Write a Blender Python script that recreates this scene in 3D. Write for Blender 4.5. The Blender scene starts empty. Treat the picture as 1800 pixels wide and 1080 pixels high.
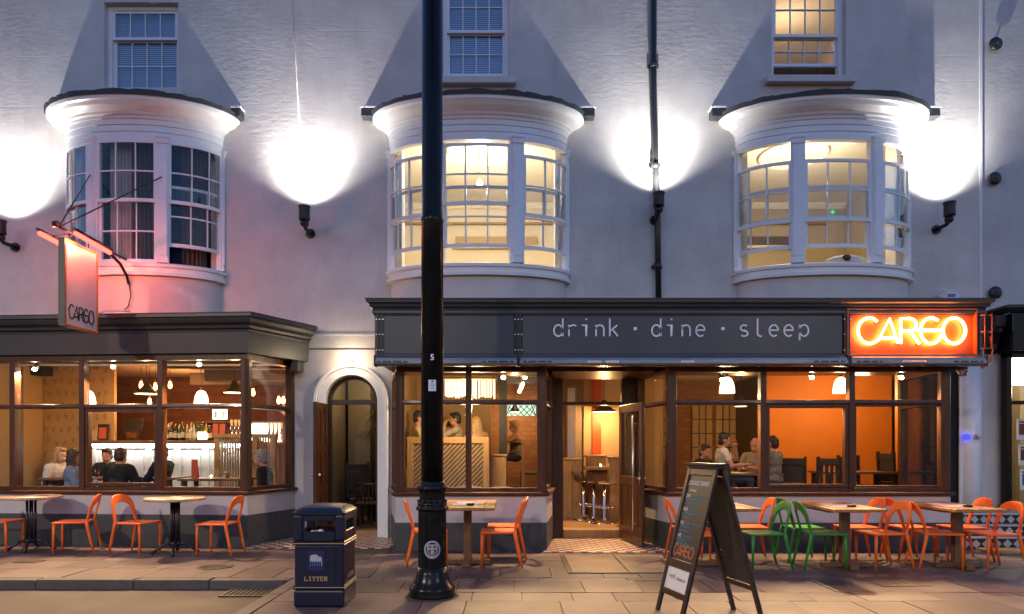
import bpy, bmesh, math, random
from mathutils import Vector, Matrix
random.seed(7)
R = math.radians
SC = bpy.context.scene
COL = SC.collection

# ------------------------------------------------------------ camera, sky, sun, exposure
cam_d = bpy.data.cameras.new('camera')
cam = bpy.data.objects.new('camera', cam_d); COL.objects.link(cam)
cam.location = (0, 0, 1.5); cam.rotation_euler = (R(90), 0, 0)
cam_d.sensor_width = 36; cam_d.lens = 24.0; cam_d.shift_y = 245 / 1800
cam_d.clip_start = 0.05; cam_d.clip_end = 500
SC.camera = cam

world = bpy.data.worlds.new('World'); SC.world = world; world.use_nodes = True
nt = world.node_tree; nt.nodes.clear()
wo = nt.nodes.new('ShaderNodeOutputWorld'); bg = nt.nodes.new('ShaderNodeBackground')
sky = nt.nodes.new('ShaderNodeTexSky'); sky.sky_type = 'NISHITA'; sky.sun_disc = False
sky.sun_elevation = R(4.0); sky.sun_rotation = R(-30); sky.altitude = 0; sky.air_density = 1.6; sky.dust_density = 0.2; sky.ozone_density = 4.0
tint = nt.nodes.new('ShaderNodeMix'); tint.data_type = 'RGBA'; tint.blend_type = 'MULTIPLY'; tint.inputs[0].default_value = 1.0
nt.links.new(sky.outputs[0], tint.inputs[6]); tint.inputs[7].default_value = (1.03, 0.92, 1.30, 1)
nt.links.new(tint.outputs[2], bg.inputs[0]); bg.inputs[1].default_value = 0.225
nt.links.new(bg.outputs[0], wo.inputs[0])

SC.view_settings.view_transform = 'Standard'; SC.view_settings.look = 'None'
SC.view_settings.exposure = 1.2; SC.view_settings.gamma = 1.0; SC.view_settings.use_curve_mapping = False
SC.render.engine = 'CYCLES'
cy = SC.cycles
cy.use_denoising = True; cy.max_bounces = 7; cy.diffuse_bounces = 3; cy.glossy_bounces = 3
cy.transparent_max_bounces = 16; cy.transmission_bounces = 4
cy.caustics_reflective = False; cy.caustics_refractive = False
cy.sample_clamp_indirect = 4.0
try: cy.use_light_tree = True
except Exception: pass

FPX, HOR = 1200.0, 785.0
def at(px, py, Y):
    "photo pixel and distance from the street side -> point"
    return Vector(((px - 900) / FPX * Y, Y, 1.5 + (HOR - py) / FPX * Y))
def X_(px, Y): return (px - 900) / FPX * Y
def Z_(py, Y): return 1.5 + (HOR - py) / FPX * Y

# ------------------------------------------------------------ materials
MATS = {}
def mat(name, col=(0.5, 0.5, 0.5), rough=0.5, metal=0.0, var=0.0, vscale=6.0, bump=0.0, bscale=60.0, objvar=0.0,
        emit=None, estr=0.0, spec=0.5, coat=0.0, stretch=None, col2=None, trans=0.0, roughvar=0.0, world=False):
    m = bpy.data.materials.new(name); m.use_nodes = True
    t = m.node_tree; b = t.nodes['Principled BSDF']
    b.inputs['Base Color'].default_value = (*col, 1); b.inputs['Roughness'].default_value = rough
    b.inputs['Metallic'].default_value = metal; b.inputs['Specular IOR Level'].default_value = spec
    b.inputs['Coat Weight'].default_value = coat; b.inputs['Coat Roughness'].default_value = 0.08
    if trans: b.inputs['Transmission Weight'].default_value = trans
    tc = t.nodes.new('ShaderNodeTexCoord'); mp = t.nodes.new('ShaderNodeMapping')
    t.links.new(t.nodes.new('ShaderNodeNewGeometry').outputs['Position'] if world else tc.outputs['Object'], mp.inputs['Vector'])
    if stretch: mp.inputs['Scale'].default_value = stretch
    src = None
    if var or col2:
        n = t.nodes.new('ShaderNodeTexNoise'); n.inputs['Scale'].default_value = vscale; n.inputs['Detail'].default_value = 6
        n.inputs['Roughness'].default_value = 0.62
        t.links.new(mp.outputs[0], n.inputs['Vector'])
        r = t.nodes.new('ShaderNodeValToRGB')
        c2 = col2 if col2 else tuple(min(1, c * (1 + var)) for c in col)
        c1 = col if col2 else tuple(c * (1 - var) for c in col)
        r.color_ramp.elements[0].color = (*c1, 1); r.color_ramp.elements[1].color = (*c2, 1)
        r.color_ramp.elements[0].position = 0.32; r.color_ramp.elements[1].position = 0.68
        t.links.new(n.outputs['Fac'], r.inputs['Fac']); src = r.outputs['Color']
        if roughvar:
            mr = t.nodes.new('ShaderNodeMapRange'); mr.inputs[3].default_value = max(0.02, rough - roughvar); mr.inputs[4].default_value = min(1, rough + roughvar)
            t.links.new(n.outputs['Fac'], mr.inputs[0]); t.links.new(mr.outputs[0], b.inputs['Roughness'])
    if objvar:
        oi = t.nodes.new('ShaderNodeObjectInfo')
        hs = t.nodes.new('ShaderNodeHueSaturation')
        mr2 = t.nodes.new('ShaderNodeMapRange'); mr2.inputs[3].default_value = 1 - objvar; mr2.inputs[4].default_value = 1 + objvar
        t.links.new(oi.outputs['Random'], mr2.inputs[0]); t.links.new(mr2.outputs[0], hs.inputs['Value'])
        if src: t.links.new(src, hs.inputs['Color'])
        else: hs.inputs['Color'].default_value = (*col, 1)
        src = hs.outputs['Color']
    if src: t.links.new(src, b.inputs['Base Color'])
    if bump:
        n2 = t.nodes.new('ShaderNodeTexNoise'); n2.inputs['Scale'].default_value = bscale; n2.inputs['Detail'].default_value = 5
        t.links.new(mp.outputs[0], n2.inputs['Vector'])
        bp = t.nodes.new('ShaderNodeBump'); bp.inputs['Strength'].default_value = bump; bp.inputs['Distance'].default_value = 0.01
        t.links.new(n2.outputs['Fac'], bp.inputs['Height']); t.links.new(bp.outputs[0], b.inputs['Normal'])
    if emit:
        b.inputs['Emission Color'].default_value = (*emit, 1); b.inputs['Emission Strength'].default_value = estr
    MATS[name] = m
    return m

def render_wall(name, col, seed):
    "painted lumpy render with trowel marks, faint bed joints and damp stains"
    m = mat(name, col, 0.72, var=0.05, vscale=0.9)
    t = m.node_tree; b = t.nodes['Principled BSDF']
    tc = t.nodes.new('ShaderNodeTexCoord')
    heights = []
    def noise(scale, detail, rough, st):
        mp = t.nodes.new('ShaderNodeMapping'); mp.inputs['Scale'].default_value = st; mp.inputs['Location'].default_value = (seed, 0, seed)
        t.links.new(tc.outputs['Object'], mp.inputs[0])
        n = t.nodes.new('ShaderNodeTexNoise'); n.inputs['Scale'].default_value = scale; n.inputs['Detail'].default_value = detail
        n.inputs['Roughness'].default_value = rough
        t.links.new(mp.outputs[0], n.inputs[0]); return n
    big = noise(1.1, 4, 0.5, (1, 1, 1.4)); mid = noise(7, 6, 0.6, (1, 1, 2.2)); fine = noise(45, 4, 0.6, (1, 1, 1))
    # blistered patches (only where a mask allows)
    msk = noise(0.55, 2, 0.4, (1, 1, 1)); rr = t.nodes.new('ShaderNodeMapRange'); rr.inputs[1].default_value = 0.5; rr.inputs[2].default_value = 0.66
    t.links.new(msk.outputs[0], rr.inputs[0])
    mm = t.nodes.new('ShaderNodeMath'); mm.operation = 'MULTIPLY'; t.links.new(mid.outputs[0], mm.inputs[0]); t.links.new(rr.outputs[0], mm.inputs[1])
    # horizontal courses showing through
    sep = t.nodes.new('ShaderNodeSeparateXYZ'); t.links.new(tc.outputs['Object'], sep.inputs[0])
    wob = t.nodes.new('ShaderNodeMath'); wob.operation = 'MULTIPLY_ADD'; wob.inputs[1].default_value = 0.10
    t.links.new(big.outputs[0], wob.inputs[0]); t.links.new(sep.outputs[2], wob.inputs[2])
    md = t.nodes.new('ShaderNodeMath'); md.operation = 'PINGPONG'; md.inputs[1].default_value = 0.21
    t.links.new(wob.outputs[0], md.inputs[0])
    cr = t.nodes.new('ShaderNodeMapRange'); cr.inputs[1].default_value = 0.0; cr.inputs[2].default_value = 0.012; cr.inputs[3].default_value = 0.0; cr.inputs[4].default_value = 1.0
    t.links.new(md.outputs[0], cr.inputs[0])
    brk = noise(0.9, 3, 0.6, (1, 1, 3)); br = t.nodes.new('ShaderNodeMapRange'); br.inputs[1].default_value = 0.5; br.inputs[2].default_value = 0.62
    t.links.new(brk.outputs[0], br.inputs[0])
    inv = t.nodes.new('ShaderNodeMath'); inv.operation = 'SUBTRACT'; inv.inputs[0].default_value = 1.0; t.links.new(cr.outputs[0], inv.inputs[1])
    crk = t.nodes.new('ShaderNodeMath'); crk.operation = 'MULTIPLY'; t.links.new(inv.outputs[0], crk.inputs[0]); t.links.new(br.outputs[0], crk.inputs[1])
    def add(a, b_, k):
        x = t.nodes.new('ShaderNodeMath'); x.operation = 'MULTIPLY_ADD'; x.inputs[1].default_value = k
        t.links.new(b_, x.inputs[0]); t.links.new(a, x.inputs[2]); return x.outputs[0]
    h = add(big.outputs[0], mm.outputs[0], 1.6); h = add(h, fine.outputs[0], 0.10); h = add(h, crk.outputs[0], -0.22)
    h = add(h, mid.outputs[0], 0.30)
    # weather streaks and patched areas in the paint
    stn = noise(3.0, 6, 0.65, (1.6, 1, 0.35)); sr = t.nodes.new('ShaderNodeMapRange'); sr.inputs[1].default_value = 0.46; sr.inputs[2].default_value = 0.72; sr.inputs[3].default_value = 1.0; sr.inputs[4].default_value = 0.91
    t.links.new(stn.outputs[0], sr.inputs[0])
    ptc = noise(0.8, 8, 0.7, (1, 1, 1.2)); pr = t.nodes.new('ShaderNodeMapRange'); pr.inputs[1].default_value = 0.40; pr.inputs[2].default_value = 0.60; pr.inputs[3].default_value = 0.90; pr.inputs[4].default_value = 1.06
    t.links.new(ptc.outputs[0], pr.inputs[0])
    sm = t.nodes.new('ShaderNodeMath'); sm.operation = 'MULTIPLY'; t.links.new(sr.outputs[0], sm.inputs[0]); t.links.new(pr.outputs[0], sm.inputs[1])
    src = b.inputs['Base Color'].links[0].from_socket; mx = t.nodes.new('ShaderNodeMix'); mx.data_type = 'RGBA'; mx.blend_type = 'MULTIPLY'; mx.inputs[0].default_value = 1
    t.links.new(src, mx.inputs[6]); t.links.new(sm.outputs[0], mx.inputs[7]); t.links.new(mx.outputs[2], b.inputs['Base Color'])
    bp = t.nodes.new('ShaderNodeBump'); bp.inputs['Strength'].default_value = 0.40; bp.inputs['Distance'].default_value = 0.011
    t.links.new(h, bp.inputs['Height']); t.links.new(bp.outputs[0], b.inputs['Normal'])
    return m

render_wall('render_cream', (0.60, 0.575, 0.555), 0.0)
render_wall('render_grey', (0.54, 0.52, 0.51), 13.0)
mat('stucco_smooth', (0.60, 0.575, 0.555), 0.6, var=0.05, vscale=3, bump=0.15, bscale=25)
mat('white_paint', (0.82, 0.83, 0.85), 0.28, var=0.04, vscale=5, bump=0.05, bscale=18)
mat('white_plaster', (0.72, 0.71, 0.71), 0.55, var=0.04, vscale=4, bump=0.08, bscale=20)
mat('stall_white', (0.50, 0.47, 0.46), 0.5, var=0.08, vscale=3, bump=0.06, bscale=30)
mat('stall_grey', (0.058, 0.060, 0.060), 0.55, var=0.14, vscale=5, bump=0.05, bscale=40)
mat('fascia_grey', (0.048, 0.052, 0.058), 0.42, var=0.10, vscale=2, bump=0.03, bscale=30)
mat('fascia_blue_grey', (0.050, 0.056, 0.066), 0.38, var=0.08, vscale=2, bump=0.02, bscale=30)
mat('frame_wood', (0.066, 0.024, 0.011), 0.38, var=0.35, vscale=9, bump=0.05, bscale=30, stretch=(1, 1, 0.15), coat=0.08, spec=0.35)
mat('dark_wood', (0.028, 0.014, 0.009), 0.4, var=0.35, vscale=9, bump=0.05, bscale=30)
mat('lead', (0.035, 0.039, 0.047), 0.6, var=0.3, vscale=14, bump=0.35, bscale=22)
mat('black_iron', (0.012, 0.012, 0.013), 0.4, bump=0.08, bscale=60, var=0.2)
mat('black_gloss', (0.0075, 0.0078, 0.008), 0.24, bump=0.06, bscale=24, var=0.3, vscale=8, spec=0.22, roughvar=0.1)
mat('pipe_black', (0.018, 0.018, 0.02), 0.35, bump=0.06, bscale=30, var=0.2)
mat('chrome', (0.75, 0.75, 0.76), 0.12, 1.0)
mat('steel', (0.55, 0.55, 0.56), 0.28, 1.0)
mat('awning_steel', (0.20, 0.21, 0.24), 0.22, 0.7, var=0.15, vscale=5, bump=0.05, bscale=9, stretch=(1, 1, 6))
mat('orange_plastic', (0.90, 0.150, 0.010), 0.42, var=0.12, vscale=5, bump=0.05, bscale=60, roughvar=0.12, objvar=0.06)
mat('green_plastic', (0.025, 0.24, 0.025), 0.4, var=0.06, vscale=8, bump=0.03, bscale=120, objvar=0.06)
mat('oak_top', (0.42, 0.19, 0.06), 0.35, var=0.3, vscale=7, bump=0.05, bscale=25, stretch=(6, 0.5, 1), coat=0.15, objvar=0.12)
mat('oak_dull', (0.16, 0.078, 0.032), 0.45, var=0.3, vscale=7, bump=0.05, bscale=25, stretch=(6, 6, 0.6))
mat('stone_top', (0.55, 0.37, 0.22), 0.35, var=0.3, vscale=45, bump=0.02, bscale=60)
mat('navy_plastic', (0.0045, 0.007, 0.026), 0.36, var=0.15, vscale=9, bump=0.06, bscale=160, roughvar=0.1)
mat('black_void', (0.006, 0.006, 0.007), 0.8)
mat('gold', (0.42, 0.30, 0.13), 0.4, 0.3)
mat('silver_print', (0.35, 0.36, 0.42), 0.4)
mat('tile_red', (0.22, 0.040, 0.022), 0.4, objvar=0.1, bump=0.05, bscale=30)
mat('tile_cream', (0.68, 0.58, 0.44), 0.4, objvar=0.06, bump=0.05, bscale=30)
mat('tile_black', (0.045, 0.022, 0.022), 0.25, objvar=0.2)
mat('tile_white', (0.42, 0.42, 0.43), 0.25, objvar=0.1)
mat('grout', (0.10, 0.09, 0.085), 0.8)
mat('asphalt', (0.042, 0.032, 0.031), 0.62, var=0.35, vscale=2.2, bump=0.6, bscale=90, roughvar=0.15, world=True)
mat('mortar', (0.07, 0.056, 0.052), 0.85, var=0.3, vscale=9, bump=0.3, bscale=60, world=True)
mat('kerb_stone', (0.075, 0.062, 0.06), 0.6, var=0.2, vscale=6, bump=0.25, bscale=45, objvar=0.15, world=True)
mat('iron_cover', (0.075, 0.060, 0.050), 0.5, 0.5, var=0.3, vscale=20, bump=0.4, bscale=50)
mat('lichen', (0.030, 0.028, 0.018), 0.9, bump=0.6, bscale=80)
mat('letter_white', (0.86, 0.86, 0.92), 0.4)
mat('sign_white', (0.55, 0.53, 0.52), 0.45)
mat('sign_frame', (0.42, 0.20, 0.06), 0.45, var=0.25, vscale=10)
mat('letter_black', (0.012, 0.012, 0.013), 0.4)
mat('chalkboard', (0.022, 0.023, 0.024), 0.5, var=0.3, vscale=5)
mat('chalkboard_back', (0.030, 0.030, 0.029), 0.55, var=0.3, vscale=3)
mat('aboard_wood', (0.026, 0.014, 0.010), 0.45, var=0.35, vscale=12, bump=0.08, bscale=30)
mat('chalk_white', (0.80, 0.80, 0.84), 0.8)
mat('chalk_teal', (0.02, 0.15, 0.22), 0.8)
mat('chalk_orange', (0.60, 0.16, 0.04), 0.8)
mat('paper', (0.75, 0.74, 0.72), 0.6)
mat('blue_print', (0.05, 0.10, 0.30), 0.4)
mat('maroon_print', (0.13, 0.02, 0.02), 0.4)
mat('navy_print', (0.012, 0.016, 0.07), 0.4)
# interior
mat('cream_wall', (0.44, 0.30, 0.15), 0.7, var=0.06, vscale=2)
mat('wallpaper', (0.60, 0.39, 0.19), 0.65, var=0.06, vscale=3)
mat('wallpaper_twig', (0.31, 0.20, 0.095), 0.7)
mat('yellow_wall', (0.72, 0.65, 0.50), 0.6, var=0.03, vscale=1.5)
mat('yellow_ceiling', (0.82, 0.77, 0.64), 0.7)
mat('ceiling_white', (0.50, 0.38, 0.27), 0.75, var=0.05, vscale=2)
mat('ceiling_beam', (0.11, 0.085, 0.075), 0.5)
mat('orange_wall', (0.60, 0.185, 0.011), 0.6, var=0.08, vscale=1.3)
mat('orange_door', (0.50, 0.075, 0.01), 0.5)
mat('wood_floor', (0.26, 0.14, 0.065), 0.4, var=0.3, vscale=5, stretch=(1, 5, 1))
mat('dark_floor', (0.05, 0.035, 0.028), 0.5)
mat('light_oak', (0.32, 0.19, 0.078), 0.42, var=0.22, vscale=6, bump=0.04, bscale=20, stretch=(5, 5, 0.6))
mat('slat_oak', (0.27, 0.185, 0.10), 0.5, var=0.2, vscale=6)
mat('bar_white', (0.62, 0.60, 0.56), 0.4)
mat('curtain', (0.12, 0.075, 0.048), 0.85, var=0.2, vscale=4)
mat('curtain_blue', (0.035, 0.045, 0.14), 0.8, var=0.2, vscale=4)
mat('lining_cream', (0.50, 0.48, 0.47), 0.8, var=0.05)
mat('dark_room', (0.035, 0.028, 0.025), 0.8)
mat('blind', (0.62, 0.68, 0.80), 0.5)
mat('leather', (0.030, 0.020, 0.016), 0.4, bump=0.1, bscale=40)
mat('red_cloth', (0.22, 0.02, 0.02), 0.8)
mat('taupe_cushion', (0.14, 0.10, 0.085), 0.85, bump=0.1, bscale=60)
mat('leaf_dark', (0.012, 0.025, 0.008), 0.5)
mat('skin', (0.48, 0.24, 0.15), 0.5, var=0.08, vscale=12)
mat('skin_pale', (0.56, 0.33, 0.23), 0.5, var=0.08, vscale=12)
for n_, c_ in (('black', (0.010, 0.010, 0.012)), ('navy', (0.012, 0.016, 0.034)), ('white', (0.58, 0.56, 0.54)), ('blue', (0.16, 0.21, 0.33)),
               ('grey', (0.20, 0.18, 0.16)), ('beige', (0.42, 0.33, 0.22)), ('denim', (0.03, 0.04, 0.07)), ('stone', (0.36, 0.30, 0.24))):
    mat('cloth_' + n_, c_, 0.9, var=0.25, vscale=9, bump=0.5, bscale=16)
for n_, c_ in (('blonde', (0.36, 0.22, 0.085)), ('brown', (0.035, 0.018, 0.010)), ('black', (0.010, 0.008, 0.007)), ('grey', (0.34, 0.30, 0.27)), ('pale', (0.52, 0.37, 0.17))):
    mat('hair_' + n_, c_, 0.5, var=0.4, vscale=30, bump=0.4, bscale=60, stretch=(3, 3, 0.4))
for n_, c_ in (('green', (0.01, 0.07, 0.02)), ('amber', (0.16, 0.05, 0.008)), ('clear', (0.45, 0.44, 0.40)), ('dark', (0.012, 0.010, 0.010)), ('red', (0.20, 0.015, 0.012)), ('gold', (0.40, 0.24, 0.04))):
    mat('bottle_' + n_, c_, 0.12, coat=0.3)
mat('bottle_label', (0.55, 0.50, 0.40), 0.6)

def emis(name, col, strength):
    m = bpy.data.materials.new(name); m.use_nodes = True; t = m.node_tree
    t.nodes.remove(t.nodes['Principled BSDF'])
    e = t.nodes.new('ShaderNodeEmission'); e.inputs[0].default_value = (*col, 1); e.inputs[1].default_value = strength
    t.links.new(e.outputs[0], t.nodes['Material Output'].inputs[0]); MATS[name] = m; return m
emis('glow_warm', (1.0, 0.62, 0.26), 9.0)
emis('glow_filament', (1.0, 0.30, 0.06), 22.0)
emis('glow_shade', (1.0, 0.74, 0.40), 3.2)
emis('glow_spot', (1.0, 0.80, 0.52), 40.0)
emis('glow_rod', (1.0, 0.70, 0.34), 1.7)
emis('glow_up', (1.0, 0.97, 0.92), 25.0)
emis('glow_neon', (1.0, 0.25, 0.055), 30.0)
emis('glow_tube', (1.0, 0.050, 0.035), 4.0)
emis('glow_led', (0.82, 0.92, 1.0), 9.0)
emis('glow_white', (1.0, 0.93, 0.78), 3.4)
emis('glow_blue', (0.03, 0.04, 1.0), 1.3)
emis('glow_green', (0.02, 1.0, 0.25), 0.5)
emis('glow_candle', (1.0, 0.55, 0.18), 14.0)
emis('glow_street', (1.0, 0.62, 0.34), 20.0)

def glass_mat(name, tint=(0.96, 0.97, 0.97), refl=0.06, edge=0.75):
    m = bpy.data.materials.new(name); m.use_nodes = True; t = m.node_tree
    t.nodes.remove(t.nodes['Principled BSDF'])
    tr = t.nodes.new('ShaderNodeBsdfTransparent'); tr.inputs[0].default_value = (*tint, 1)
    gl = t.nodes.new('ShaderNodeBsdfGlossy'); gl.inputs['Roughness'].default_value = 0.02
    lw = t.nodes.new('ShaderNodeFresnel'); lw.inputs[0].default_value = 1.38
    tc = t.nodes.new('ShaderNodeTexCoord'); n = t.nodes.new('ShaderNodeTexNoise'); n.inputs['Scale'].default_value = 2.2; n.inputs['Detail'].default_value = 1
    t.links.new(tc.outputs['Object'], n.inputs[0])
    bp = t.nodes.new('ShaderNodeBump'); bp.inputs['Strength'].default_value = 0.12; bp.inputs['Distance'].default_value = 0.02
    t.links.new(n.outputs[0], bp.inputs['Height']); t.links.new(bp.outputs[0], gl.inputs['Normal'])
    mr = t.nodes.new('ShaderNodeMapRange'); mr.inputs[3].default_value = refl; mr.inputs[4].default_value = edge
    t.links.new(lw.outputs[0], mr.inputs[0])
    mx = t.nodes.new('ShaderNodeMixShader'); t.links.new(mr.outputs[0], mx.inputs[0])
    t.links.new(tr.outputs[0], mx.inputs[1]); t.links.new(gl.outputs[0], mx.inputs[2])
    t.links.new(mx.outputs[0], t.nodes['Material Output'].inputs[0]); MATS[name] = m; return m
glass_mat('glass', refl=0.0, edge=0.22)
glass_mat('glass_old', refl=0.008, edge=0.6)
glass_mat('glass_blue', (0.90, 0.93, 0.98), refl=0.10)

def brick_mat(name, c1, c2, mortar, scale, rough=0.75, bw=0.5, rh=0.25):
    m = mat(name, c1, rough); t = m.node_tree; b = t.nodes['Principled BSDF']
    tc = t.nodes.new('ShaderNodeTexCoord'); mp = t.nodes.new('ShaderNodeMapping'); mp.inputs['Rotation'].default_value = (R(90), 0, 0)
    t.links.new(tc.outputs['Object'], mp.inputs[0])
    br = t.nodes.new('ShaderNodeTexBrick'); br.inputs['Color1'].default_value = (*c1, 1); br.inputs['Color2'].default_value = (*c2, 1)
    br.inputs['Mortar'].default_value = (*mortar, 1); br.inputs['Scale'].default_value = scale; br.inputs['Mortar Size'].default_value = 0.02
    br.inputs['Brick Width'].default_value = bw; br.inputs['Row Height'].default_value = rh
    t.links.new(mp.outputs[0], br.inputs[0]); t.links.new(br.outputs[0], b.inputs['Base Color'])
    bp = t.nodes.new('ShaderNodeBump'); bp.inputs['Distance'].default_value = 0.01; bp.inputs['Strength'].default_value = 0.6; bp.invert = True
    t.links.new(br.outputs['Fac'], bp.inputs['Height']); t.links.new(bp.outputs[0], b.inputs['Normal'])
    return m
brick_mat('brick_dark', (0.10, 0.026, 0.014), (0.17, 0.052, 0.024), (0.10, 0.06, 0.04), 2.3)
brick_mat('brick_warm', (0.30, 0.13, 0.055), (0.38, 0.19, 0.08), (0.22, 0.13, 0.07), 2.3)

def slab_mat():
    m = mat('paving', (0.122, 0.093, 0.091), 0.58, var=0.26, vscale=4, bump=0.3, bscale=55, roughvar=0.16, world=True)
    t = m.node_tree; b = t.nodes['Principled BSDF']
    src = b.inputs['Base Color'].links[0].from_socket
    oi = t.nodes.new('ShaderNodeObjectInfo'); rp = t.nodes.new('ShaderNodeValToRGB'); cr = rp.color_ramp
    cr.interpolation = 'CONSTANT'
    cr.elements[0].color = (0.66, 0.56, 0.56, 1); cr.elements[1].position = 0.92; cr.elements[1].color = (0.74, 0.68, 0.70, 1)
    for p, c in ((0.13, (1.0, 0.86, 0.84)), (0.3, (0.80, 0.72, 0.74)), (0.44, (1.22, 1.08, 1.02)), (0.58, (0.92, 0.82, 0.84)), (0.72, (1.50, 1.34, 1.22)), (0.80, (1.06, 0.88, 0.86))):
        e = cr.elements.new(p); e.color = (*c, 1)
    t.links.new(oi.outputs['Random'], rp.inputs[0])
    mx = t.nodes.new('ShaderNodeMix'); mx.data_type = 'RGBA'; mx.blend_type = 'MULTIPLY'; mx.inputs[0].default_value = 1
    t.links.new(src, mx.inputs[6]); t.links.new(rp.outputs[0], mx.inputs[7])
    # gum spots and spills
    tc = t.nodes.new('ShaderNodeTexCoord'); v = t.nodes.new('ShaderNodeTexNoise'); v.inputs['Scale'].default_value = 1.3; v.inputs['Detail'].default_value = 5
    gm = t.nodes.new('ShaderNodeNewGeometry'); t.links.new(gm.outputs['Position'], v.inputs[0])
    sr = t.nodes.new('ShaderNodeMapRange'); sr.inputs[1].default_value = 0.35; sr.inputs[2].default_value = 0.6; sr.inputs[3].default_value = 0.72; sr.inputs[4].default_value = 1.0
    t.links.new(v.outputs[0], sr.inputs[0])
    m2 = t.nodes.new('ShaderNodeMix'); m2.data_type = 'RGBA'; m2.blend_type = 'MULTIPLY'; m2.inputs[0].default_value = 1
    t.links.new(mx.outputs[2], m2.inputs[6]); t.links.new(sr.outputs[0], m2.inputs[7]); 
    vo = t.nodes.new('ShaderNodeTexVoronoi'); vo.inputs['Scale'].default_value = 5.5; t.links.new(gm.outputs['Position'], vo.inputs['Vector'])
    gs = t.nodes.new('ShaderNodeMapRange'); gs.inputs[1].default_value = 0.10; gs.inputs[2].default_value = 0.14; gs.inputs[3].default_value = 0.55; gs.inputs[4].default_value = 1.0
    t.links.new(vo.outputs['Distance'], gs.inputs[0])
    m3 = t.nodes.new('ShaderNodeMix'); m3.data_type = 'RGBA'; m3.blend_type = 'MULTIPLY'; m3.inputs[0].default_value = 0.8
    t.links.new(m2.outputs[2], m3.inputs[6]); t.links.new(gs.outputs[0], m3.inputs[7]); t.links.new(m3.outputs[2], b.inputs['Base Color'])
slab_mat()

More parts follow.
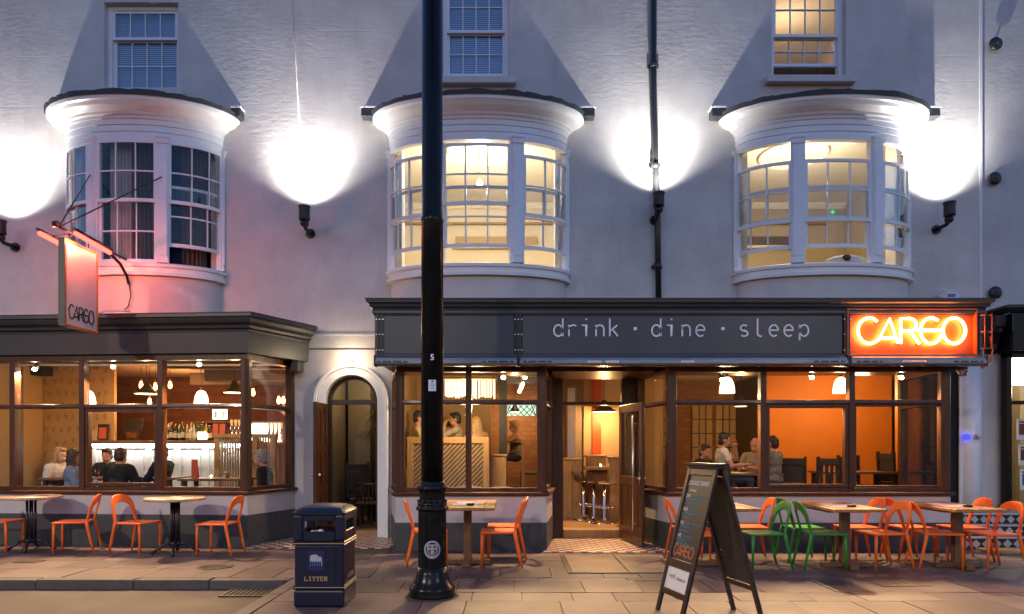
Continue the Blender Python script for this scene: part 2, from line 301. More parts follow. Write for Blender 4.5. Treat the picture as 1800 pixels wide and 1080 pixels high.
# ------------------------------------------------------------ mesh helpers
class MB:
    def __init__(s): s.v = []; s.f = []; s.m = []; s.sm = []
    def add(s, vs, fs, m=0, smooth=False):
        o = len(s.v); s.v += [tuple(v) for v in vs]
        for f in fs: s.f.append([i + o for i in f]); s.m.append(m); s.sm.append(smooth)
        return s
    def box(s, x0, x1, y0, y1, z0, z1, m=0):
        x0, x1 = min(x0, x1), max(x0, x1); y0, y1 = min(y0, y1), max(y0, y1); z0, z1 = min(z0, z1), max(z0, z1)
        return s.hexa([(x0, y0, z0), (x1, y0, z0), (x1, y1, z0), (x0, y1, z0), (x0, y0, z1), (x1, y0, z1), (x1, y1, z1), (x0, y1, z1)], m)
    def hexa(s, p, m=0):
        return s.add(p, [(0, 3, 2, 1), (4, 5, 6, 7), (0, 1, 5, 4), (1, 2, 6, 5), (2, 3, 7, 6), (3, 0, 4, 7)], m)
    def bar(s, p0, p1, w, d, up=(0, 0, 1), m=0):
        "box from p0 to p1, w across, d along the up-ish axis"
        p0, p1 = Vector(p0), Vector(p1); t = (p1 - p0).normalized(); u = Vector(up)
        if abs(t.dot(u)) > 0.95: u = Vector((0, 1, 0))
        a = t.cross(u).normalized() * w / 2; b = a.cross(t).normalized() * d / 2
        return s.hexa([p0 - a - b, p0 + a - b, p0 + a + b, p0 - a + b, p1 - a - b, p1 + a - b, p1 + a + b, p1 - a + b], m)
    def tube(s, path, r, n=10, m=0, closed=False, cap=True, smooth=True):
        P = [Vector(p) for p in path]; k = len(P); rr = r if isinstance(r, (list, tuple)) else [r] * k
        vs = []; prev = None
        for i in range(k):
            if closed: t = (P[(i + 1) % k] - P[i - 1]).normalized()
            else: t = (P[min(i + 1, k - 1)] - P[max(i - 1, 0)]).normalized()
            if prev is None:
                u = Vector((0, 0, 1)) if abs(t.z) < 0.9 else Vector((1, 0, 0)); a = t.cross(u).normalized()
            else: a = (prev - t * prev.dot(t)).normalized()
            prev = a; b = t.cross(a)
            for j in range(n):
                q = 2 * math.pi * j / n; vs.append(P[i] + (a * math.cos(q) + b * math.sin(q)) * rr[i])
        fs = []
        for i in range(k if closed else k - 1):
            i2 = (i + 1) % k
            for j in range(n):
                j2 = (j + 1) % n; fs.append((i * n + j, i * n + j2, i2 * n + j2, i2 * n + j))
        s.add(vs, fs, m, smooth)
        if cap and not closed:
            o = len(s.v) - len(vs)
            s.f.append([o + j for j in range(n)][::-1]); s.m.append(m); s.sm.append(False)
            s.f.append([o + (k - 1) * n + j for j in range(n)]); s.m.append(m); s.sm.append(False)
        return s
    def cyl(s, p0, p1, r0, r1=None, n=16, m=0, smooth=True):
        return s.tube([p0, p1], [r0, r0 if r1 is None else r1], n, m, smooth=smooth)
    def capsule(s, p0, p1, r0, r1, n=10):
        p0, p1 = Vector(p0), Vector(p1); t = (p1 - p0).normalized()
        path = []; rr = []
        for q in (80, 55, 25): path.append(p0 - t * r0 * math.sin(R(q))); rr.append(r0 * math.cos(R(q)))
        path += [p0, p1]; rr += [r0, r1]
        for q in (25, 55, 80): path.append(p1 + t * r1 * math.sin(R(q))); rr.append(r1 * math.cos(R(q)))
        return s.tube(path, rr, n)
    def ell(s, c, rx, ry, rz, n=12, k=8, rot=None, m=0):
        vs = []; fs = []
        for i in range(1, k):
            a = math.pi * i / k
            for j in range(n):
                b = 2 * math.pi * j / n
                vs.append(Vector((rx * math.sin(a) * math.cos(b), ry * math.sin(a) * math.sin(b), rz * math.cos(a))))
        vs += [Vector((0, 0, rz)), Vector((0, 0, -rz))]
        T = len(vs) - 2; B = T + 1
        for i in range(k - 2):
            for j in range(n):
                j2 = (j + 1) % n; fs.append((i * n + j, (i + 1) * n + j, (i + 1) * n + j2, i * n + j2))
        for j in range(n):
            j2 = (j + 1) % n; fs.append((T, j, j2)); fs.append((B, (k - 2) * n + j2, (k - 2) * n + j))
        if rot is not None: vs = [rot @ v for v in vs]
        return s.add([v + Vector(c) for v in vs], fs, m, True)
    def lathe(s, prof, c=(0, 0, 0), n=24, m=0, cap=True, a0=0.0, a1=2 * math.pi, smooth=True, flute=None):
        full = abs(a1 - a0 - 2 * math.pi) < 1e-6; cnt = n if full else n + 1; vs = []; fs = []
        for r, z in prof:
            for j in range(cnt):
                q = a0 + (a1 - a0) * j / n; rr = r
                if flute: rr = r * (1 - flute * (j % 2))
                vs.append((c[0] + rr * math.cos(q), c[1] + rr * math.sin(q), c[2] + z))
        for i in range(len(prof) - 1):
            for j in range(n):
                j2 = (j + 1) % cnt; fs.append((i * cnt + j, i * cnt + j2, (i + 1) * cnt + j2, (i + 1) * cnt + j))
        s.add(vs, fs, m, smooth)
        if cap and full:
            o = len(s.v) - len(vs)
            if prof[0][0] > 1e-5: s.f.append([o + j for j in range(n)][::-1]); s.m.append(m); s.sm.append(False)
            if prof[-1][0] > 1e-5: s.f.append([o + (len(prof) - 1) * n + j for j in range(n)]); s.m.append(m); s.sm.append(False)
        return s
    def prism(s, poly, fn0, fn1, m=0):
        "closed 2D polygon -> solid between the two mappings"
        n = len(poly); vs = [fn0(*p) for p in poly] + [fn1(*p) for p in poly]
        fs = [list(range(n))[::-1], list(range(n, 2 * n))] + [(i, (i + 1) % n, n + (i + 1) % n, n + i) for i in range(n)]
        return s.add(vs, fs, m)
    def sweep(s, pts, prof, m=0, caps=True):
        "closed profile of (offset to the street side, z) swept along a plan polyline with mitred corners"
        k = len(pts); P = [Vector((p[0], p[1])) for p in pts]; offs = []
        for i in range(k):
            ns = []
            if i > 0: d = (P[i] - P[i - 1]).normalized(); ns.append(Vector((d.y, -d.x)))
            if i < k - 1: d = (P[i + 1] - P[i]).normalized(); ns.append(Vector((d.y, -d.x)))
            if len(ns) == 1: offs.append(ns[0])
            else: b = (ns[0] + ns[1]).normalized(); offs.append(b / max(0.3, b.dot(ns[0])))
        q = len(prof); vs = []
        for i in range(k):
            for o, z in prof: w = P[i] + offs[i] * o; vs.append((w.x, w.y, z))
        fs = []
        for i in range(k - 1):
            for j in range(q):
                j2 = (j + 1) % q; fs.append((i * q + j, (i + 1) * q + j, (i + 1) * q + j2, i * q + j2))
        if caps: fs.append(tuple(range(q))); fs.append(tuple(range((k - 1) * q, k * q))[::-1])
        return s.add(vs, fs, m)
    def build(s, name, mats, parent=None, bevel=0.0, origin=None, smooth=None, fix=True, seg=1):
        me = bpy.data.meshes.new(name)
        vs = s.v
        if origin is not None: vs = [(v[0] - origin[0], v[1] - origin[1], v[2] - origin[2]) for v in vs]
        me.from_pydata(vs, [], s.f)
        ml = mats if isinstance(mats, (list, tuple)) else [mats]
        for m in ml: me.materials.append(MATS[m])
        me.polygons.foreach_set('material_index', s.m)
        me.polygons.foreach_set('use_smooth', [smooth if smooth is not None else x for x in s.sm])
        if fix:
            bm = bmesh.new(); bm.from_mesh(me); bmesh.ops.recalc_face_normals(bm, faces=bm.faces); bm.to_mesh(me); bm.free()
        me.update()
        o = bpy.data.objects.new(name, me); COL.objects.link(o)
        if parent is not None: o.parent = parent
        elif origin is not None: o.location = origin
        if bevel:
            b = o.modifiers.new('bevel', 'BEVEL'); b.width = bevel; b.segments = seg; b.limit_method = 'ANGLE'; b.angle_limit = R(40)
        return o

def org(o):
    "world position of the thing's root (roots of one-off things are never rotated while being built)"
    while o.parent is not None: o = o.parent
    return tuple(o.location)
def part(mb, name, mats, parent, **k):
    return mb.build(name, mats, parent, origin=org(parent), **k)
def tag(o, label, cat, group=None):
    o['label'] = label; o['category'] = cat
    if group: o['group'] = group
    return o
def thing(name, label, cat, loc=(0, 0, 0), rz=0.0, group=None):
    o = bpy.data.objects.new(name, None); COL.objects.link(o); o.empty_display_size = 0.2
    o.location = loc; o.rotation_euler = (0, 0, rz)
    return tag(o, label, cat, group)
def structure(o): o['kind'] = 'structure'; return o
def copy_tree(o, parent=None):
    c = o.copy(); COL.objects.link(c)
    if parent is not None: c.parent = parent
    for ch in list(o.children): copy_tree(ch, c)
    return c
def place(o, loc, rz, label=None):
    o.location = loc; o.rotation_euler = (0, 0, rz)
    if label: o['label'] = label
    return o
def point(name, loc, watts, col, radius=0.05, parent=None):
    d = bpy.data.lights.new(name, 'POINT'); d.energy = watts; d.color = col; d.shadow_soft_size = radius
    o = bpy.data.objects.new(name, d); COL.objects.link(o)
    o.location = Vector(loc) - (Vector(org(parent)) if parent else Vector())
    if parent: o.parent = parent
    return o
def spot(name, loc, target, watts, col, size, blend=0.4, radius=0.04, parent=None):
    d = bpy.data.lights.new(name, 'SPOT'); d.energy = watts; d.color = col; d.spot_size = R(size); d.spot_blend = blend; d.shadow_soft_size = radius
    o = bpy.data.objects.new(name, d); COL.objects.link(o)
    dirv = Vector(target) - Vector(loc)
    o.rotation_euler = dirv.to_track_quat('-Z', 'Y').to_euler()
    o.location = Vector(loc) - (Vector(org(parent)) if parent else Vector())
    if parent: o.parent = parent
    return o
def text_mb(txt, size, depth, fn, font_shear=0.0, xs=1.0, bold=0.0):
    "built-in lettering turned into solid mesh; fn maps (x, z, d) to the place"
    cu = bpy.data.curves.new('lettering', 'FONT'); cu.body = txt; cu.size = size; cu.align_x = 'CENTER'; cu.align_y = 'CENTER'
    cu.shear = font_shear; cu.offset = bold; cu.resolution_u = 3
    ob = bpy.data.objects.new('lettering', cu); COL.objects.link(ob); bpy.context.view_layer.update()
    me = bpy.data.meshes.new_from_object(ob.evaluated_get(bpy.context.evaluated_depsgraph_get()))
    mb = MB(); mb.add([fn(v.co.x * xs, v.co.y, depth) for v in me.vertices], [tuple(p.vertices) for p in me.polygons])
    bpy.data.objects.remove(ob); bpy.data.meshes.remove(me); bpy.data.curves.remove(cu)
    return mb
# stroke lettering ------------------------------------------------
def arc(cx, cz, rx, rz, a0, a1, n=18):
    return [(cx + rx * math.cos(R(a0 + (a1 - a0) * i / n)), cz + rz * math.sin(R(a0 + (a1 - a0) * i / n))) for i in range(n + 1)]
LOGO = [arc(0.45, 0.5, 0.45, 0.5, 48, 296) + [(0.82, 0.16), (1.24, 0.97), (1.58, 0.02)], [(0.93, 0.22), (1.50, 0.22)],
        [(1.68, 0.0), (1.68, 0.98), (2.02, 0.98)] + arc(2.02, 0.735, 0.27, 0.245, 90, -90, 10) + [(1.70, 0.49)], [(2.02, 0.49), (2.40, 0.0)],
        arc(2.88, 0.5, 0.42, 0.5, 52, 358, 22), [(2.28, 0.52), (3.28, 0.52)], arc(3.78, 0.5, 0.44, 0.5, 0, 360, 26)]
LOGO_W = 4.22
LC = {'d': [arc(.27, .32, .25, .32, 0, 360, 18), [(.52, 0), (.52, 1)]], 'r': [[(.10, 0), (.10, .64)], arc(.34, .40, .24, .23, 180, 45, 8)],
      'i': [[(.05, .62), (.30, .62), (.30, 0)], [(.30, .92), (.30, 1.0)]], 'n': [[(.08, 0), (.08, .64)], arc(.30, .40, .22, .23, 180, 0, 10) + [(.52, 0)]],
      'k': [[(.08, 0), (.08, 1)], [(.50, .62), (.10, .30)], [(.22, .40), (.54, 0)]],
      'e': [[(.04, .34), (.52, .34)] + arc(.28, .32, .25, .32, 8, 310, 18)],
      's': [arc(.28, .47, .20, .16, 40, 270, 10) + arc(.28, .155, .21, .155, 90, -140, 10)],
      'l': [[(.20, 1), (.20, .14)] + arc(.34, .14, .14, .14, 180, 270, 5) + [(.44, 0)]],
      'p': [[(.06, -.24), (.06, .64)], arc(.31, .32, .25, .32, 0, 360, 18)], '.': [[(.24, .30), (.30, .30)]], ' ': []}
# ============================================================ GROUND
YK = 7.66            # front of the kerb
XB = -2.50           # the footway widens to the right of this line
structure(MB().add([(-90, -60, -0.1), (90, -60, -0.1), (90, 60, -0.1), (-90, 60, -0.1)], [(0, 1, 2, 3)]).build('road', 'asphalt'))
pb = MB(); pb.box(-14, XB + 0.02, YK + 0.03, 24, -0.3, -0.012); pb.box(XB + 0.0201, 14, 2.0, 24, -0.3, -0.0125)
pave = structure(pb.build('pavement', 'mortar'))

unit = MB(); unit.box(-0.5, 0.5, -0.5, 0.5, -0.06, 0.0)
slab0 = unit.build('paving_slab', 'paving', pave)
slab_mesh = slab0.data; first = [slab0]
def piece(mesh, name, parent, loc, sc=(1, 1, 1), rot=(0, 0, 0), used=None):
    if used: o = used.pop()
    else: o = bpy.data.objects.new(name, mesh); COL.objects.link(o)
    o.parent = parent; o.location = loc; o.scale = sc; o.rotation_euler = rot
    return o
rs = random.Random(21)
rows = [(4.75, 5.42), (5.42, 6.06), (6.06, 6.62), (6.62, 7.02), (7.02, 7.62), (7.62, 7.80), (7.80, 8.42), (8.42, 8.98), (8.98, 9.55), (9.55, 10.15), (10.15, 10.75), (10.75, 11.35)]
for ri, (y0, y1) in enumerate(rows):
    low = y0 < 7.7
    x = (XB + 0.16) if low else -11.6
    x += rs.uniform(-0.25, 0) if not low else 0
    while x < 8.8:
        w = rs.choice((0.42, 0.5, 0.6, 0.6, 0.74, 0.9)) if ri != 5 else rs.uniform(0.8, 1.1)
        if low and x + w > 8.8: w = 8.8 - x
        under = (y0 > 10.6 and (x + w < -3.7 or (x > -1.9 and x + w < 0.5) or (x > 2.3 and x + w < 6.2)))
        if not under and w > 0.1:
            g = 0.009
            piece(slab_mesh, 'paving_slab', pave, (x + w / 2, (y0 + y1) / 2, rs.uniform(-0.004, 0.002)), (w - g, y1 - y0 - g, 1),
                  (rs.uniform(-0.004, 0.004), rs.uniform(-0.004, 0.004), rs.uniform(-0.003, 0.003)), first)
        x += w
kerb = MB(); kerb.box(-0.5, 0.5, -0.5, 0.5, -0.28, 0.0); kb = kerb.build('kerb_stone', 'kerb_stone', pave, bevel=0.015); kf = [kb]; km = kb.data
def kerb_at(loc, sc, rz=0):
    o = piece(km, 'kerb_stone', pave, loc, sc, (0, 0, rz), kf)
    if not o.modifiers:
        b = o.modifiers.new('bevel', 'BEVEL'); b.width = 0.015; b.segments = 1
x = -11.9
while x < XB - 0.02:
    w = min(rs.choice((0.85, 0.95, 1.1)), XB - x); kerb_at((x + w / 2, YK + 0.07, rs.uniform(-0.004, 0.003)), (w - 0.012, 0.14, 1)); x += w
y = YK + 0.14
while y > 4.2:
    w = rs.choice((0.7, 0.85, 0.95)); kerb_at((XB + 0.078, y - w / 2, rs.uniform(-0.004, 0.003)), (0.14, w - 0.012, 1)); y -= w

# covers let into the ground
ac = thing('access_cover', 'pair of buff ribbed access cover plates in front of the open pub doorway', 'access cover', (1.42, 8.75, 0.0))
m = MB()
mat('cover_buff', (0.25, 0.19, 0.135), 0.5, var=0.15, vscale=4, bump=0.2, bscale=40)
for x0 in (0.72, 1.40):
    m = MB(); m.box(x0, x0 + 0.655, 8.12, 9.38, 0.0, 0.009)
    pl = part(m, 'cover_plate', 'cover_buff', ac, bevel=0.003)
    m = MB()
    for k in range(16): m.box(x0 + 0.06 + k * 0.034, x0 + 0.072 + k * 0.034, 8.2, 9.3, 0.009, 0.0125)
    part(m, 'raised_rib', 'cover_buff', pl)
m = MB(); m.box(0.66, 0.712, 8.06, 9.44, 0.0, 0.0075); m.box(2.063, 2.115, 8.06, 9.44, 0.0, 0.0075); m.box(0.7125, 2.0625, 8.06, 8.112, 0.0, 0.0075); m.box(0.7125, 2.0625, 9.388, 9.44, 0.0, 0.0075)
part(m, 'cover_frame', 'iron_cover', ac)
def round_cover(x, y, r, label):
    t = thing('manhole_cover', label, 'manhole cover', (x, y, 0))
    m = MB(); m.lathe([(r, 0.0), (r, 0.006), (r * 0.9, 0.007), (r * 0.88, 0.004), (0.001, 0.004)], (x, y, 0), 28); part(m, 'lid', 'iron_cover', t)
    m = MB()
    for a in range(-3, 4): m.box(x - math.sqrt(max(0.01, 0.72 - (a / 4) ** 2)) * r, x + math.sqrt(max(0.01, 0.72 - (a / 4) ** 2)) * r, y + a * r * 0.22 - 0.008, y + a * r * 0.22 + 0.008, 0.004, 0.0075)
    part(m, 'raised_rib', 'iron_cover', t)
round_cover(X_(378, 8.5), 8.5, 0.21, 'round rusty cover in the paving before the right-hand round table')
def square_cover(x, y, w, d, label):
    t = thing('utility_cover', label, 'utility cover', (x, y, 0))
    part(MB().box(x - w / 2, x + w / 2, y - d / 2, y + d / 2, 0, 0.006), 'lid', 'iron_cover', t, bevel=0.002)
    for i in range(4):
        for j in range(3): part(MB().box(x - w * .38 + i * w * .22, x - w * .38 + i * w * .22 + w * .11, y - d * .36 + j * d * .28, y - d * .36 + j * d * .28 + d * .14, 0.006, 0.0085), 'raised_stud', 'iron_cover', t)
square_cover(X_(52, 8.9), 8.9, 0.30, 0.22, 'small square iron cover in the paving before the left-hand round table')
square_cover(X_(1582, 7.45), 7.45, 0.52, 0.30, 'dark rectangular iron cover in the paving before the wooden tables')
gr = thing('drain_grate', 'slotted iron drain grate in the gutter where the kerb turns', 'drain grate', (-2.86, 7.42, -0.1))
m = MB(); m.box(-3.12, -2.60, 7.24, 7.27, -0.1, -0.085); m.box(-3.12, -2.60, 7.57, 7.60, -0.1, -0.085); m.box(-3.12, -3.09, 7.271, 7.569, -0.1, -0.085); m.box(-2.63, -2.60, 7.271, 7.569, -0.1, -0.085)
part(m, 'frame', 'iron_cover', gr)
part(MB().box(-3.089, -2.631, 7.271, 7.569, -0.1, -0.097), 'gully', 'black_void', gr)
for k in range(8):
    part(MB().box(-3.06 + k * 0.055, -3.035 + k * 0.055, 7.272, 7.568, -0.096, -0.087), 'bar', 'iron_cover', gr)
m = MB(); m.lathe([(0.27, -0.001), (0.262, 0.006), (0.23, 0.010)], (-0.80, 6.85, 0), 20, cap=False)
moss = m.build('moss', 'lichen'); moss['kind'] = 'stuff'; tag(moss, 'ring of dark moss round the foot of the lamp post', 'moss')

# chequered threshold tiles
TS = 0.105
tl = MB(); tl.box(-0.5, 0.5, -0.5, 0.5, -0.02, 0.0)
tr0 = tl.build('threshold_tile', 'tile_red', pave); tc0 = tl.build('threshold_tile', 'tile_cream', pave)
fr, fc = [tr0], [tc0]
def tiles(x0, x1, y0, y1):
    bed = MB(); bed.box(x0, x1, y0, y1, -0.011, 0.004); part(bed, 'tile_bed', 'grout', pave)
    nx, ny = int(round((x1 - x0) / TS)), int(round((y1 - y0) / TS))
    for i in range(nx):
        for j in range(ny):
            red = (i + j) % 2
            piece((tr0 if red else tc0).data, 'threshold_tile', pave, (x0 + (i + .5) * TS, y0 + (j + .5) * TS, 0.0105), (TS - 0.006, TS - 0.006, 1), (0, 0, 0), fr if red else fc)
tiles(0.45, 0.45 + 17 * TS, 9.62, 9.62 + 14 * TS)
tiles(-3.90, -3.90 + 20 * TS, 9.98, 9.98 + 13 * TS)
# ============================================================ THE PUB BUILDING
YW = 11.25
pub = thing('pub_building', 'cream rendered pub with three curved bay windows above two dark shopfronts', 'building', (0, 0, 0))
YWB = YW + 0.30
def wall_with_holes(name, x0, x1, z0, z1, holes, matname, parent, y0=YW, y1=YWB):
    xs = sorted({x0, x1, *[h[0] for h in holes], *[h[1] for h in holes]}); zs = sorted({z0, z1, *[h[2] for h in holes], *[h[3] for h in holes]})
    nx, nz = len(xs), len(zs); m = MB()
    def solid(i, j):
        if i < 0 or j < 0 or i >= nx - 1 or j >= nz - 1: return False
        cx, cz = (xs[i] + xs[i + 1]) / 2, (zs[j] + zs[j + 1]) / 2
        return not any(h[0] < cx < h[1] and h[2] < cz < h[3] for h in holes)
    vs = [(x, y0, z) for z in zs for x in xs] + [(x, y1, z) for z in zs for x in xs]; N = nx * nz; fs = []
    for j in range(nz - 1):
        for i in range(nx - 1):
            if not solid(i, j): continue
            a, b, c, d = j * nx + i, j * nx + i + 1, (j + 1) * nx + i + 1, (j + 1) * nx + i
            fs += [(a, b, c, d), (a + N, d + N, c + N, b + N)]
            if not solid(i - 1, j): fs.append((a, d, d + N, a + N))
            if not solid(i + 1, j): fs.append((b, b + N, c + N, c))
            if not solid(i, j - 1): fs.append((a, a + N, b + N, b))
            if not solid(i, j + 1): fs.append((d, c, c + N, d + N))
    m.add(vs, fs); return m.build(name, matname, parent)
BAYS = [-6.03, -0.553, 5.10]; BAYW = {-6.03: 1.27, -0.553: 1.462, 5.10: 1.42}; BDZ = 0.14
AX, AR, ASP = -2.64, 0.46, 2.24      # arch centre, radius, springing
W2 = [(-6.72, -5.50, 7.36, 8.82), (-1.15, -0.05, 7.55, 9.3), (4.28, 5.50, 7.57, 9.3)]
holes = [(-9.0, -3.60, -0.05, 2.86), (AX - AR, AX + AR, -0.05, ASP + AR), (-1.98, 7.36, -0.05, 2.86)]
holes += [(c - BAYW[c] + .2, c + BAYW[c] - .2, 4.28 + BDZ, 6.46 + BDZ) for c in BAYS] + W2
wall_with_holes('wall', -13.5, 7.70, -0.1, 10.2, holes, 'render_cream', pub)
# string course and its red painted line beside the arch
part(MB().box(-3.50, -2.03, YW - 0.02, YW - 0.001, 3.32, 3.36), 'string_course', 'stucco_smooth', pub, bevel=0.006)
part(MB().box(-3.48, -2.03, YW - 0.012, YW - 0.001, 3.095, 3.11), 'string_course', 'frame_wood', pub)
# raised render strip and wire on the left wall
part(MB().tube([at(512, -60, YW - 0.012), at(518, 70, YW - 0.012), at(526, 220, YW - 0.012)], 0.010, 6), 'cable', 'white_plaster', pub)

# ---- arched doorway
def arch_pts(r, n=20): return [(AX + r * math.cos(math.pi * i / n), ASP + r * math.sin(math.pi * i / n)) for i in range(n + 1)]
m = MB(); ap = arch_pts(AR); xt = ASP + AR
for side in (0, 1):
    pts = ap[:11] if side == 0 else ap[10:]
    corner = (AX + AR, xt) if side == 0 else (AX - AR, xt)
    for i in range(len(pts) - 1):
        q = [corner, pts[i], pts[i + 1]]
        m.prism(q, lambda x, z: (x, YW, z), lambda x, z: (x, YWB, z))
part(m, 'arch_spandrel', 'render_cream', pub)
def band(m, r0, r1, y0, y1, zb):
    a0 = [(AX + r0, zb)] + arch_pts(r0) + [(AX - r0, zb)]; a1 = [(AX + r1, zb)] + arch_pts(r1) + [(AX - r1, zb)]
    n = len(a0); vs = [(x, y0, z) for x, z in a0] + [(x, y0, z) for x, z in a1] + [(x, y1, z) for x, z in a0] + [(x, y1, z) for x, z in a1]
    fs = []
    for i in range(n - 1):
        fs += [(i, i + 1, n + i + 1, n + i), (2 * n + i, 3 * n + i, 3 * n + i + 1, 2 * n + i + 1), (i, 2 * n + i, 2 * n + i + 1, i + 1), (n + i, n + i + 1, 3 * n + i + 1, 3 * n + i)]
    for e in (0, n - 1): fs.append((e, n + e, 3 * n + e, 2 * n + e))
    m.add(vs, fs, 0, False)
m = MB(); band(m, AR - 0.03, AR + 0.10, YW - 0.05, YW + 0.1, 0.0); band(m, AR + 0.1005, AR + 0.155, YW - 0.085, YW + 0.02, 0.0)
part(m, 'door_surround', 'white_paint', pub, bevel=0.008)
m = MB(); band(m, AR - 0.085, AR - 0.031, YW + 0.11, YW + 0.2, 0.0); m.box(AX - AR + 0.085, AX + AR - 0.085, YW + 0.105, YW + 0.21, ASP - 0.04, ASP + 0.035)
part(m, 'door_frame', 'dark_wood', pub)
gp = arch_pts(AR - 0.09, 24); m = MB(); m.prism([(x, z + 0.04) for x, z in gp], lambda x, z: (x, YW + 0.15, z), lambda x, z: (x, YW + 0.156, z)); part(m, 'fanlight_pane', 'glass_old', pub)
part(MB().box(AX - AR, AX + AR, YW - 0.04, YW + 0.45, -0.05, 0.11), 'door_step', 'light_oak', pub, bevel=0.01)
# open panelled leaf hinged at the left jamb, swung outwards
dl = Vector((X_(556, 10.75), 10.66, 0)); dh = Vector((AX - AR + 0.03, YW + 0.06, 0))
u = (dl - dh).normalized(); nrm = Vector((-u.y, u.x, 0)); L = (dl - dh).length
def leafbox(m, a, b, z0, z1, d0, d1):
    p = [dh + u * a + nrm * d0, dh + u * b + nrm * d0, dh + u * b + nrm * d1, dh + u * a + nrm * d1]
    m.hexa([(q.x, q.y, z0) for q in p] + [(q.x, q.y, z1) for q in p])
m = MB(); leafbox(m, 0, L, 0.12, 2.20, -0.012, 0.012)
leaf = part(m, 'arched_door_leaf', 'frame_wood', pub)
m = MB()
for a, b in ((0, .10), (L / 2 - .05, L / 2 + .05), (L - .10, L)):
    leafbox(m, a, b, 0.12, 2.20, -0.026, -0.0125); leafbox(m, a, b, 0.12, 2.20, 0.0125, 0.026)
for z0, z1 in ((.12, .34), (.72, .88), (1.38, 1.52), (2.08, 2.20)):
    for a, b in ((.1005, L / 2 - .0505), (L / 2 + .0505, L - .1005)):
        leafbox(m, a, b, z0, z1, -0.024, -0.0125); leafbox(m, a, b, z0, z1, 0.0125, 0.024)
part(m, 'stile_and_rail', 'frame_wood', leaf, bevel=0.004)
for z0, z1 in ((.36, .70), (.90, 1.36), (1.54, 2.06)):
    for a, b in ((.13, L / 2 - .08), (L / 2 + .08, L - .13)):
        m = MB(); leafbox(m, a, b, z0 + .03, z1 - .03, 0.0125, 0.02); part(m, 'raised_panel', 'frame_wood', leaf, bevel=0.004)
m = MB(); q = dh + u * (L - .06) - nrm * 0.05; m.ell((q.x, q.y, 1.05), .03, .03, .03); q = dh + u * (L - .06) + nrm * .05; m.ell((q.x, q.y, 1.05), .03, .03, .03); part(m, 'door_knob', 'steel', leaf)
# hall behind the arch
def room(name, x0, x1, y0, y1, z0, z1, mw, mf, mc, parent=pub, back=None, left=None, right=None):
    part(MB().add([(x0, y0, z0), (x1, y0, z0), (x1, y1, z0), (x0, y1, z0)], [(0, 1, 2, 3)]), 'interior_floor', mf, parent, fix=False)
    part(MB().add([(x0, y0, z1), (x1, y0, z1), (x1, y1, z1), (x0, y1, z1)], [(3, 2, 1, 0)]), 'interior_ceiling', mc, parent, fix=False)
    part(MB().add([(x0, y1, z0), (x1, y1, z0), (x1, y1, z1), (x0, y1, z1)], [(0, 1, 2, 3)]), 'interior_wall', back or mw, parent, fix=False)
    part(MB().add([(x0, y0, z0), (x0, y1, z0), (x0, y1, z1), (x0, y0, z1)], [(0, 1, 2, 3)]), 'interior_wall', left or mw, parent, fix=False)
    part(MB().add([(x1, y0, z0), (x1, y1, z0), (x1, y1, z1), (x1, y0, z1)], [(3, 2, 1, 0)]), 'interior_wall', right or mw, parent, fix=False)
mat('hall_wall', (0.24, 0.20, 0.135), 0.6, var=0.05)
room('hall', AX - 0.55, AX + 0.60, YW + 0.301, 14.2, 0.11, 2.95, 'hall_wall', 'wood_floor', 'ceiling_white')
part(MB().box(AX - 0.02, AX + 0.12, 13.4, 13.6, 0.112, 2.9), 'pilaster', 'light_oak', pub)
part(MB().box(AX - 0.48, AX - 0.06, 13.0, 13.35, 0.112, 2.94), 'wall_pier', 'hall_wall', pub)

# ---- upper sash windows
def sash(m, x0, x1, z0, z1, y, cols, rws, st=0.042, bar=0.015, dy=0.045):
    m.box(x0, x0 + st, y, y + dy, z0, z1); m.box(x1 - st, x1, y, y + dy, z0, z1)
    m.box(x0 + st, x1 - st, y, y + dy, z0, z0 + st * 1.1); m.box(x0 + st, x1 - st, y, y + dy, z1 - st, z1)
    w = (x1 - x0 - 2 * st); h = (z1 - z0 - 2.1 * st)
    for i in range(1, cols): m.box(x0 + st + w * i / cols - bar / 2, x0 + st + w * i / cols + bar / 2, y + .004, y + dy - .004, z0 + st * 1.1, z1 - st)
    for j in range(1, rws): m.box(x0 + st, x1 - st, y + .005, y + dy - .005, z0 + st * 1.1 + h * j / rws - bar / 2, z0 + st * 1.1 + h * j / rws + bar / 2)
def sash_panes(x0, x1, z0, z1, y, cols, rws, parent, gm, st=0.045):
    w = (x1 - x0 - 2 * st) / cols; h = (z1 - z0 - 2.1 * st) / rws
    for i in range(cols):
        for j in range(rws):
            part(MB().box(x0 + st + w * i + .004, x0 + st + w * (i + 1) - .004, y + .02, y + .024, z0 + 1.1 * st + h * j + .004, z0 + 1.1 * st + h * (j + 1) - .004), 'pane', gm, parent)
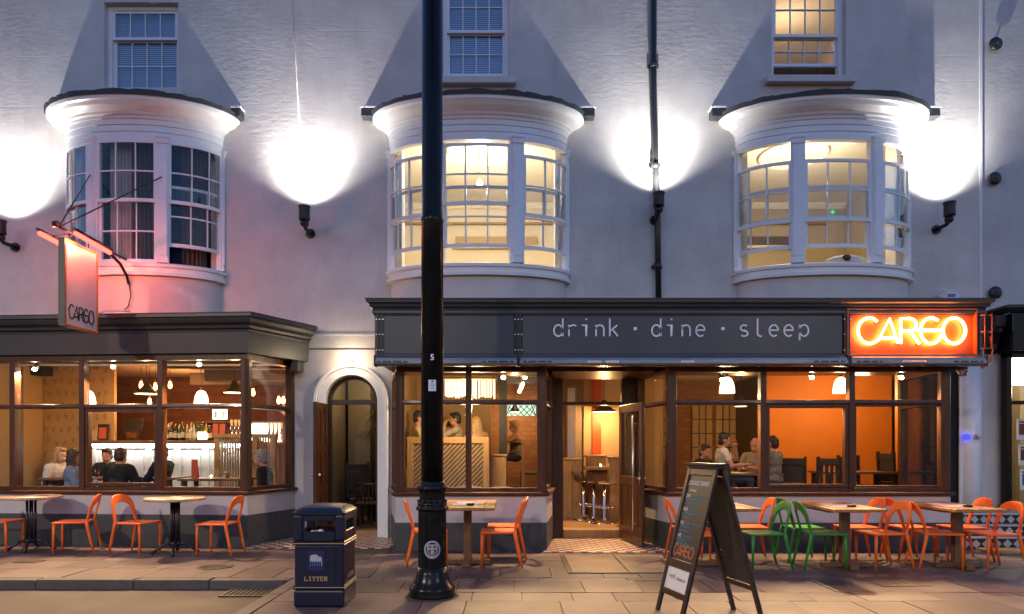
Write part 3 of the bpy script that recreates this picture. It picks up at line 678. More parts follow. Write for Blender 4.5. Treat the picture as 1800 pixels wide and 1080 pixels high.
for k, (x0, x1, z0, z1) in enumerate(W2):
    fr = MB(); t = 0.07; yb = YW + 0.10
    fr.box(x0, x0 + t, yb, yb + .14, z0, z1); fr.box(x1 - t, x1, yb, yb + .14, z0, z1); fr.box(x0 + t, x1 - t, yb, yb + .14, z1 - t, z1); fr.box(x0 + t, x1 - t, yb, yb + .14, z0, z0 + (.05 if k != 1 else .14))
    win = part(fr, 'sash_window', 'white_paint', pub, bevel=0.006)
    part(MB().box(x0 - .12, x1 + .12, YW - .12, YW + .1, z0 - .12, z0 - .002), 'window_sill', 'stucco_smooth', win, bevel=0.012)
    gm = 'glass_blue' if k < 2 else 'glass_old'
    a, b = x0 + t, x1 - t
    lo = z0 + .05 if k != 1 else z0 + .14
    if k == 2: lo2 = lo + 0.24
    else: lo2 = lo
    midz = {0: 8.30, 1: 8.42, 2: 8.35}[k]
    s1 = MB(); sash(s1, a, b, lo2, midz + (.0 if k < 2 else .0), yb + .075, 4, 2); s1o = part(s1, 'lower_sash', 'white_paint', win); sash_panes(a, b, lo2, midz, yb + .075, 4, 2, s1o.parent, gm)
    s2 = MB(); zt = z1 - t; sash(s2, a, b, midz - .03, zt, yb + .02, 4, 1 if k == 0 else 2); part(s2, 'upper_sash', 'white_paint', win); sash_panes(a, b, midz - .03, zt, yb + .02, 4, 1 if k == 0 else 2, win, gm)
    if k < 2:
        z = z0 + .05; bl = MB()
        while z < z1 - .05: bl.add([(a, yb + .145, z), (b, yb + .145, z), (b, yb + .16, z + .031), (a, yb + .16, z + .031)], [(0, 1, 2, 3)]); z += .033
        o = part(bl, 'blind_slats', 'blind', win); o['kind'] = 'stuff'
        room('r', x0 - .3, x1 + .3, YWB, YWB + 1.2, z0 - .4, z1 + .3, 'dark_room', 'dark_room', 'dark_room')
    else:
        room('r', x0 - 1.2, x1 + 1.0, YWB, YWB + 3.6, z0 - .6, z1 + .4, 'yellow_wall', 'dark_floor', 'yellow_ceiling')
        sdet = MB(); sdet.lathe([(.001, 9.62), (.09, 9.63), (.10, 9.66), (.10, 9.70)], (4.75, 13.5, 0), 20); part(sdet, 'smoke_detector', 'yellow_ceiling', win)
        hb = MB(); hb.box(4.1, 5.6, 11.66, 11.70, 7.4, 7.99); hb.box(4.76, 4.775, 11.645, 11.659, 7.4, 7.99); hb.box(5.2, 5.215, 11.645, 11.659, 7.4, 7.99); part(hb, 'headboard', 'curtain', win)
        point('upstairs_lamp', (5.2, 13.0, 9.1), 13, (1.0, 0.66, 0.38), .12, pub)

mat('tan_wall', (0.46, 0.37, 0.23), 0.6, var=0.05, vscale=1.5)
# ---- the three curved bays
BB = 0.62
def bp(c, th, off, z): return (c + (BAYW[c] + off) * math.cos(th), YW - (BB + off) * math.sin(th), z)
def curved(m, c, t0, t1, o0, o1, z0, z1, n=None, z0b=None, z1b=None):
    n = n or max(2, int(abs(t1 - t0) / math.pi * 40)); vs = []; fs = []
    for i in range(n + 1):
        t = t0 + (t1 - t0) * i / n
        vs += [bp(c, t, o1, z0), bp(c, t, o0, z0), bp(c, t, o0, z1), bp(c, t, o1, z1)]
    for i in range(n):
        a = 4 * i
        for j in range(4): fs.append((a + j, a + (j + 1) % 4, a + 4 + (j + 1) % 4, a + 4 + j))
    fs += [(0, 1, 2, 3), (4 * n, 4 * n + 3, 4 * n + 2, 4 * n + 1)]
    m.add(vs, fs)
def curved_prof(m, c, prof, n=44, t0=0.0, t1=math.pi):
    vs = []; fs = []; q = len(prof)
    for i in range(n + 1):
        t = t0 + (t1 - t0) * i / n
        vs += [bp(c, t, o, z) for o, z in prof]
    for i in range(n):
        for j in range(q - 1): fs.append((i * q + j, (i + 1) * q + j, (i + 1) * q + j + 1, i * q + j + 1))
    m.add(vs, fs, 0, False)
PIL = [0.02, math.radians(64), math.radians(116), math.pi - 0.02]
SILL, HEAD = 4.4, 6.31
for bi, c in enumerate(BAYS):
    m = MB(); curved_prof(m, c, [(-.10, 3.45), (-.03, 3.45), (-.03, 4.18), (-.10, 4.18)])
    bay = part(m, 'bay_window', 'stucco_smooth', pub, smooth=None); 
    for p in bay.data.polygons: p.use_smooth = False
    m = MB(); curved_prof(m, c, [(-.10, 4.17), (.045, 4.17), (.05, 4.215), (.02, 4.23), (.025, 4.29), (.06, 4.3), (.065, 4.345), (-.02, 4.375), (-.10, 4.375)])
    part(m, 'sill', 'white_paint', bay)
    # frieze boards, cornice and lead roof
    m = MB(); curved_prof(m, c, [(-.12, HEAD - .02), (-.01, HEAD - .02), (-.01, 6.41), (-.022, 6.415), (-.002, 6.42), (-.002, 6.51), (-.014, 6.515), (.008, 6.52), (.012, 6.61), (-.12, 6.61)])
    part(m, 'frieze', 'white_paint', bay)
    m = MB(); curved_prof(m, c, [(-.05, 6.602), (.03, 6.602), (.04, 6.64), (.075, 6.655), (.085, 6.685), (.14, 6.71), (.20, 6.74), (.235, 6.785), (.265, 6.8), (.275, 6.855), (-.05, 6.86)])
    part(m, 'cornice', 'white_paint', bay)
    rn = 44; m = MB(); vs = []; fs = []; rj = random.Random(bi)
    for i in range(rn + 1):
        t = math.pi * i / rn; j = rj.uniform(-.006, .010)
        vs += [bp(c, t, .285 + j, 6.845), bp(c, t, .295 + j, 6.915 + j * 1.5), bp(c, t, .05, 6.975), (c + (BAYW[c] - .5) * math.cos(t), YW, 7.07)]
    for i in range(rn):
        for k in range(3): fs.append((4 * i + k, 4 * i + 4 + k, 4 * i + 5 + k, 4 * i + 1 + k))
    m.add(vs, fs); part(m, 'roof', 'lead', bay)
    for q in (0.35, 0.5, 0.72):
        t = math.pi * q; m = MB(); m.tube([bp(c, t, .30, 6.915), bp(c, t, .15, 6.955), (c + (BAYW[c] - .3) * math.cos(t), YW - .3 * math.sin(t), 7.01)], .014, 6); part(m, 'lead_roll', 'lead', bay)
    for s in (-1, 1):
        if bi == 0 and s == -1: continue
        xe = c + s * (BAYW[c] + .25); m = MB(); w = .34 if bi else .18
        m.box(xe - (.06 if s > 0 else -.06), xe + s * w * .55, YW - .17, YW - .001, 6.86 , 7.); part(m, 'roof_kerb_end', 'lead', bay, bevel=.01)
        m = MB(); m.box(xe - s * .05, xe + s * (w * .55 + .012), YW - .185, YW - .001, 7.003, 7.025); part(m, 'flashing', 'white_plaster', bay)
    # pilasters
    for t in PIL:
        dt = 0.062 if 0.2 < t < 2.9 else 0.05
        m = MB(); t0, t1 = max(.0, t - dt), min(math.pi, t + dt); curved(m, c, t0, t1, -.09, .025, 4.376, HEAD - .0, 4)
        curved(m, c, t0 - .008, t1 + .008, -.02, .045, HEAD - .07, HEAD + .01, 4); curved(m, c, t0 - .015, t1 + .015, -.02, .06, HEAD + .011, HEAD + .04, 4); curved(m, c, t0 + .012, t1 - .012, .0255, .038, 4.48, HEAD - .16, 3); curved(m, c, t0 - .006, t1 + .006, -.02, .04, 4.377, 4.44, 4)
        part(m, 'pilaster', 'white_paint', bay)
    # three sash openings, each with a frame, two sashes and their panes
    gaps = [(PIL[0] + .05, PIL[1] - .062), (PIL[1] + .062, PIL[2] - .062), (PIL[2] + .062, PIL[3] - .05)]
    for gi, (t0, t1) in enumerate(gaps):
        e = 0.022
        m = MB(); curved(m, c, t0, t0 + e, -.085, -.005, 4.376, HEAD - .021); part(m, 'window_jamb', 'white_paint', bay)
        m = MB(); curved(m, c, t1 - e, t1, -.085, -.005, 4.376, HEAD - .021); part(m, 'window_jamb', 'white_paint', bay)
        a0, a1 = t0 + e, t1 - e; cols = 3; st = .026; zm = 5.34
        drop = (0.0 if bi == 0 else (0.05 if (bi == 1 and gi == 1) else (0.20 if bi == 1 else .30)))
        lift = (0.0 if (bi == 0 and gi == 2) else .0 if (bi == 0 and gi == 1) else .24)
        if bi == 0 and gi == 0: lift = .27
        def curved_sash(z0, z1, o0, o1, nm):
            m = MB()
            curved(m, c, a0, a0 + st, o0, o1, z0, z1); curved(m, c, a1 - st, a1, o0, o1, z0, z1)
            curved(m, c, a0 + st, a1 - st, o0, o1, z0, z0 + .055, 12); curved(m, c, a0 + st, a1 - st, o0, o1, z1 - .045, z1, 12)
            for k in range(1, cols):
                tt = a0 + (a1 - a0) * k / cols; curved(m, c, tt - .0075, tt + .0075, o0 + .004, o1 - .004, z0 + .055, z1 - .045, 1)
            zc = (z0 + z1) / 2; curved(m, c, a0 + st, a1 - st, o0 + .005, o1 - .005, zc - .011, zc + .011, 12)
            part(m, nm, 'white_paint', bay)
            for k in range(cols):
                for (za, zb) in ((z0 + .05, zc), (zc, z1 - .04)):
                    m = MB(); ta = a0 + (a1 - a0) * k / cols; tb = a0 + (a1 - a0) * (k + 1) / cols
                    curved(m, c, ta + .004, tb - .004, (o0 + o1) / 2 - .002, (o0 + o1) / 2 + .002, za, zb, 4); part(m, 'pane', 'glass_old', bay)
        curved_sash(zm - .02 - drop, HEAD - .022 - drop, -.045, -.008, 'upper_sash')
        curved_sash(4.38 + lift, zm + .03 + lift * .9, -.083, -.048, 'lower_sash')
    # soffit and floor inside the bay
    vs = [(c, YW + .35, 0)] + [(c + (BAYW[c] - .10) * math.cos(math.pi * i / 24), YW - (BB - .10) * math.sin(math.pi * i / 24), 0) for i in range(25)]
    vs[0] = (c, YW + .02, 0)
    for z, mm in ((6.60, 'yellow_ceiling' if bi else 'dark_room'), (4.34, 'light_oak' if bi else 'dark_room')):
        m = MB(); m.add([(v[0], v[1], z) for v in vs], [(0, i, i + 1) for i in range(1, 25)]); part(m, 'bay_soffit' if z > 5 else 'bay_floor', mm, bay)
    # room behind
    if bi:
        room('r', c - 2.3, c + 2.3, YWB + .001, 15.2, 4.14, 6.89, 'yellow_wall' if bi == 1 else 'tan_wall', 'light_oak', 'yellow_ceiling')
        part(MB().sweep([(c - 2.29, 15.19), (c + 2.29, 15.19)], [(0, 6.78), (.03, 6.78), (.10, 6.86), (.10, 6.889), (0, 6.889)][::-1]), 'coving', 'yellow_ceiling', bay)
        rx = c + (-.02 if bi == 1 else .09); m = MB()
        rose = MB(); ry = 12.45 if bi == 1 else 12.6
        rose.lathe([(.62, 6.889), (.62, 6.86), (.58, 6.84), (.54, 6.86), (.54, 6.889)], (rx, ry, 0), 40, cap=False); rose.lathe([(.001, 6.84), (.10, 6.855), (.13, 6.889)], (rx, ry, 0), 24, cap=False)
        part(rose, 'ceiling_rose', 'yellow_ceiling', bay)
        # hatch / panel on back wall
        m = MB(); m.box(c - .7, c + 1.1, 15.12, 15.19, 5.95, 6.15); part(m, 'dado_panel', 'curtain' if bi == 2 else 'cream_wall', bay)
        m = MB(); m.box(c - .75, c + 1.15, 15.06, 15.115, 5.88, 5.94); part(m, 'dado_rail', 'yellow_ceiling', bay)
        m = MB(); m.box(c - 1.9, c + 1.9, 15.10, 15.195, 6.42, 6.46); part(m, 'picture_rail', 'light_oak', bay)
    else:
        room('r', c - 2.0, c + 2.0, YWB + .001, 13.2, 4.14, 6.89, 'dark_room', 'dark_room', 'dark_room')
        # drawn curtains follow the glass
        for (ta, tb, mm) in ((R(8), R(46), 'curtain'), (R(46), R(57), 'curtain_blue'), (R(68), R(92), 'curtain'), (R(92), R(112), 'lining_cream'), (R(122), R(170), 'curtain')):
            m = MB(); n = 36; vs = []; fs = []
            for i in range(n + 1):
                t = ta + (tb - ta) * i / n; o = -.26 + .035 * math.sin(i * 1.15)
                vs += [bp(c, t, o, 4.37), bp(c, t, o * .9 - .02, 6.53)]
            for i in range(n): fs.append((2 * i, 2 * i + 2, 2 * i + 3, 2 * i + 1))
            m.add(vs, fs, 0, True); part(m, 'curtain', mm, bay, fix=False)
# ============================================================ SHOPFRONTS
def along(pts, s):
    "point and direction at distance s along a plan polyline"
    for a, b in zip(pts[:-1], pts[1:]):
        d = math.dist(a, b)
        if s <= d + 1e-6:
            t = s / d; return (a[0] + (b[0] - a[0]) * t, a[1] + (b[1] - a[1]) * t), ((b[0] - a[0]) / d, (b[1] - a[1]) / d)
        s -= d
def post(m, p, d, w, o0, o1, z0, z1):
    t = Vector((d[0], d[1])); n = Vector((d[1], -d[0])); P = Vector(p)
    q = [P - t * w / 2 + n * o1, P + t * w / 2 + n * o1, P + t * w / 2 + n * o0, P - t * w / 2 + n * o0]
    m.hexa([(v.x, v.y, z0) for v in q] + [(v.x, v.y, z1) for v in q])
def pane_between(p, q, z0, z1, parent, inset=0.0, gm='glass', off=-.03):
    P, Q = Vector(p), Vector(q); d = (Q - P).normalized(); n = Vector((d.y, -d.x)); P = P + d * inset; Q = Q - d * inset
    a, b, c, e = P + n * (off + .003), Q + n * (off + .003), Q + n * (off - .003), P + n * (off - .003)
    m = MB(); m.hexa([(v.x, v.y, z0) for v in (a, b, c, e)] + [(v.x, v.y, z1) for v in (a, b, c, e)]); return part(m, 'pane', gm, parent)
def rect_frame(p, q, z0, z1, w, o0, o1, parent, name='sash_frame', mt='frame_wood'):
    P, Q = Vector(p), Vector(q); d = (Q - P).normalized(); m = MB(); L = (Q - P).length; dd = (d.x, d.y)
    post(m, P + d * w / 2, dd, w, o0, o1, z0, z1); post(m, Q - d * w / 2, dd, w, o0, o1, z0, z1)
    mid = (P + Q) / 2; post(m, mid, dd, L - 2 * w, o0, o1, z0, z0 + w); post(m, mid, dd, L - 2 * w, o0, o1, z1 - w, z1)
    return part(m, name, mt, parent, bevel=.004)

def shopfront(path, seg_posts, z_sill, z_tr, z_head, z_split, thick, base_z=-.05, pw=.085, cpw=.11):
    """stall riser, sill, posts, transom, head and panes along a plan path; seg_posts: per segment, list of fractions with posts"""
    root_m = MB(); root_m.sweep(path, [(-.02, z_split), (0, z_split), (0, z_sill), (-.02, z_sill)][::-1])
    root = part(root_m, 'shopfront', 'stall_white', pub)
    part(MB().sweep(path, [(-.02, base_z), (.012, base_z), (.012, z_split), (-.02, z_split)][::-1]), 'stall_plinth', 'stall_grey', root)
    part(MB().sweep(path, [(-.22, z_sill + .001), (.035, z_sill + .001), (.06, z_sill + .02), (.06, z_sill + .05), (.02, z_sill + .06), (-.22, z_sill + .06)][::-1]), 'window_sill', 'frame_wood', root, bevel=.004)
    zs = z_sill + .061
    ip = [(p[0], p[1]) for p in path]
    part(MB().sweep(ip, [(-.12, zs), (-.02, zs), (-.02, zs + .055), (-.12, zs + .055)][::-1]), 'bottom_rail', 'frame_wood', root, bevel=.004)
    part(MB().sweep(ip, [(-.12, z_tr - .032), (-.015, z_tr - .032), (-.008, z_tr - .01), (-.015, z_tr + .032), (-.12, z_tr + .032)][::-1]), 'transom', 'frame_wood', root, bevel=.004)
    part(MB().sweep(ip, [(-.12, z_head), (-.012, z_head), (-.012, z_head + .09), (-.12, z_head + .09)][::-1]), 'head_rail', 'frame_wood', root, bevel=.004)
    for (a, b), fr in zip(zip(path[:-1], path[1:]), seg_posts):
        a, b = Vector(a), Vector(b); d = (b - a).normalized(); n = Vector((d.y, -d.x)); L = (b - a).length
        pts = [a + d * (L * f) for f in fr]
        for f, p in zip(fr, pts):
            w = cpw if f in (0, 1) else pw
            q = p + (d * w * .42 if f == 0 else -d * w * .42 if f == 1 else Vector((0, 0)))
            m = MB(); post(m, q, (d.x, d.y), w, -.13, -.003, zs, z_head + .001); part(m, 'window_post', 'frame_wood', root, bevel=.005)
        for p, q in zip(pts[:-1], pts[1:]):
            pane_between(p, q, zs + .045, z_tr - .03, root, .05, off=-.07); pane_between(p, q, z_tr + .03, z_head + .01, root, .05, off=-.07)
    return root

# ---- left (bar) shopfront
LP = [(-9.0, 10.545), (-3.94, 10.17), (-3.58, YW)]
def fr_at(px):        # fraction along the left front for a photo column
    x = X_(px, 10.3); return (x + 9.0) / (9.0 - 3.94)
SL = shopfront(LP, [[0, fr_at(8), fr_at(138), fr_at(282), 1], [0, .97]], 0.775, 2.11, 2.80, 0.475, .1)
pL = [Vector(LP[0]) + (Vector(LP[1]) - Vector(LP[0])) * f for f in (fr_at(138), fr_at(282), 1.0)]
dL = (Vector(LP[1]) - Vector(LP[0])).normalized()
rect_frame(pL[0] + dL * .045, pL[1] - dL * .045, .90, 2.075, .05, -.115, -.02, SL)
LPF = [(-9.0, 10.545), (-3.94, 10.17), (-3.40, YW - .001)]
part(MB().sweep(LPF, [(-.06, 2.891), (.05, 2.891), (.075, 3.20), (-.06, 3.20)][::-1]), 'fascia_board', 'fascia_grey', SL)
part(MB().sweep(LPF, [(-.06, 3.201), (.085, 3.201), (.09, 3.225), (.075, 3.235), (.12, 3.25), (.13, 3.285), (.115, 3.295), (.19, 3.325), (.22, 3.37), (.215, 3.385), (.255, 3.40), (.255, 3.445), (-.06, 3.47)][::-1]), 'cornice', 'fascia_grey', SL)
part(MB().sweep([(-9.0, 10.545), (-3.94, 10.17), (-3.40, YW - .002)], [(-.5, 3.471), (.262, 3.448), (.262, 3.458), (-.5, 3.49)][::-1]), 'lead_capping', 'lead', SL)
part(MB().prism([(-9.0, 10.5), (-3.98, 10.2), (-3.45, YW), (-9.0, YW)], lambda x, y: (x, y, 2.895), lambda x, y: (x, y, 3.44)), 'fascia_core', 'dark_wood', SL)
# console at the right end of the fascia
m = MB(); q = Vector((-3.60, YW)); m.box(-3.57, -3.43, YW - .26, YW - .001, 2.70, 2.89); part(m, 'console', 'fascia_grey', SL, bevel=.02)

part(MB().box(-9.25, -9.001, 10.50, YW - .001, -.05, 3.46), 'end_pier', 'fascia_grey', SL, bevel=.01)
# ---- right (dining) shopfront: bay beside the doorway and the wide window
ZT, ZH = 2.14, 2.575
MP = [(-1.98, YW), (-1.68, 9.84), (0.49, 9.84), (0.66, 11.08)]
SM = shopfront(MP, [[.03, 1], [0, .485, 1], [0, 1]], 0.785, ZT, ZH, 0.40, .1)
RP = [(2.0, 11.08), (2.25, 9.84), (6.32, 9.84), (6.50, YW)]
def fr_r(px): return (X_(px, 9.9) - 2.25) / (6.32 - 2.25)
SRr = shopfront(RP, [[0, 1], [0, fr_r(1340), fr_r(1495), 1], [0, .97]], 0.785, ZT, ZH, 0.40, .1)
xa, xb, xc = [2.25 + 4.07 * f for f in (fr_r(1340), fr_r(1495), 1)]
rect_frame((xa + .045, 9.84), (xb - .045, 9.84), .905, ZT - .034, .05, -.115, -.02, SRr)
rect_frame((xb + .045, 9.84), (xc - .10, 9.84), .905, ZT - .034, .028, -.11, -.03, SRr)
# soffit over everything, below the awning
FX0, FX1, FY = -1.93, 6.62, 9.60
fas = MB(); fas.box(FX0 + .05, FX1 - .05, FY + .06, YW - .001, 2.667, 3.40)
FR = part(fas, 'fascia', 'frame_wood', pub)
def fbox(name, x0, x1, y0, y1, z0, z1, mt, bevel=.004, parent=FR): return part(MB().box(x0, x1, y0, y1, z0, z1), name, mt, parent, bevel=bevel)
BR = [0.09, 4.70]      # awning joint brackets
fbox('fascia_board', FX0 + .06, BR[0] - .05, FY, FY + .058, 2.80, 3.34, 'fascia_blue_grey')
fbox('fascia_board', BR[0] + .05, BR[1] - .05, FY, FY + .058, 2.80, 3.34, 'fascia_blue_grey')
fbox('fascia_end_board', FX0, FX0 + .049, FY + .002, YW - .002, 2.70, 3.40, 'fascia_blue_grey')
fbox('fascia_end_board', FX1 - .049, FX1, FY + .002, YW - .002, 2.70, 3.40, 'fascia_blue_grey')
cp = [(FX0, YW - .002), (FX0, FY), (FX1, FY), (FX1, YW - .002)]
part(MB().sweep(cp, [(-.04, 3.401), (.02, 3.401), (.03, 3.43), (.02, 3.44), (.06, 3.455), (.07, 3.48), (.06, 3.49), (.10, 3.51), (.105, 3.55), (-.04, 3.56)][::-1]), 'cornice', 'fascia_blue_grey', FR)
part(MB().sweep(cp, [(-.0, 3.341), (.012, 3.341), (.02, 3.365), (.035, 3.37), (.035, 3.4005), (0, 3.4005)][::-1]), 'upper_bead', 'fascia_blue_grey', FR)
part(MB().sweep([(FX0 + .05, FY), (FX1 - .05, FY)], [(-.01, 2.765), (.03, 2.765), (.03, 2.785), (.016, 2.799), (-.01, 2.799)][::-1]), 'lower_bead', 'fascia_blue_grey', FR)
part(MB().sweep(cp, [(-.3, 3.561), (.115, 3.552), (.115, 3.565), (-.3, 3.60)][::-1]), 'lead_capping', 'lead', FR)
part(MB().box(FX0 + .3, FX1 - .3, FY + .29, YW - .002, 3.41, 3.595), 'roof_deck', 'lead', FR)
# awning cassettes under the board
for x0, x1 in ((FX0 + .02, BR[0] - .015), (BR[0] + .015, BR[1] - .015), (BR[1] + .015, FX1 - .01)):
    prof = [(-.02, 2.764), (.055, 2.764), (.095, 2.735), (.105, 2.69), (.095, 2.64), (.06, 2.622), (-.02, 2.622)]
    part(MB().sweep([(x0, FY), (x1, FY)], prof[::-1]), 'awning_cassette', 'awning_steel', FR, bevel=.004)
    part(MB().box(x0, x1, FY - .112, FY - .101, 2.655, 2.70), 'awning_front_rail', 'awning_steel', FR)
    for q in (x0, x1): part(MB().box(q - .012, q + .012, FY - .115, FY + .03, 2.615, 2.77), 'awning_end_cap', 'black_iron', FR, bevel=.004)
def lock_arm(x0, x1):
    o = part(MB().box(x0, x1, FY - .124, FY - .113, 2.668, 2.688), 'awning_arm', 'black_iron', FR)
    m = MB()
    for k in range(3): x = x0 + (x1 - x0) * (k + .5) / 3; m.cyl((x, FY - .131, 2.678), (x, FY - .1245, 2.678), .007, n=8)
    part(m, 'bolt', 'steel', FR)
for a, b in ((-1.88, -1.45), (-.42, .03), (.15, .55), (4.2, 4.62), (4.80, 5.15), (6.15, 6.55)): lock_arm(a, b)
part(MB().cyl((5.42, FY - .118, 2.677), (5.75, FY - .118, 2.677), .012, n=8), 'awning_light', 'sign_white', FR)
for a in (1.05, 1.30, 2.35): part(MB().box(a, a + .19, FY - .1125, FY - .1015 - .0115, 2.662, 2.695), 'worn_label', 'tile_cream', FR)
for bx in BR + [FX0 + .075]:
    m = MB(); m.box(bx - .042, bx - .012, FY - .03, FY - .002, 2.66, 3.36); m.box(bx + .012, bx + .042, FY - .03, FY - .002, 2.66, 3.36); m.box(bx - .011, bx + .011, FY - .012, FY - .003, 2.7, 3.33)
    o = part(m, 'awning_bracket', 'black_iron', FR)
    m = MB()
    for z in (3.28, 3.07, 2.85):
        for dx in (-.045, -.0, .045): m.cyl((bx + dx, FY - .040, z), (bx + dx, FY - .0305, z), .009, n=8)
    part(m, 'bolt', 'steel', FR)
# lettering on the board
def ribbon(m, pl, fn, w, y0, y1, closed=False):
    P = [Vector(p) for p in pl]; k = len(P); vs = []
    for i in range(k):
        t = (P[min(i + 1, k - 1)] - P[max(i - 1, 0)]).normalized()
        if (P[0] - P[-1]).length < 1e-6 and i in (0, k - 1): t = (P[1] - P[-2]).normalized()
        n = Vector((-t.y, t.x)); sc = 1.0
        if 0 < i < k - 1:
            t1 = (P[i] - P[i - 1]).normalized(); c = abs(n.dot(Vector((-t1.y, t1.x)))); sc = 1 / max(.55, c)
        for s in (-1, 1):
            q = P[i] + n * w / 2 * s * sc
            vs += [fn(q.x, q.y, y0), fn(q.x, q.y, y1)]
    fs = []
    for i in range(k - 1):
        a = 4 * i; b = a + 4
        fs += [(a, a + 2, b + 2, b), (a + 1, b + 1, b + 3, a + 3), (a, b, b + 1, a + 1), (a + 2, a + 3, b + 3, b + 2)]
    fs += [(0, 1, 3, 2), (4 * k - 4, 4 * k - 2, 4 * k - 1, 4 * k - 3)]
    m.add(vs, fs)
hgt = 31 / 1200 * FY; base = Z_(591.5, FY)
for word, px0, px1 in (('drink', 973, 1086), ('.', 1111, 1122), ('dine', 1145, 1239), ('.', 1265, 1276), ('sleep', 1299, 1420)):
    xs0, xs1 = X_(px0, FY), X_(px1, FY)
    if word == '.':
        c = (xs0 + xs1) / 2; part(MB().box(c - .022, c + .022, FY - .012, FY - .0005, base + .085, base + .128), 'letter_dot', 'letter_white', FR); continue
    pitch = (xs1 - xs0 - hgt * .54) / (len(word) - 1)
    for i, ch in enumerate(word):
        m = MB(); x0 = xs0 + i * pitch
        for pl in LC[ch]: ribbon(m, [(x0 + a * hgt, base + b * hgt) for a, b in pl], lambda x, z, y: (x, y, z), .021, FY - .012, FY - .0005)
        part(m, 'letter', 'letter_white', FR)
# neon sign box at the right end
nx0, nx1, nz0, nz1 = X_(1489, FY), X_(1712, FY), Z_(624, FY), Z_(546, FY)
neon = thing('neon_sign', 'glowing orange neon CARGO sign in a box on the fascia', 'neon sign', ((nx0 + nx1) / 2, FY, nz0))
mat('neon_back', (0.36, 0.075, 0.008), 0.45)
mat('neon_edge', (0.45, 0.10, 0.02), 0.3)
part(MB().box(nx0, nx1, FY + .02, FY + .055, nz0, nz1), 'back_panel', 'neon_back', neon)
m = MB(); m.box(nx0 - .02, nx1 + .02, FY - .05, FY + .056, nz1, nz1 + .02); m.box(nx0 - .02, nx1 + .02, FY - .05, FY + .056, nz0 - .02, nz0); m.box(nx0 - .02, nx0 - .0005, FY - .05, FY + .056, nz0, nz1); m.box(nx1 + .0005, nx1 + .02, FY - .05, FY + .056, nz0, nz1)
part(m, 'frame', 'neon_edge', neon)
lx0, lx1, lz0, lz1 = X_(1506, FY), X_(1694, FY), Z_(605, FY), Z_(560, FY)
k = (lx1 - lx0) / LOGO_W
for i, pl in enumerate(LOGO):
    part(MB().tube([(lx0 + a * k, FY - .035 - .004 * (i % 2), lz0 + b * (lz1 - lz0)) for a, b in pl], .018, 8), 'neon_tube', 'glow_neon', neon)
    pl2 = [pl[0], pl[-1]] if i != 6 else [pl[6], pl[20]]
    m = MB()
    for a, b in pl2: m.cyl((lx0 + a * k, FY + .02, lz0 + b * (lz1 - lz0)), (lx0 + a * k, FY - .03, lz0 + b * (lz1 - lz0)), .008, n=6)
    part(m, 'tube_support', 'black_iron', neon)
# cage of rods at the end of the neon box and its cable
m = MB(); ex = nx1 + .05
for z in (nz0 + .08, (nz0 + nz1) / 2, nz1 - .08): m.tube([(ex, FY, z), (ex + .02, FY - .12, z), (ex + .12, FY - .12, z), (ex + .13, FY, z)], .007, 6)
for dx in (.02, .12): m.tube([(ex + dx, FY - .12, nz0 + .06), (ex + dx, FY - .12, nz1 - .06)], .007, 6)
part(m, 'end_cage', 'neon_edge', neon)
part(MB().tube([(ex + .14, FY - .05, nz0 + .25), (ex + .17, FY - .06, nz0 + .05), (ex + .12, FY - .08, nz0 - .12), (ex + .0, FY - .09, nz0 - .2)], .013, 8), 'cable', 'neon_edge', neon)

# ---- recessed doorway between the two bays
DY = 11.08
fr = MB(); fr.box(.60, .83, DY, DY + .14, 0.0, 2.666); fr.box(1.78, 2.06, DY, DY + .14, 0.0, 2.666); fr.box(.8305, 1.7795, DY, DY + .13, 2.17, 2.225); fr.box(.8305, 1.7795, DY, DY + .13, 2.60, 2.665)
DF = part(fr, 'door_frame', 'frame_wood', pub, bevel=.006)
part(MB().box(.831, 1.779, DY + .06, DY + .066, 2.226, 2.599), 'fanlight_pane', 'glass', DF)
part(MB().box(.831, 1.779, DY - .03, DY + .30, -.02, .155), 'door_step', 'light_oak', DF, bevel=.008)
part(MB().box(.60, 2.10, 10.0, DY - .001, 2.60, 2.666), 'porch_soffit', 'frame_wood', DF)
# open glazed leaf, standing out towards the street
lh = Vector((1.74, 10.98, 0)); le = Vector((1.945, 9.80, 0)); u = (le - lh).normalized(); nrm = Vector((u.y, -u.x, 0)); L = 1.02
def lb(m, a, b, z0, z1, d0, d1):
    p = [lh + u * a + nrm * d0, lh + u * b + nrm * d0, lh + u * b + nrm * d1, lh + u * a + nrm * d1]
    m.hexa([(q.x, q.y, z0) for q in p] + [(q.x, q.y, z1) for q in p])
m = MB(); lb(m, 0, .12, .03, 2.15, -.022, .022); lb(m, L - .12, L, .03, 2.15, -.022, .022); lb(m, .1205, L - .1205, .03, .27, -.022, .022); lb(m, .1205, L - .1205, .92, 1.04, -.022, .022); lb(m, .1205, L - .1205, 2.03, 2.15, -.022, .022); lb(m, L / 2 - .05, L / 2 + .05, .2705, .9195, -.022, .022)
leaf = part(m, 'street_door', 'frame_wood', pub, bevel=.005)
m = MB(); lb(m, .121, L - .121, 1.041, 2.029, -.004, .004); part(m, 'pane', 'glass', leaf)
for a, b in ((.121, L / 2 - .051), (L / 2 + .051, L - .121)):
    m = MB(); lb(m, a, b, .271, .919, -.010, .010); lb(m, a + .05, b - .05, .32, .87, -.018, .018); part(m, 'raised_panel', 'frame_wood', leaf, bevel=.004)
for s in (-1, 1):
    q = lh + u * (L - .22) + nrm * (.075 * s); m = MB(); m.cyl((q.x, q.y, .22), (q.x, q.y, 1.96), .014, n=10)
    for z in (.34, 1.84): w = lh + u * (L - .22) + nrm * (.02 * s); m.cyl((q.x, q.y, z), (w.x, w.y, z), .009, n=8)
    part(m, 'pull_handle', 'steel', leaf)
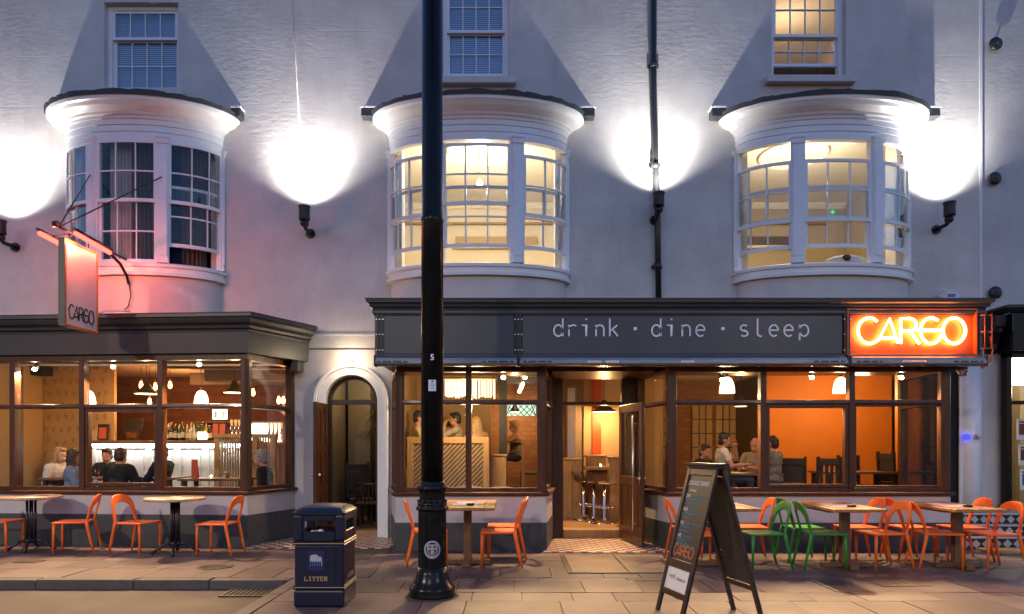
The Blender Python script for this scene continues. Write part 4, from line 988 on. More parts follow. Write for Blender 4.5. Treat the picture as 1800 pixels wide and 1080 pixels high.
m = MB(); q = lh + u * (L - .06); m.cyl((q.x - .06, q.y, 1.03), (q.x + .06, q.y, 1.03), .02, n=10); m.box(q.x - .035, q.x - .03, q.y - .02, q.y + .02, .95, 1.12); part(m, 'lock', 'steel', leaf)
# recess shade put in as a black sheet, and white rounded jamb at the right end
part(MB().box(6.52, 7.37, YW + .02, YW + .06, 0, 2.85), 'recess_shade', 'black_void', pub)
m = MB(); m.lathe([(.17, -.02), (.17, 2.9), (.001, 2.9)], (7.56, YW + .03, 0), 24); part(m, 'rounded_jamb', 'white_paint', pub)
part(MB().box(7.36, 7.46, YW - .03, YW + .03, -.02, 2.86), 'jamb', 'white_paint', pub, bevel=.01)
# ============================================================ FIXTURES ON THE WALL
WARM = (1.0, 0.70, 0.40)
def uplight(px, ztop, label, tilt=0.0):
    x = X_(px, YW - .35); y = YW - .35
    t = thing('wall_uplight', label, 'wall light', (x, y, ztop - .36), group=None)
    m = MB(); m.lathe([(.001, -.22), (.085, -.22), (.088, -.20), (.082, -.06), (.092, -.015), (.098, 0), (.088, 0), (.080, -.06), (.001, -.08)], (x, y, ztop), 24, cap=False); part(m, 'lamp_housing', 'black_iron', t)
    m = MB(); m.ell((x, y + .01, ztop - .27), .07, .065, .06, 14, 8); m.tube([(x, y + .01, ztop - .29), (x, y + .08, ztop - .33), (x, YW - .005, ztop - .33)], .032, 10); part(m, 'swivel_joint', 'black_iron', t)
    m = MB(); m.cyl((x, YW - .03, ztop - .33), (x, YW - .0005, ztop - .33), .075, n=18); part(m, 'wall_plate', 'black_iron', t)
    m = MB(); m.lathe([(.001, -.06), (.075, -.06)], (x, y, ztop), 20, cap=False); part(m, 'lens', 'glow_up', t, fix=False)
    spot('uplight_lamp', (x, y, ztop + .005), (x + tilt, y + .05, ztop + 1.0), 105, (1.0, 0.955, 0.90), 128, .8, .04, t)
    spot('uplight_lamp', (x, y, ztop + .006), (x + tilt, y + .12, ztop + 1.0), 165, (1.0, 0.955, 0.90), 96, 1.0, .04, t)
uplight(535, Z_(363, YW - .35), 'black wall uplight between the curtained bay and the lamp post')
uplight(1158, Z_(339, YW - .35), 'black wall uplight clamped over the drainpipe')
uplight(1669, Z_(356, YW - .35), 'black wall uplight beside the joint in the render right of the bays')
uplight(0, Z_(388, YW - .35), 'black wall uplight beyond the hanging sign')

pipe = thing('drain_pipe', 'black cast drainpipe running down the wall to the dark fascia', 'drainpipe', (X_(1153, YW - .08), YW - .08, 3.6))
x0, x1 = X_(1149, YW - .08), X_(1158, YW - .08)
part(MB().tube([(x0, YW - .08, 10.1), (x0, YW - .08, 7.3), (x1 - .02, YW - .08, 5.2), (x1, YW - .08, 3.58)], .048, 14), 'pipe', 'pipe_black', pipe)
for z in (7.75, 6.1, 4.45):
    m = MB(); xx = x0 + (x1 - x0) * max(0, (7.3 - z)) / 3.7; m.lathe([(.049, -.05), (.062, -.045), (.062, .045), (.049, .05)], (xx, YW - .08, z), 14, cap=False); m.box(xx - .09, xx + .09, YW - .03, YW - .001, z - .025, z + .025); part(m, 'pipe_collar', 'pipe_black', pipe)

for (px, py, lab) in ((1747, 80, 'round black tie plate high on the grey wall, topmost of three'), (1745, 316, 'round black tie plate on the grey wall, middle one of three'), (1746, 516, 'round black tie plate on the grey wall just above the black shopfront')):
    x, z = X_(px, YW), Z_(py, YW); t = thing('tie_plate', lab, 'tie plate', (x, YW, z))
    m = MB(); vs = [];
    prof = [(.001, .0), (.105, .0), (.105, .02), (.09, .035), (.03, .045), (.001, .045)]
    mm = MB(); mm.lathe(prof, (0, 0, 0), 28, cap=False); mm.v = [(x + a, YW - .001 - c - .04, z + b) for a, b, c in mm.v]; part(mm, 'disc', 'black_iron', t)
    part(MB().cyl((x, YW - .12, z), (x, YW, z), .018, n=8), 'tie_bolt', 'black_iron', t)

al = thing('alarm_box', 'small white alarm box on the ledge above the neon sign', 'alarm box', (X_(1671, 11.1), 11.1, 3.6))
x, z = X_(1671, 11.1), Z_(527, 11.1)
poly = [(-.19, .06), (-.13, .11), (-.08, .165), (.10, .165), (.16, .12), (.18, .04), (.12, -.06), (-.12, -.06)]
m = MB(); m.prism([(x + a, z + b) for a, b in poly], lambda a, b: (a, 11.10, b), lambda a, b: (a, YW - .002, b)); part(m, 'case', 'sign_white', al, bevel=.015)
part(MB().prism([(x + a * .72 + .02, z + b * .62 + .02) for a, b in poly], lambda a, b: (a, 11.094, b), lambda a, b: (a, 11.0995, b)), 'face_plate', 'blind', al)
m = MB(); m.box(x - .05, x + .09, 11.0925, 11.0938, z + .075, z + .09); m.box(x - .06, x + .07, 11.0925, 11.0938, z + .045, z + .068); part(m, 'print', 'navy_print', al)
cd = thing('dome_camera', 'small dome camera under the right end of the awning box', 'camera', (X_(1692, 9.9), 9.9, 2.55))
cx = X_(1692, 9.9); m = MB(); m.lathe([(.001, -.075), (.05, -.06), (.065, -.02), (.065, 0), (.08, .002), (.08, .03), (.001, .03)], (cx, 9.9, 2.585), 20, cap=False); part(m, 'dome', 'steel', cd)
part(MB().box(cx - .25, cx + .05, 9.86, 9.94, 2.616, 2.66), 'mounting_bar', 'black_iron', cd)
bx, bz = X_(1699, 11.12), Z_(768, 11.12)
bl = thing('bell_push', 'blue glowing door button on the white rounded jamb', 'door button', (bx, 11.12, bz))
part(MB().cyl((bx, 11.095, bz), (bx, 11.16, bz), .045, n=20), 'button_ring', 'glow_blue', bl)
part(MB().cyl((bx, 11.085, bz), (bx, 11.0945, bz), .018, n=14), 'button', 'sign_white', bl)
hx, hz = X_(1719, 11.08), Z_(768, 11.08)
hk = thing('entry_buzzer', 'round pale buzzer knob on the white jamb next to the blue button', 'buzzer', (hx, 11.08, hz))
part(MB().ell((hx, 11.06, hz), .035, .04, .035), 'knob', 'sign_white', hk); part(MB().cyl((hx, 11.085, hz), (hx, 11.14, hz), .05, n=16), 'backplate', 'sign_white', hk)
# bulkhead lamp over the arch
lp = thing('door_lamp', 'small bright lamp over the arched doorway', 'wall light', (X_(613, 11.08), 11.08, Z_(632, 11.08)))
lx, lz = X_(613, 11.08), Z_(632, 11.08); part(MB().box(lx - .03, lx + .03, YW - .12, YW - .001, lz - .02, lz + .03), 'lamp_bracket', 'black_iron', lp); part(MB().ell((lx, YW - .16, lz + .005), .055, .055, .055), 'bulb', 'glow_spot', lp)
point('door_lamp_light', (lx, YW - .26, lz - .02), 3.2, WARM, .03, lp)

# ---- hanging sign on its bracket
SX, SY0, SY1, SZ0, SZ1 = -6.03, 9.15, 9.88, 3.12, 4.30
hs = thing('hanging_sign', 'white double-sided CARGO hanging sign lit by red tubes on a bracket', 'hanging sign', (SX, 9.5, SZ0))
part(MB().box(SX - .03, SX + .03, SY0 + .03, SY1 - .03, SZ0 + .03, SZ1 - .03), 'board', 'sign_white', hs)
m = MB(); m.box(SX - .042, SX + .042, SY0, SY0 + .035, SZ0, SZ1); m.box(SX - .042, SX + .042, SY1 - .035, SY1, SZ0, SZ1); m.box(SX - .042, SX + .042, SY0 + .0355, SY1 - .0355, SZ0, SZ0 + .035); m.box(SX - .042, SX + .042, SY0 + .0355, SY1 - .0355, SZ1 - .035, SZ1)
part(m, 'frame', 'sign_frame', hs, bevel=.004)
part(MB().box(SX - .045, SX + .045, SY0 - .012, SY0 - .0005, SZ0, SZ1), 'front_edge', 'black_iron', hs)
for i, pl in enumerate(LOGO):
    m = MB(); kk = .55 / LOGO_W
    ribbon(m, [(SY0 + .09 + a * kk, SZ0 + .12 + b * .19) for a, b in pl], lambda a, z, d: (d, a, z), .018, SX + .0305, SX + .036); part(m, 'letter', 'letter_black', hs)
part(MB().tube([(SX, 10.66, 4.42), (SX, 9.08, 4.42)], .02, 8), 'bracket_bar', 'black_iron', hs)
part(MB().tube([(SX + .03, 9.90, 4.41), (SX + .05, 10.10, 4.38), (SX + .07, 10.38, 4.28), (SX + .07, 10.56, 4.14), (SX + .07, 10.62, 4.02)], .022, 8), 'bracket_arm', 'black_iron', hs)
part(MB().cyl((SX - .05, 9.06, 4.45), (SX + .01, 9.06, 4.45), .045, n=14), 'bracket_finial', 'black_iron', hs)
for y in (9.3, 9.72): part(MB().tube([(SX, y, 4.42), (SX, y, 4.29)], .008, 6), 'hanger', 'black_iron', hs)
def bayp(t, off, z): return bp(BAYS[0], t, off, z)
for t, z, y0 in ((PIL[2], 5.75, 9.10), (PIL[1], 5.72, 9.12)): part(MB().tube([(SX, y0, 4.44), bayp(t, .02, z)], .010, 6), 'stay_rod', 'black_iron', hs)
for sx in (-.30, .20):
    part(MB().tube([(SX + sx, SY0 - .05, 4.40), (SX + sx, SY1 + .07, 4.36)], .022, 10), 'lamp_trough', 'black_iron', hs)
    part(MB().tube([(SX + sx - math.copysign(.012, sx), SY0 - .02, 4.352), (SX + sx - math.copysign(.012, sx), SY1 + .04, 4.312)], .030, 10), 'light_tube', 'glow_tube', hs)
    for y in (9.4, 9.65): part(MB().tube([(SX, y, 4.42), (SX + sx, y, 4.40)], .008, 6), 'lamp_arm', 'black_iron', hs)
    for y in (9.25, 9.78): point('tube_light', (SX + sx - math.copysign(.02, sx), y, 4.30), 20, (1, .14, .08), .03, hs)
part(MB().tube([(SX + .07, 10.62, 4.04), (SX + .10, 10.62, 3.85), (SX + .06, 10.62, 3.68), (SX + .0, 10.62, 3.62)], .008, 6), 'cable', 'black_iron', hs)
part(MB().tube([(SX + .02, 9.88, 3.40), (SX + .15, 9.86, 3.46), (SX + .32, 9.95, 3.475), (SX + .45, 10.0, 3.47)], .009, 6), 'cable', 'sign_white', hs)

# ============================================================ LAMP POST
def lamp_post(loc, lit, label, tall=6.6):
    x, y, _ = loc; t = thing('street_lamp', label, 'street lamp', loc)
    prof = [(.235, 0), (.238, .03), (.225, .055), (.232, .075), (.222, .10), (.195, .13), (.175, .17), (.155, .23), (.143, .30)]
    part(MB().lathe(prof, loc, 36), 'base', 'black_gloss', t)
    part(MB().lathe([(.143, .30), (.140, .86)], loc, 48, flute=.035, cap=False, smooth=False), 'fluted_shaft', 'black_gloss', t)
    part(MB().lathe([(.140, .86), (.158, .862), (.163, .88), (.158, .898), (.14, .90), (.148, .915), (.150, .93), (.135, .945)], loc, 36, cap=False), 'collar', 'black_gloss', t)
    part(MB().lathe([(.135, .94), (.128, .97), (.128, 1.03), (.135, 1.06)], loc, 36, flute=.05, cap=False, smooth=False), 'fluted_band', 'black_gloss', t)
    part(MB().lathe([(.135, 1.06), (.156, 1.065), (.160, 1.085), (.154, 1.105), (.135, 1.11), (.138, 1.13), (.112, 1.15)], loc, 36, cap=False), 'collar', 'black_gloss', t)
    part(MB().lathe([(.112, 1.15), (.109, 3.74), (.113, 3.75), (.113, 3.79), (.106, 3.80), (.100, tall)], loc, 36), 'shaft', 'black_gloss', t)
    for k in range(7):
        a = -math.pi / 2 + (k - 3) * .5; part(MB().ell((x + .136 * math.cos(a), y + .136 * math.sin(a), .955), .016, .016, .016, 8, 6), 'rivet', 'black_gloss', t)
    # lantern above
    m = MB(); m.lathe([(.10, tall), (.14, tall + .02), (.05, tall + .10), (.05, tall + .2), (.16, tall + .24)], loc, 20); part(m, 'lantern_seat', 'black_gloss', t)
    m = MB(); m.lathe([(.15, tall + .245), (.24, tall + .65)], loc, 8, smooth=False, cap=False); part(m, 'lantern_glass', 'glass', t)
    m = MB(); m.lathe([(.27, tall + .655), (.22, tall + .75), (.08, tall + .85), (.03, tall + .95), (.001, tall + .97)], loc, 8, smooth=False); part(m, 'lantern_roof', 'black_gloss', t)
    part(MB().ell((x, y, tall + .45), .06, .06, .10), 'bulb', 'glow_street' if lit else 'sign_white', t)
    if lit: spot('street_light', (x, y, tall + .45), (x, y, 0), lit, (1.0, 0.78, 0.58), 174, .40, .12, t)
    return t
LPX, LPY = -0.80, 6.85
post_t = lamp_post((LPX, LPY, 0), 0, 'tall black lamp post with fluted base and round crest on the footway')
def on_post(a, b, r, ang0=None):        # wrap flat lettering round the post
    ang = -math.pi / 2 + math.atan2(-LPX * 0 + 0.0, 1) + a / r
    return (LPX + r * math.cos(ang), LPY + r * math.sin(ang), b)
face = math.atan2(0 - LPX, LPY)   # turn towards the street side
def wrap(a, b, r): q = -math.pi / 2 + face + a / r; return (LPX + r * math.cos(q), LPY + r * math.sin(q), b)
def disc_on_post(r0, r1, zc, rad, n=28):
    m = MB(); vs = []; fs = []
    for i in range(n):
        q = 2 * math.pi * i / n; vs += [wrap(r0 * math.cos(q), zc + r0 * 1.06 * math.sin(q), rad), wrap(r1 * math.cos(q), zc + r1 * 1.06 * math.sin(q), rad)]
    for i in range(n): j = (i + 1) % n; fs.append((2 * i, 2 * i + 1, 2 * j + 1, 2 * j))
    m.add(vs, fs); return m
def patch(poly, rad, sub=8):
    "convex outline laid round the post in narrow strips"
    m = MB(); x0 = min(p[0] for p in poly); x1 = max(p[0] for p in poly)
    def span(x):
        zs = []
        for (ax, az), (bx2, bz2) in zip(poly, poly[1:] + poly[:1]):
            if min(ax, bx2) - 1e-9 <= x <= max(ax, bx2) + 1e-9:
                zs += [az, bz2] if abs(ax - bx2) < 1e-9 else [az + (bz2 - az) * (x - ax) / (bx2 - ax)]
        return min(zs), max(zs)
    for i in range(sub):
        xa, xb = x0 + (x1 - x0) * i / sub, x0 + (x1 - x0) * (i + 1) / sub; (a0, a1), (b0, b1) = span(xa), span(xb)
        m.add([wrap(xa, a0, rad), wrap(xb, b0, rad), wrap(xb, b1, rad), wrap(xa, a1, rad)], [(0, 1, 2, 3)])
    return m
CR = .1445; zc = .484
part(disc_on_post(.068, .084, zc, CR), 'crest_ring', 'silver_print', post_t, fix=False)
part(disc_on_post(.0, .0679, zc, CR - .0005), 'crest_field', 'navy_print', post_t, fix=False)
sh = [(-.052, zc + .052), (.052, zc + .052), (.052, zc - .02), (.03, zc - .058), (0, zc - .07), (-.03, zc - .058), (-.052, zc - .02)]
part(patch(sh, CR + .0028), 'crest_shield', 'silver_print', post_t, fix=False)
part(patch([(-.042, zc + .0), (.042, zc + .0), (.042, zc - .02), (.024, zc - .05), (0, zc - .058), (-.024, zc - .05), (-.042, zc - .02)], CR + .0036), 'crest_base', 'maroon_print', post_t, fix=False)
for a in (-.022, .022): part(patch([(a + .014 * math.cos(R(q)), zc + .028 + .014 * math.sin(R(q))) for q in range(0, 360, 30)], CR + .004), 'crest_rose', 'maroon_print', post_t, fix=False)
part(patch([(.020 * math.cos(R(q)), zc - .024 + .022 * math.sin(R(q))) for q in range(0, 360, 45)], CR + .0048), 'crest_rose', 'silver_print', post_t, fix=False)
part(text_mb('5', .085, 0, lambda a, b, d: wrap(a, Z_(629, 6.75) + b, .113), bold=.001), 'number_print', 'letter_white', post_t, fix=False)
zs_ = Z_(678, 6.75); part(patch([(-.038, zs_ - .055), (.038, zs_ - .055), (.038, zs_ + .055), (-.038, zs_ + .055)], .1125), 'sticker', 'blind', post_t, fix=False)
for i in range(6): part(patch([(-.026, zs_ - .035 + i * .011), (.026 - .008 * (i % 3), zs_ - .035 + i * .011), (.026 - .008 * (i % 3), zs_ - .032 + i * .011), (-.026, zs_ - .032 + i * .011)], .1133), 'sticker_print', 'navy_print', post_t, fix=False)
part(patch([(-.012, zs_ + .034), (.012, zs_ + .034), (.008, zs_ + .048), (-.008, zs_ + .048)], .1133), 'sticker_print', 'navy_print', post_t, fix=False)
lamp_post((-3.3, -2.6, -.1), 620, 'lit street lamp standing on the far side of the road')
lamp_post((-11.5, -1.6, -.1), 2300, 'added unseen street lamp far along the road beyond the bar window')  # unseen lamp added to weaken the cast shadow of the near post
lamp_post((8.5, -2.6, -.1), 520, 'added unseen street lamp across the road from the tiled plinth')  # another unseen lamp added so the post shadow spreads thinner

# ============================================================ LITTER BIN
bx0, bx1, by0, by1 = -2.04, -1.563, 6.36, 6.85
bn = thing('litter_bin', 'square navy litter bin with gold LITTER lettering standing on the footway', 'litter bin', ((bx0 + bx1) / 2, (by0 + by1) / 2, 0))
part(MB().box(bx0, bx1, by0, by1, 0.0, .16), 'plinth', 'navy_plastic', bn, bevel=.02, seg=2)
part(MB().box(bx0 + .006, bx1 - .006, by0 + .006, by1 - .006, .161, .595), 'body', 'navy_plastic', bn, bevel=.03, seg=3)
for z in (.165, .19, .575, .60): part(MB().box(bx0 - .004, bx1 + .004, by0 - .004, by1 + .004, z, z + .014), 'gold_band' if z > 9 else 'band', 'navy_plastic', bn, bevel=.006)
for z in (.1805, .5905): part(MB().box(bx0 - .001, bx1 + .001, by0 - .001, by1 + .001, z, z + .008), 'gilt_line', 'gold', bn)
# hood with an opening in every side: corner posts, rail and cap
for (xa, ya) in ((bx0, by0), (bx1 - .088, by0), (bx0, by1 - .088), (bx1 - .088, by1 - .088)): part(MB().box(xa, xa + .088, ya, ya + .088, .6145, .86), 'hood_post', 'navy_plastic', bn, bevel=.018, seg=2)
m = MB(); m.box(bx0 + .0885, bx1 - .0885, by0 + .004, by0 + .03, .6145, .705); m.box(bx0 + .0885, bx1 - .0885, by1 - .03, by1 - .004, .6145, .705); m.box(bx0 + .004, bx0 + .03, by0 + .0885, by1 - .0885, .6145, .705); m.box(bx1 - .03, bx1 - .004, by0 + .0885, by1 - .0885, .6145, .705)
part(m, 'hood_rail', 'navy_plastic', bn, bevel=.006)
m = MB(); m.box(bx0 + .0885, bx1 - .0885, by0 + .004, by0 + .03, .80, .86); m.box(bx0 + .0885, bx1 - .0885, by1 - .03, by1 - .004, .80, .86); m.box(bx0 + .004, bx0 + .03, by0 + .0885, by1 - .0885, .80, .86); m.box(bx1 - .03, bx1 - .004, by0 + .0885, by1 - .0885, .80, .86)
part(m, 'hood_lintel', 'navy_plastic', bn, bevel=.006)
n = 12; m = MB(); vs = []; fs = []
def cap_h(i, j):
    a, b = abs(2 * i / n - 1), abs(2 * j / n - 1); return .90 + .05 * (1 - max(a, b) ** 4) * (1 - .35 * (a * a + b * b) / 2) - (.02 if max(a, b) > .98 else 0)
for i in range(n + 1):
    for j in range(n + 1): vs.append((bx0 - .008 + (bx1 - bx0 + .016) * i / n, by0 - .008 + (by1 - by0 + .016) * j / n, cap_h(i, j)))
for i in range(n):
    for j in range(n): a = i * (n + 1) + j; fs.append((a, a + n + 1, a + n + 2, a + 1))
m.add(vs, fs, 0, True); m.box(bx0 - .008, bx1 + .008, by0 - .008, by1 + .008, .8605, .8805)
ed = [(bx0 - .008, by0 - .008), (bx1 + .008, by0 - .008), (bx1 + .008, by1 + .008), (bx0 - .008, by1 + .008)]
m.add([(x, y, .8805) for x, y in ed] + [(x, y, .881) for x, y in ed], [(0, 1, 5, 4), (1, 2, 6, 5), (2, 3, 7, 6), (3, 0, 4, 7)])
part(m, 'lid', 'navy_plastic', bn)
part(MB().box(bx0 + .05, bx1 - .05, by0 + .05, by1 - .05, .40, .66), 'liner', 'black_iron', bn)
part(MB().ell((bx0 + .17, by0 + .15, .67), .07, .05, .035, 8, 6), 'litter', 'tile_cream', bn)
part(MB().ell((bx0 + .22, by0 + .13, .675), .04, .05, .04, 6, 5), 'litter', 'paper', bn)
part(MB().box((bx0 + bx1) / 2 - .105 , (bx0 + bx1) / 2 + .055, by0 + .0005, by0 + .0055, .335, .525), 'poster_frame', 'navy_print', bn, bevel=.002)
pc = (bx0 + bx1) / 2 - .025
m = MB()
poly = [(-.055, -.01), (-.055, .035), (-.048, .05), (-.03, .056), (-.005, .058), (.018, .05), (.028, .03), (.038, .042), (.05, .03), (.056, .012), (.056, -.045), (.05, -.05), (.048, -.01)]
m.prism([(pc + a, .435 + b) for a, b in poly], lambda a, b: (a, by0 - .0015, b), lambda a, b: (a, by0 + .0003, b)); part(m, 'poster_print', 'silver_print', bn)
for q in range(5): part(MB().box(pc - .046 + q * .021, pc - .038 + q * .021, by0 - .002, by0 - .0016, .392, .432), 'poster_print', 'navy_plastic', bn)
part(MB().box(pc - .054, pc + .046, by0 - .0012, by0 + .0003, .388, .424), 'poster_print', 'blue_print', bn)
def serif(txt, cx, cz, fn, h, w):
    m = MB(); S = {'L': [(0, 0, .25, 1), (0, 0, .9, .16), (.72, 0, .9, .4)], 'I': [(.3, 0, .6, 1), (.12, 0, .78, .12), (.12, .88, .78, 1)], 'T': [(.32, 0, .58, 1), (0, .84, .9, 1), (0, .6, .14, 1), (.76, .6, .9, 1), (.18, 0, .72, .12)],
                   'E': [(.05, 0, .32, 1), (.05, 0, .9, .15), (.05, .85, .9, 1), (.05, .43, .68, .58), (.76, 0, .9, .36), (.76, .64, .9, 1)], 'R': [(.05, 0, .32, 1), (.05, .85, .75, 1), (.62, .5, .9, .93), (.05, .42, .75, .56), (.55, 0, .9, .42)]}
    x = cx - len(txt) * w / 2
    for ch in txt:
        for q, (a, b, c, d) in enumerate(S[ch]): fn(m, x + a * w, x + c * w, cz + b * h, cz + d * h, q * .0002)
        x += w * 1.04
    return m
part(serif('LITTER', (bx0 + bx1) / 2 - .028, .245, lambda m, a, c, b, d, e: m.box(a, c, by0 + .0005 - e, by0 + .004, b, d), .042, .035), 'lettering', 'gold', bn)
part(serif('LITTER', (by0 + by1) / 2 + .02, .245, lambda m, a, c, b, d, e: m.box(bx1 - .004, bx1 - .0005 + e, a, c, b, d), .042, .035), 'lettering', 'gold', bn)
part(MB().box(bx1 - .095, bx1 - .088, by0 - .001, by0 + .005, .20, .57), 'door_gap', 'black_void', bn)
part(MB().cyl((bx1 - .0055, by1 - .1, .53), (bx1 - .001, by1 - .1, .53), .012, n=10), 'lock', 'steel', bn)

# ============================================================ A-BOARD
ab = thing('pavement_sign', 'wooden A-frame chalkboard headed LOUNGE DRINKS with a white card below', 'pavement sign', (1.74, 6.05, 0))
def V3(x, y, z): return Vector((x, y, z))
LB = [V3(1.332, 6.294, 0), V3(1.455, 5.82, 0)]; RB = [V3(2.03, 6.294, 0), V3(2.150, 5.82, 0)]; TP = [V3(1.66, 6.294, 1.33), V3(1.783, 5.82, 1.33)]
def panel(Bs, name, out):
    far, near = Bs; tf, tn = TP[0].copy(), TP[1].copy(); s = .02 if Bs is RB else -.02
    tf.x += s; tn.x += s
    w = (near - far).normalized(); up = (tf - far).normalized(); nn = w.cross(up).normalized()
    if (nn.x > 0) != (Bs is RB): nn = -nn
    W = (near - far).length; H = (tf - far).length
    def P(a, h, d): return far + w * a + up * h + nn * d
    def pbox(m, a0, a1, h0, h1, d0, d1): m.hexa([P(a0, h0, d0), P(a1, h0, d0), P(a1, h0, d1), P(a0, h0, d1), P(a0, h1, d0), P(a1, h1, d0), P(a1, h1, d1), P(a0, h1, d1)])
    for a in (0, W - .05): m = MB(); pbox(m, a, a + .05, 0, H, -.014, .014); part(m, 'leg', 'aboard_wood', ab, bevel=.003)
    return P, pbox, W, H
P, pbox, W, H = panel(LB, 'front_panel', -1)
for h0, h1 in ((.17, .225), (.425, .50), (H - .09, H - .02)): m = MB(); pbox(m, .051, W - .051, h0, h1, -.012, .012); part(m, 'rail', 'aboard_wood', ab, bevel=.003)
m = MB(); pbox(m, .051, W - .051, .505, H - .095, -.006, .005); part(m, 'chalk_panel', 'chalkboard', ab)
m = MB(); pbox(m, .051, W - .051, .23, .42, -.005, .005); part(m, 'white_card', 'paper', ab)
def on_board(a, b, d): return P(W / 2 + a, b, .0062)
def chalk(txt, size, h, mt, a=0.0, xs=1.0, d=.0062): part(text_mb(txt, size, 0, lambda x, z, q: P(W / 2 + a + x, h + z, d), xs=xs), 'lettering', mt, ab, fix=False)
chalk('LOUNGE DRINKS', .058, 1.20, 'chalk_white', xs=.78)
chalk('the best', .034, 1.135, 'chalk_white', -.07)
for i, (w1, h) in enumerate((('DAY', 1.08), ('PINK', .955), ('WC', .83), ('UPS', .715))):
    chalk(w1, .046, h, 'chalk_white', -.13, .8)
    rr = random.Random(i)
    for j in range(3):
        m = MB(); a0 = -.16 if j else -.06; a1 = a0 + rr.uniform(.12, .30)
        x = a0
        while x < a1:
            e = x + rr.uniform(.02, .06); pbox(m, W / 2 + x, W / 2 + min(e, a1), h - j * .035 - .008 + rr.uniform(-.003, .003), h - j * .035 + .010, .0055, .0064); x = e + .012
        part(m, 'chalk_line', 'chalk_teal', ab)
for pl in LOGO:
    m = MB(); kk = .34 / LOGO_W; ribbon(m, [(W / 2 - .17 + a * kk, .535 + b * .10) for a, b in pl], lambda a, z, d: P(a, z, d), .010, .0055, .0066); part(m, 'logo_stroke', 'chalk_orange', ab)
chalk('cargo@', .052, .345, 'letter_black', -.09, .62); chalk('foundation.com', .048, .335, 'letter_black', .07, .50)
P, pbox, W, H = panel(RB, 'back_panel', 1)
for h0, h1 in ((.27, .32), (H - .09, H - .02)): m = MB(); pbox(m, .051, W - .051, h0, h1, -.012, .012); part(m, 'rail', 'aboard_wood', ab, bevel=.003)
m = MB(); pbox(m, .051, W - .051, .325, H - .095, -.006, .006); part(m, 'chalk_panel', 'chalkboard_back', ab)
m = MB(); pth = [P(.1 + .02 * i, .58 + .02 * math.sin(i * .9), -.02 - .004 * i) for i in range(8)]; m.tube(pth, .005, 6); part(m, 'chain', 'black_iron', ab)
d = (TP[1] - TP[0]).normalized(); m = MB(); m.bar(TP[0] - d * .03 + V3(0, 0, .012), TP[1] + d * .03 + V3(0, 0, .012), .13, .02, m=0); m.bar(TP[0] - d * .02 - V3(0, 0, .012), TP[1] + d * .02 - V3(0, 0, .012), .10, .022)
part(m, 'top_cap', 'aboard_wood', ab, bevel=.004)

# ============================================================ CHAIRS AND TABLES
def make_chair(mt):
    t = thing('cafe_chair', 'chair', 'chair')
    # faces +X; seat height .44, overall .82
    m = MB(); n = 8; vs = []; fs = []
    def seat_z(a, b): return .44 - .014 * (1 - (2 * a - 1) ** 2) * (1 - (2 * b - 1) ** 2)
    for i in range(n + 1):
        for j in range(n + 1):
            a, b = i / n, j / n; hw = .205 + .012 * math.sin(math.pi * a * .8)
            vs.append((-.20 + .43 * a, (2 * b - 1) * hw, seat_z(a, b)))
    N = len(vs); vs += [(x, y, .415) for x, y, z in vs]
    for i in range(n):
        for j in range(n):
            a = i * (n + 1) + j; fs += [(a, a + n + 1, a + n + 2, a + 1), (N + a, N + a + 1, N + a + n + 2, N + a + n + 1)]
    for i in range(n):
        for (a, b) in ((i, i + 1), (n * (n + 1) + i + 1, n * (n + 1) + i), ((i + 1) * (n + 1), i * (n + 1)), (i * (n + 1) + n, (i + 1) * (n + 1) + n)): fs.append((a, b, N + b, N + a))
    m.add(vs, fs, 0, True); o = m.build('seat', mt, t); bv = o.modifiers.new('bevel', 'BEVEL'); bv.width = .008; bv.segments = 2; bv.angle_limit = R(50)
    for s in (-1, 1):
        MB().tube([(.205, s * .185, .43), (.212, s * .188, .25), (.215, s * .19, .0)], [.021, .018, .013], 8).build('leg', mt, t)
        MB().tube([(-.19, s * .19, .44), (-.205, s * .195, .36), (-.25, s * .20, .15), (-.285, s * .205, .0)], [.023, .022, .018, .014], 8).build('leg', mt, t)
    # hoop back: wide crown, slim sides, joined to the seat corners
    k = 28; vs = []; fs = []
    def outer(u):      # u 0..1 left foot -> crown -> right foot
        if u < .3: q = u / .3; return (-.208 + .010 * q, .43 + .20 * q)
        if u > .7: q = (1 - u) / .3; return (.208 - .010 * q, .43 + .20 * q)
        q = (u - .3) / .4; a = math.pi * (1 - q); return (.198 * math.copysign(abs(math.cos(a)) ** .75, math.cos(a)), .63 + .19 * abs(math.sin(a)) ** .8)
    def inner(u):
        if u < .3: q = u / .3; return (-.163 + .012 * q, .445 + .14 * q)
        if u > .7: q = (1 - u) / .3; return (.163 - .012 * q, .445 + .14 * q)
        q = (u - .3) / .4; a = math.pi * (1 - q); return (.151 * math.copysign(abs(math.cos(a)) ** .85, math.cos(a)), .585 + .125 * abs(math.sin(a)) ** .9)
    def bx_(z, y): return -.19 - (z - .43) * .22 - .04 * (1 - (y / .21) ** 2) * min(1, max(0, (z - .43) / .25))
    for i in range(k + 1):
        u = i / k; (yo, zo), (yi, zi) = outer(u), inner(u)
        vs += [(bx_(zo, yo) + .013, yo, zo), (bx_(zo, yo) - .013, yo, zo), (bx_(zi, yi) - .013, yi, zi), (bx_(zi, yi) + .013, yi, zi)]
    for i in range(k):
        a = 4 * i
        for j in range(4): fs.append((a + j, a + (j + 1) % 4, a + 4 + (j + 1) % 4, a + 4 + j))
    fs += [(0, 1, 2, 3), (4 * k + 3, 4 * k + 2, 4 * k + 1, 4 * k)]
    m = MB(); m.add(vs, fs, 0, True); o = m.build('backrest', mt, t); bv = o.modifiers.new('bevel', 'BEVEL'); bv.width = .010; bv.segments = 3; bv.angle_limit = R(35)
    return t
orange = make_chair('orange_plastic'); green = make_chair('green_plastic'); first_c = {'o': [orange], 'g': [green]}
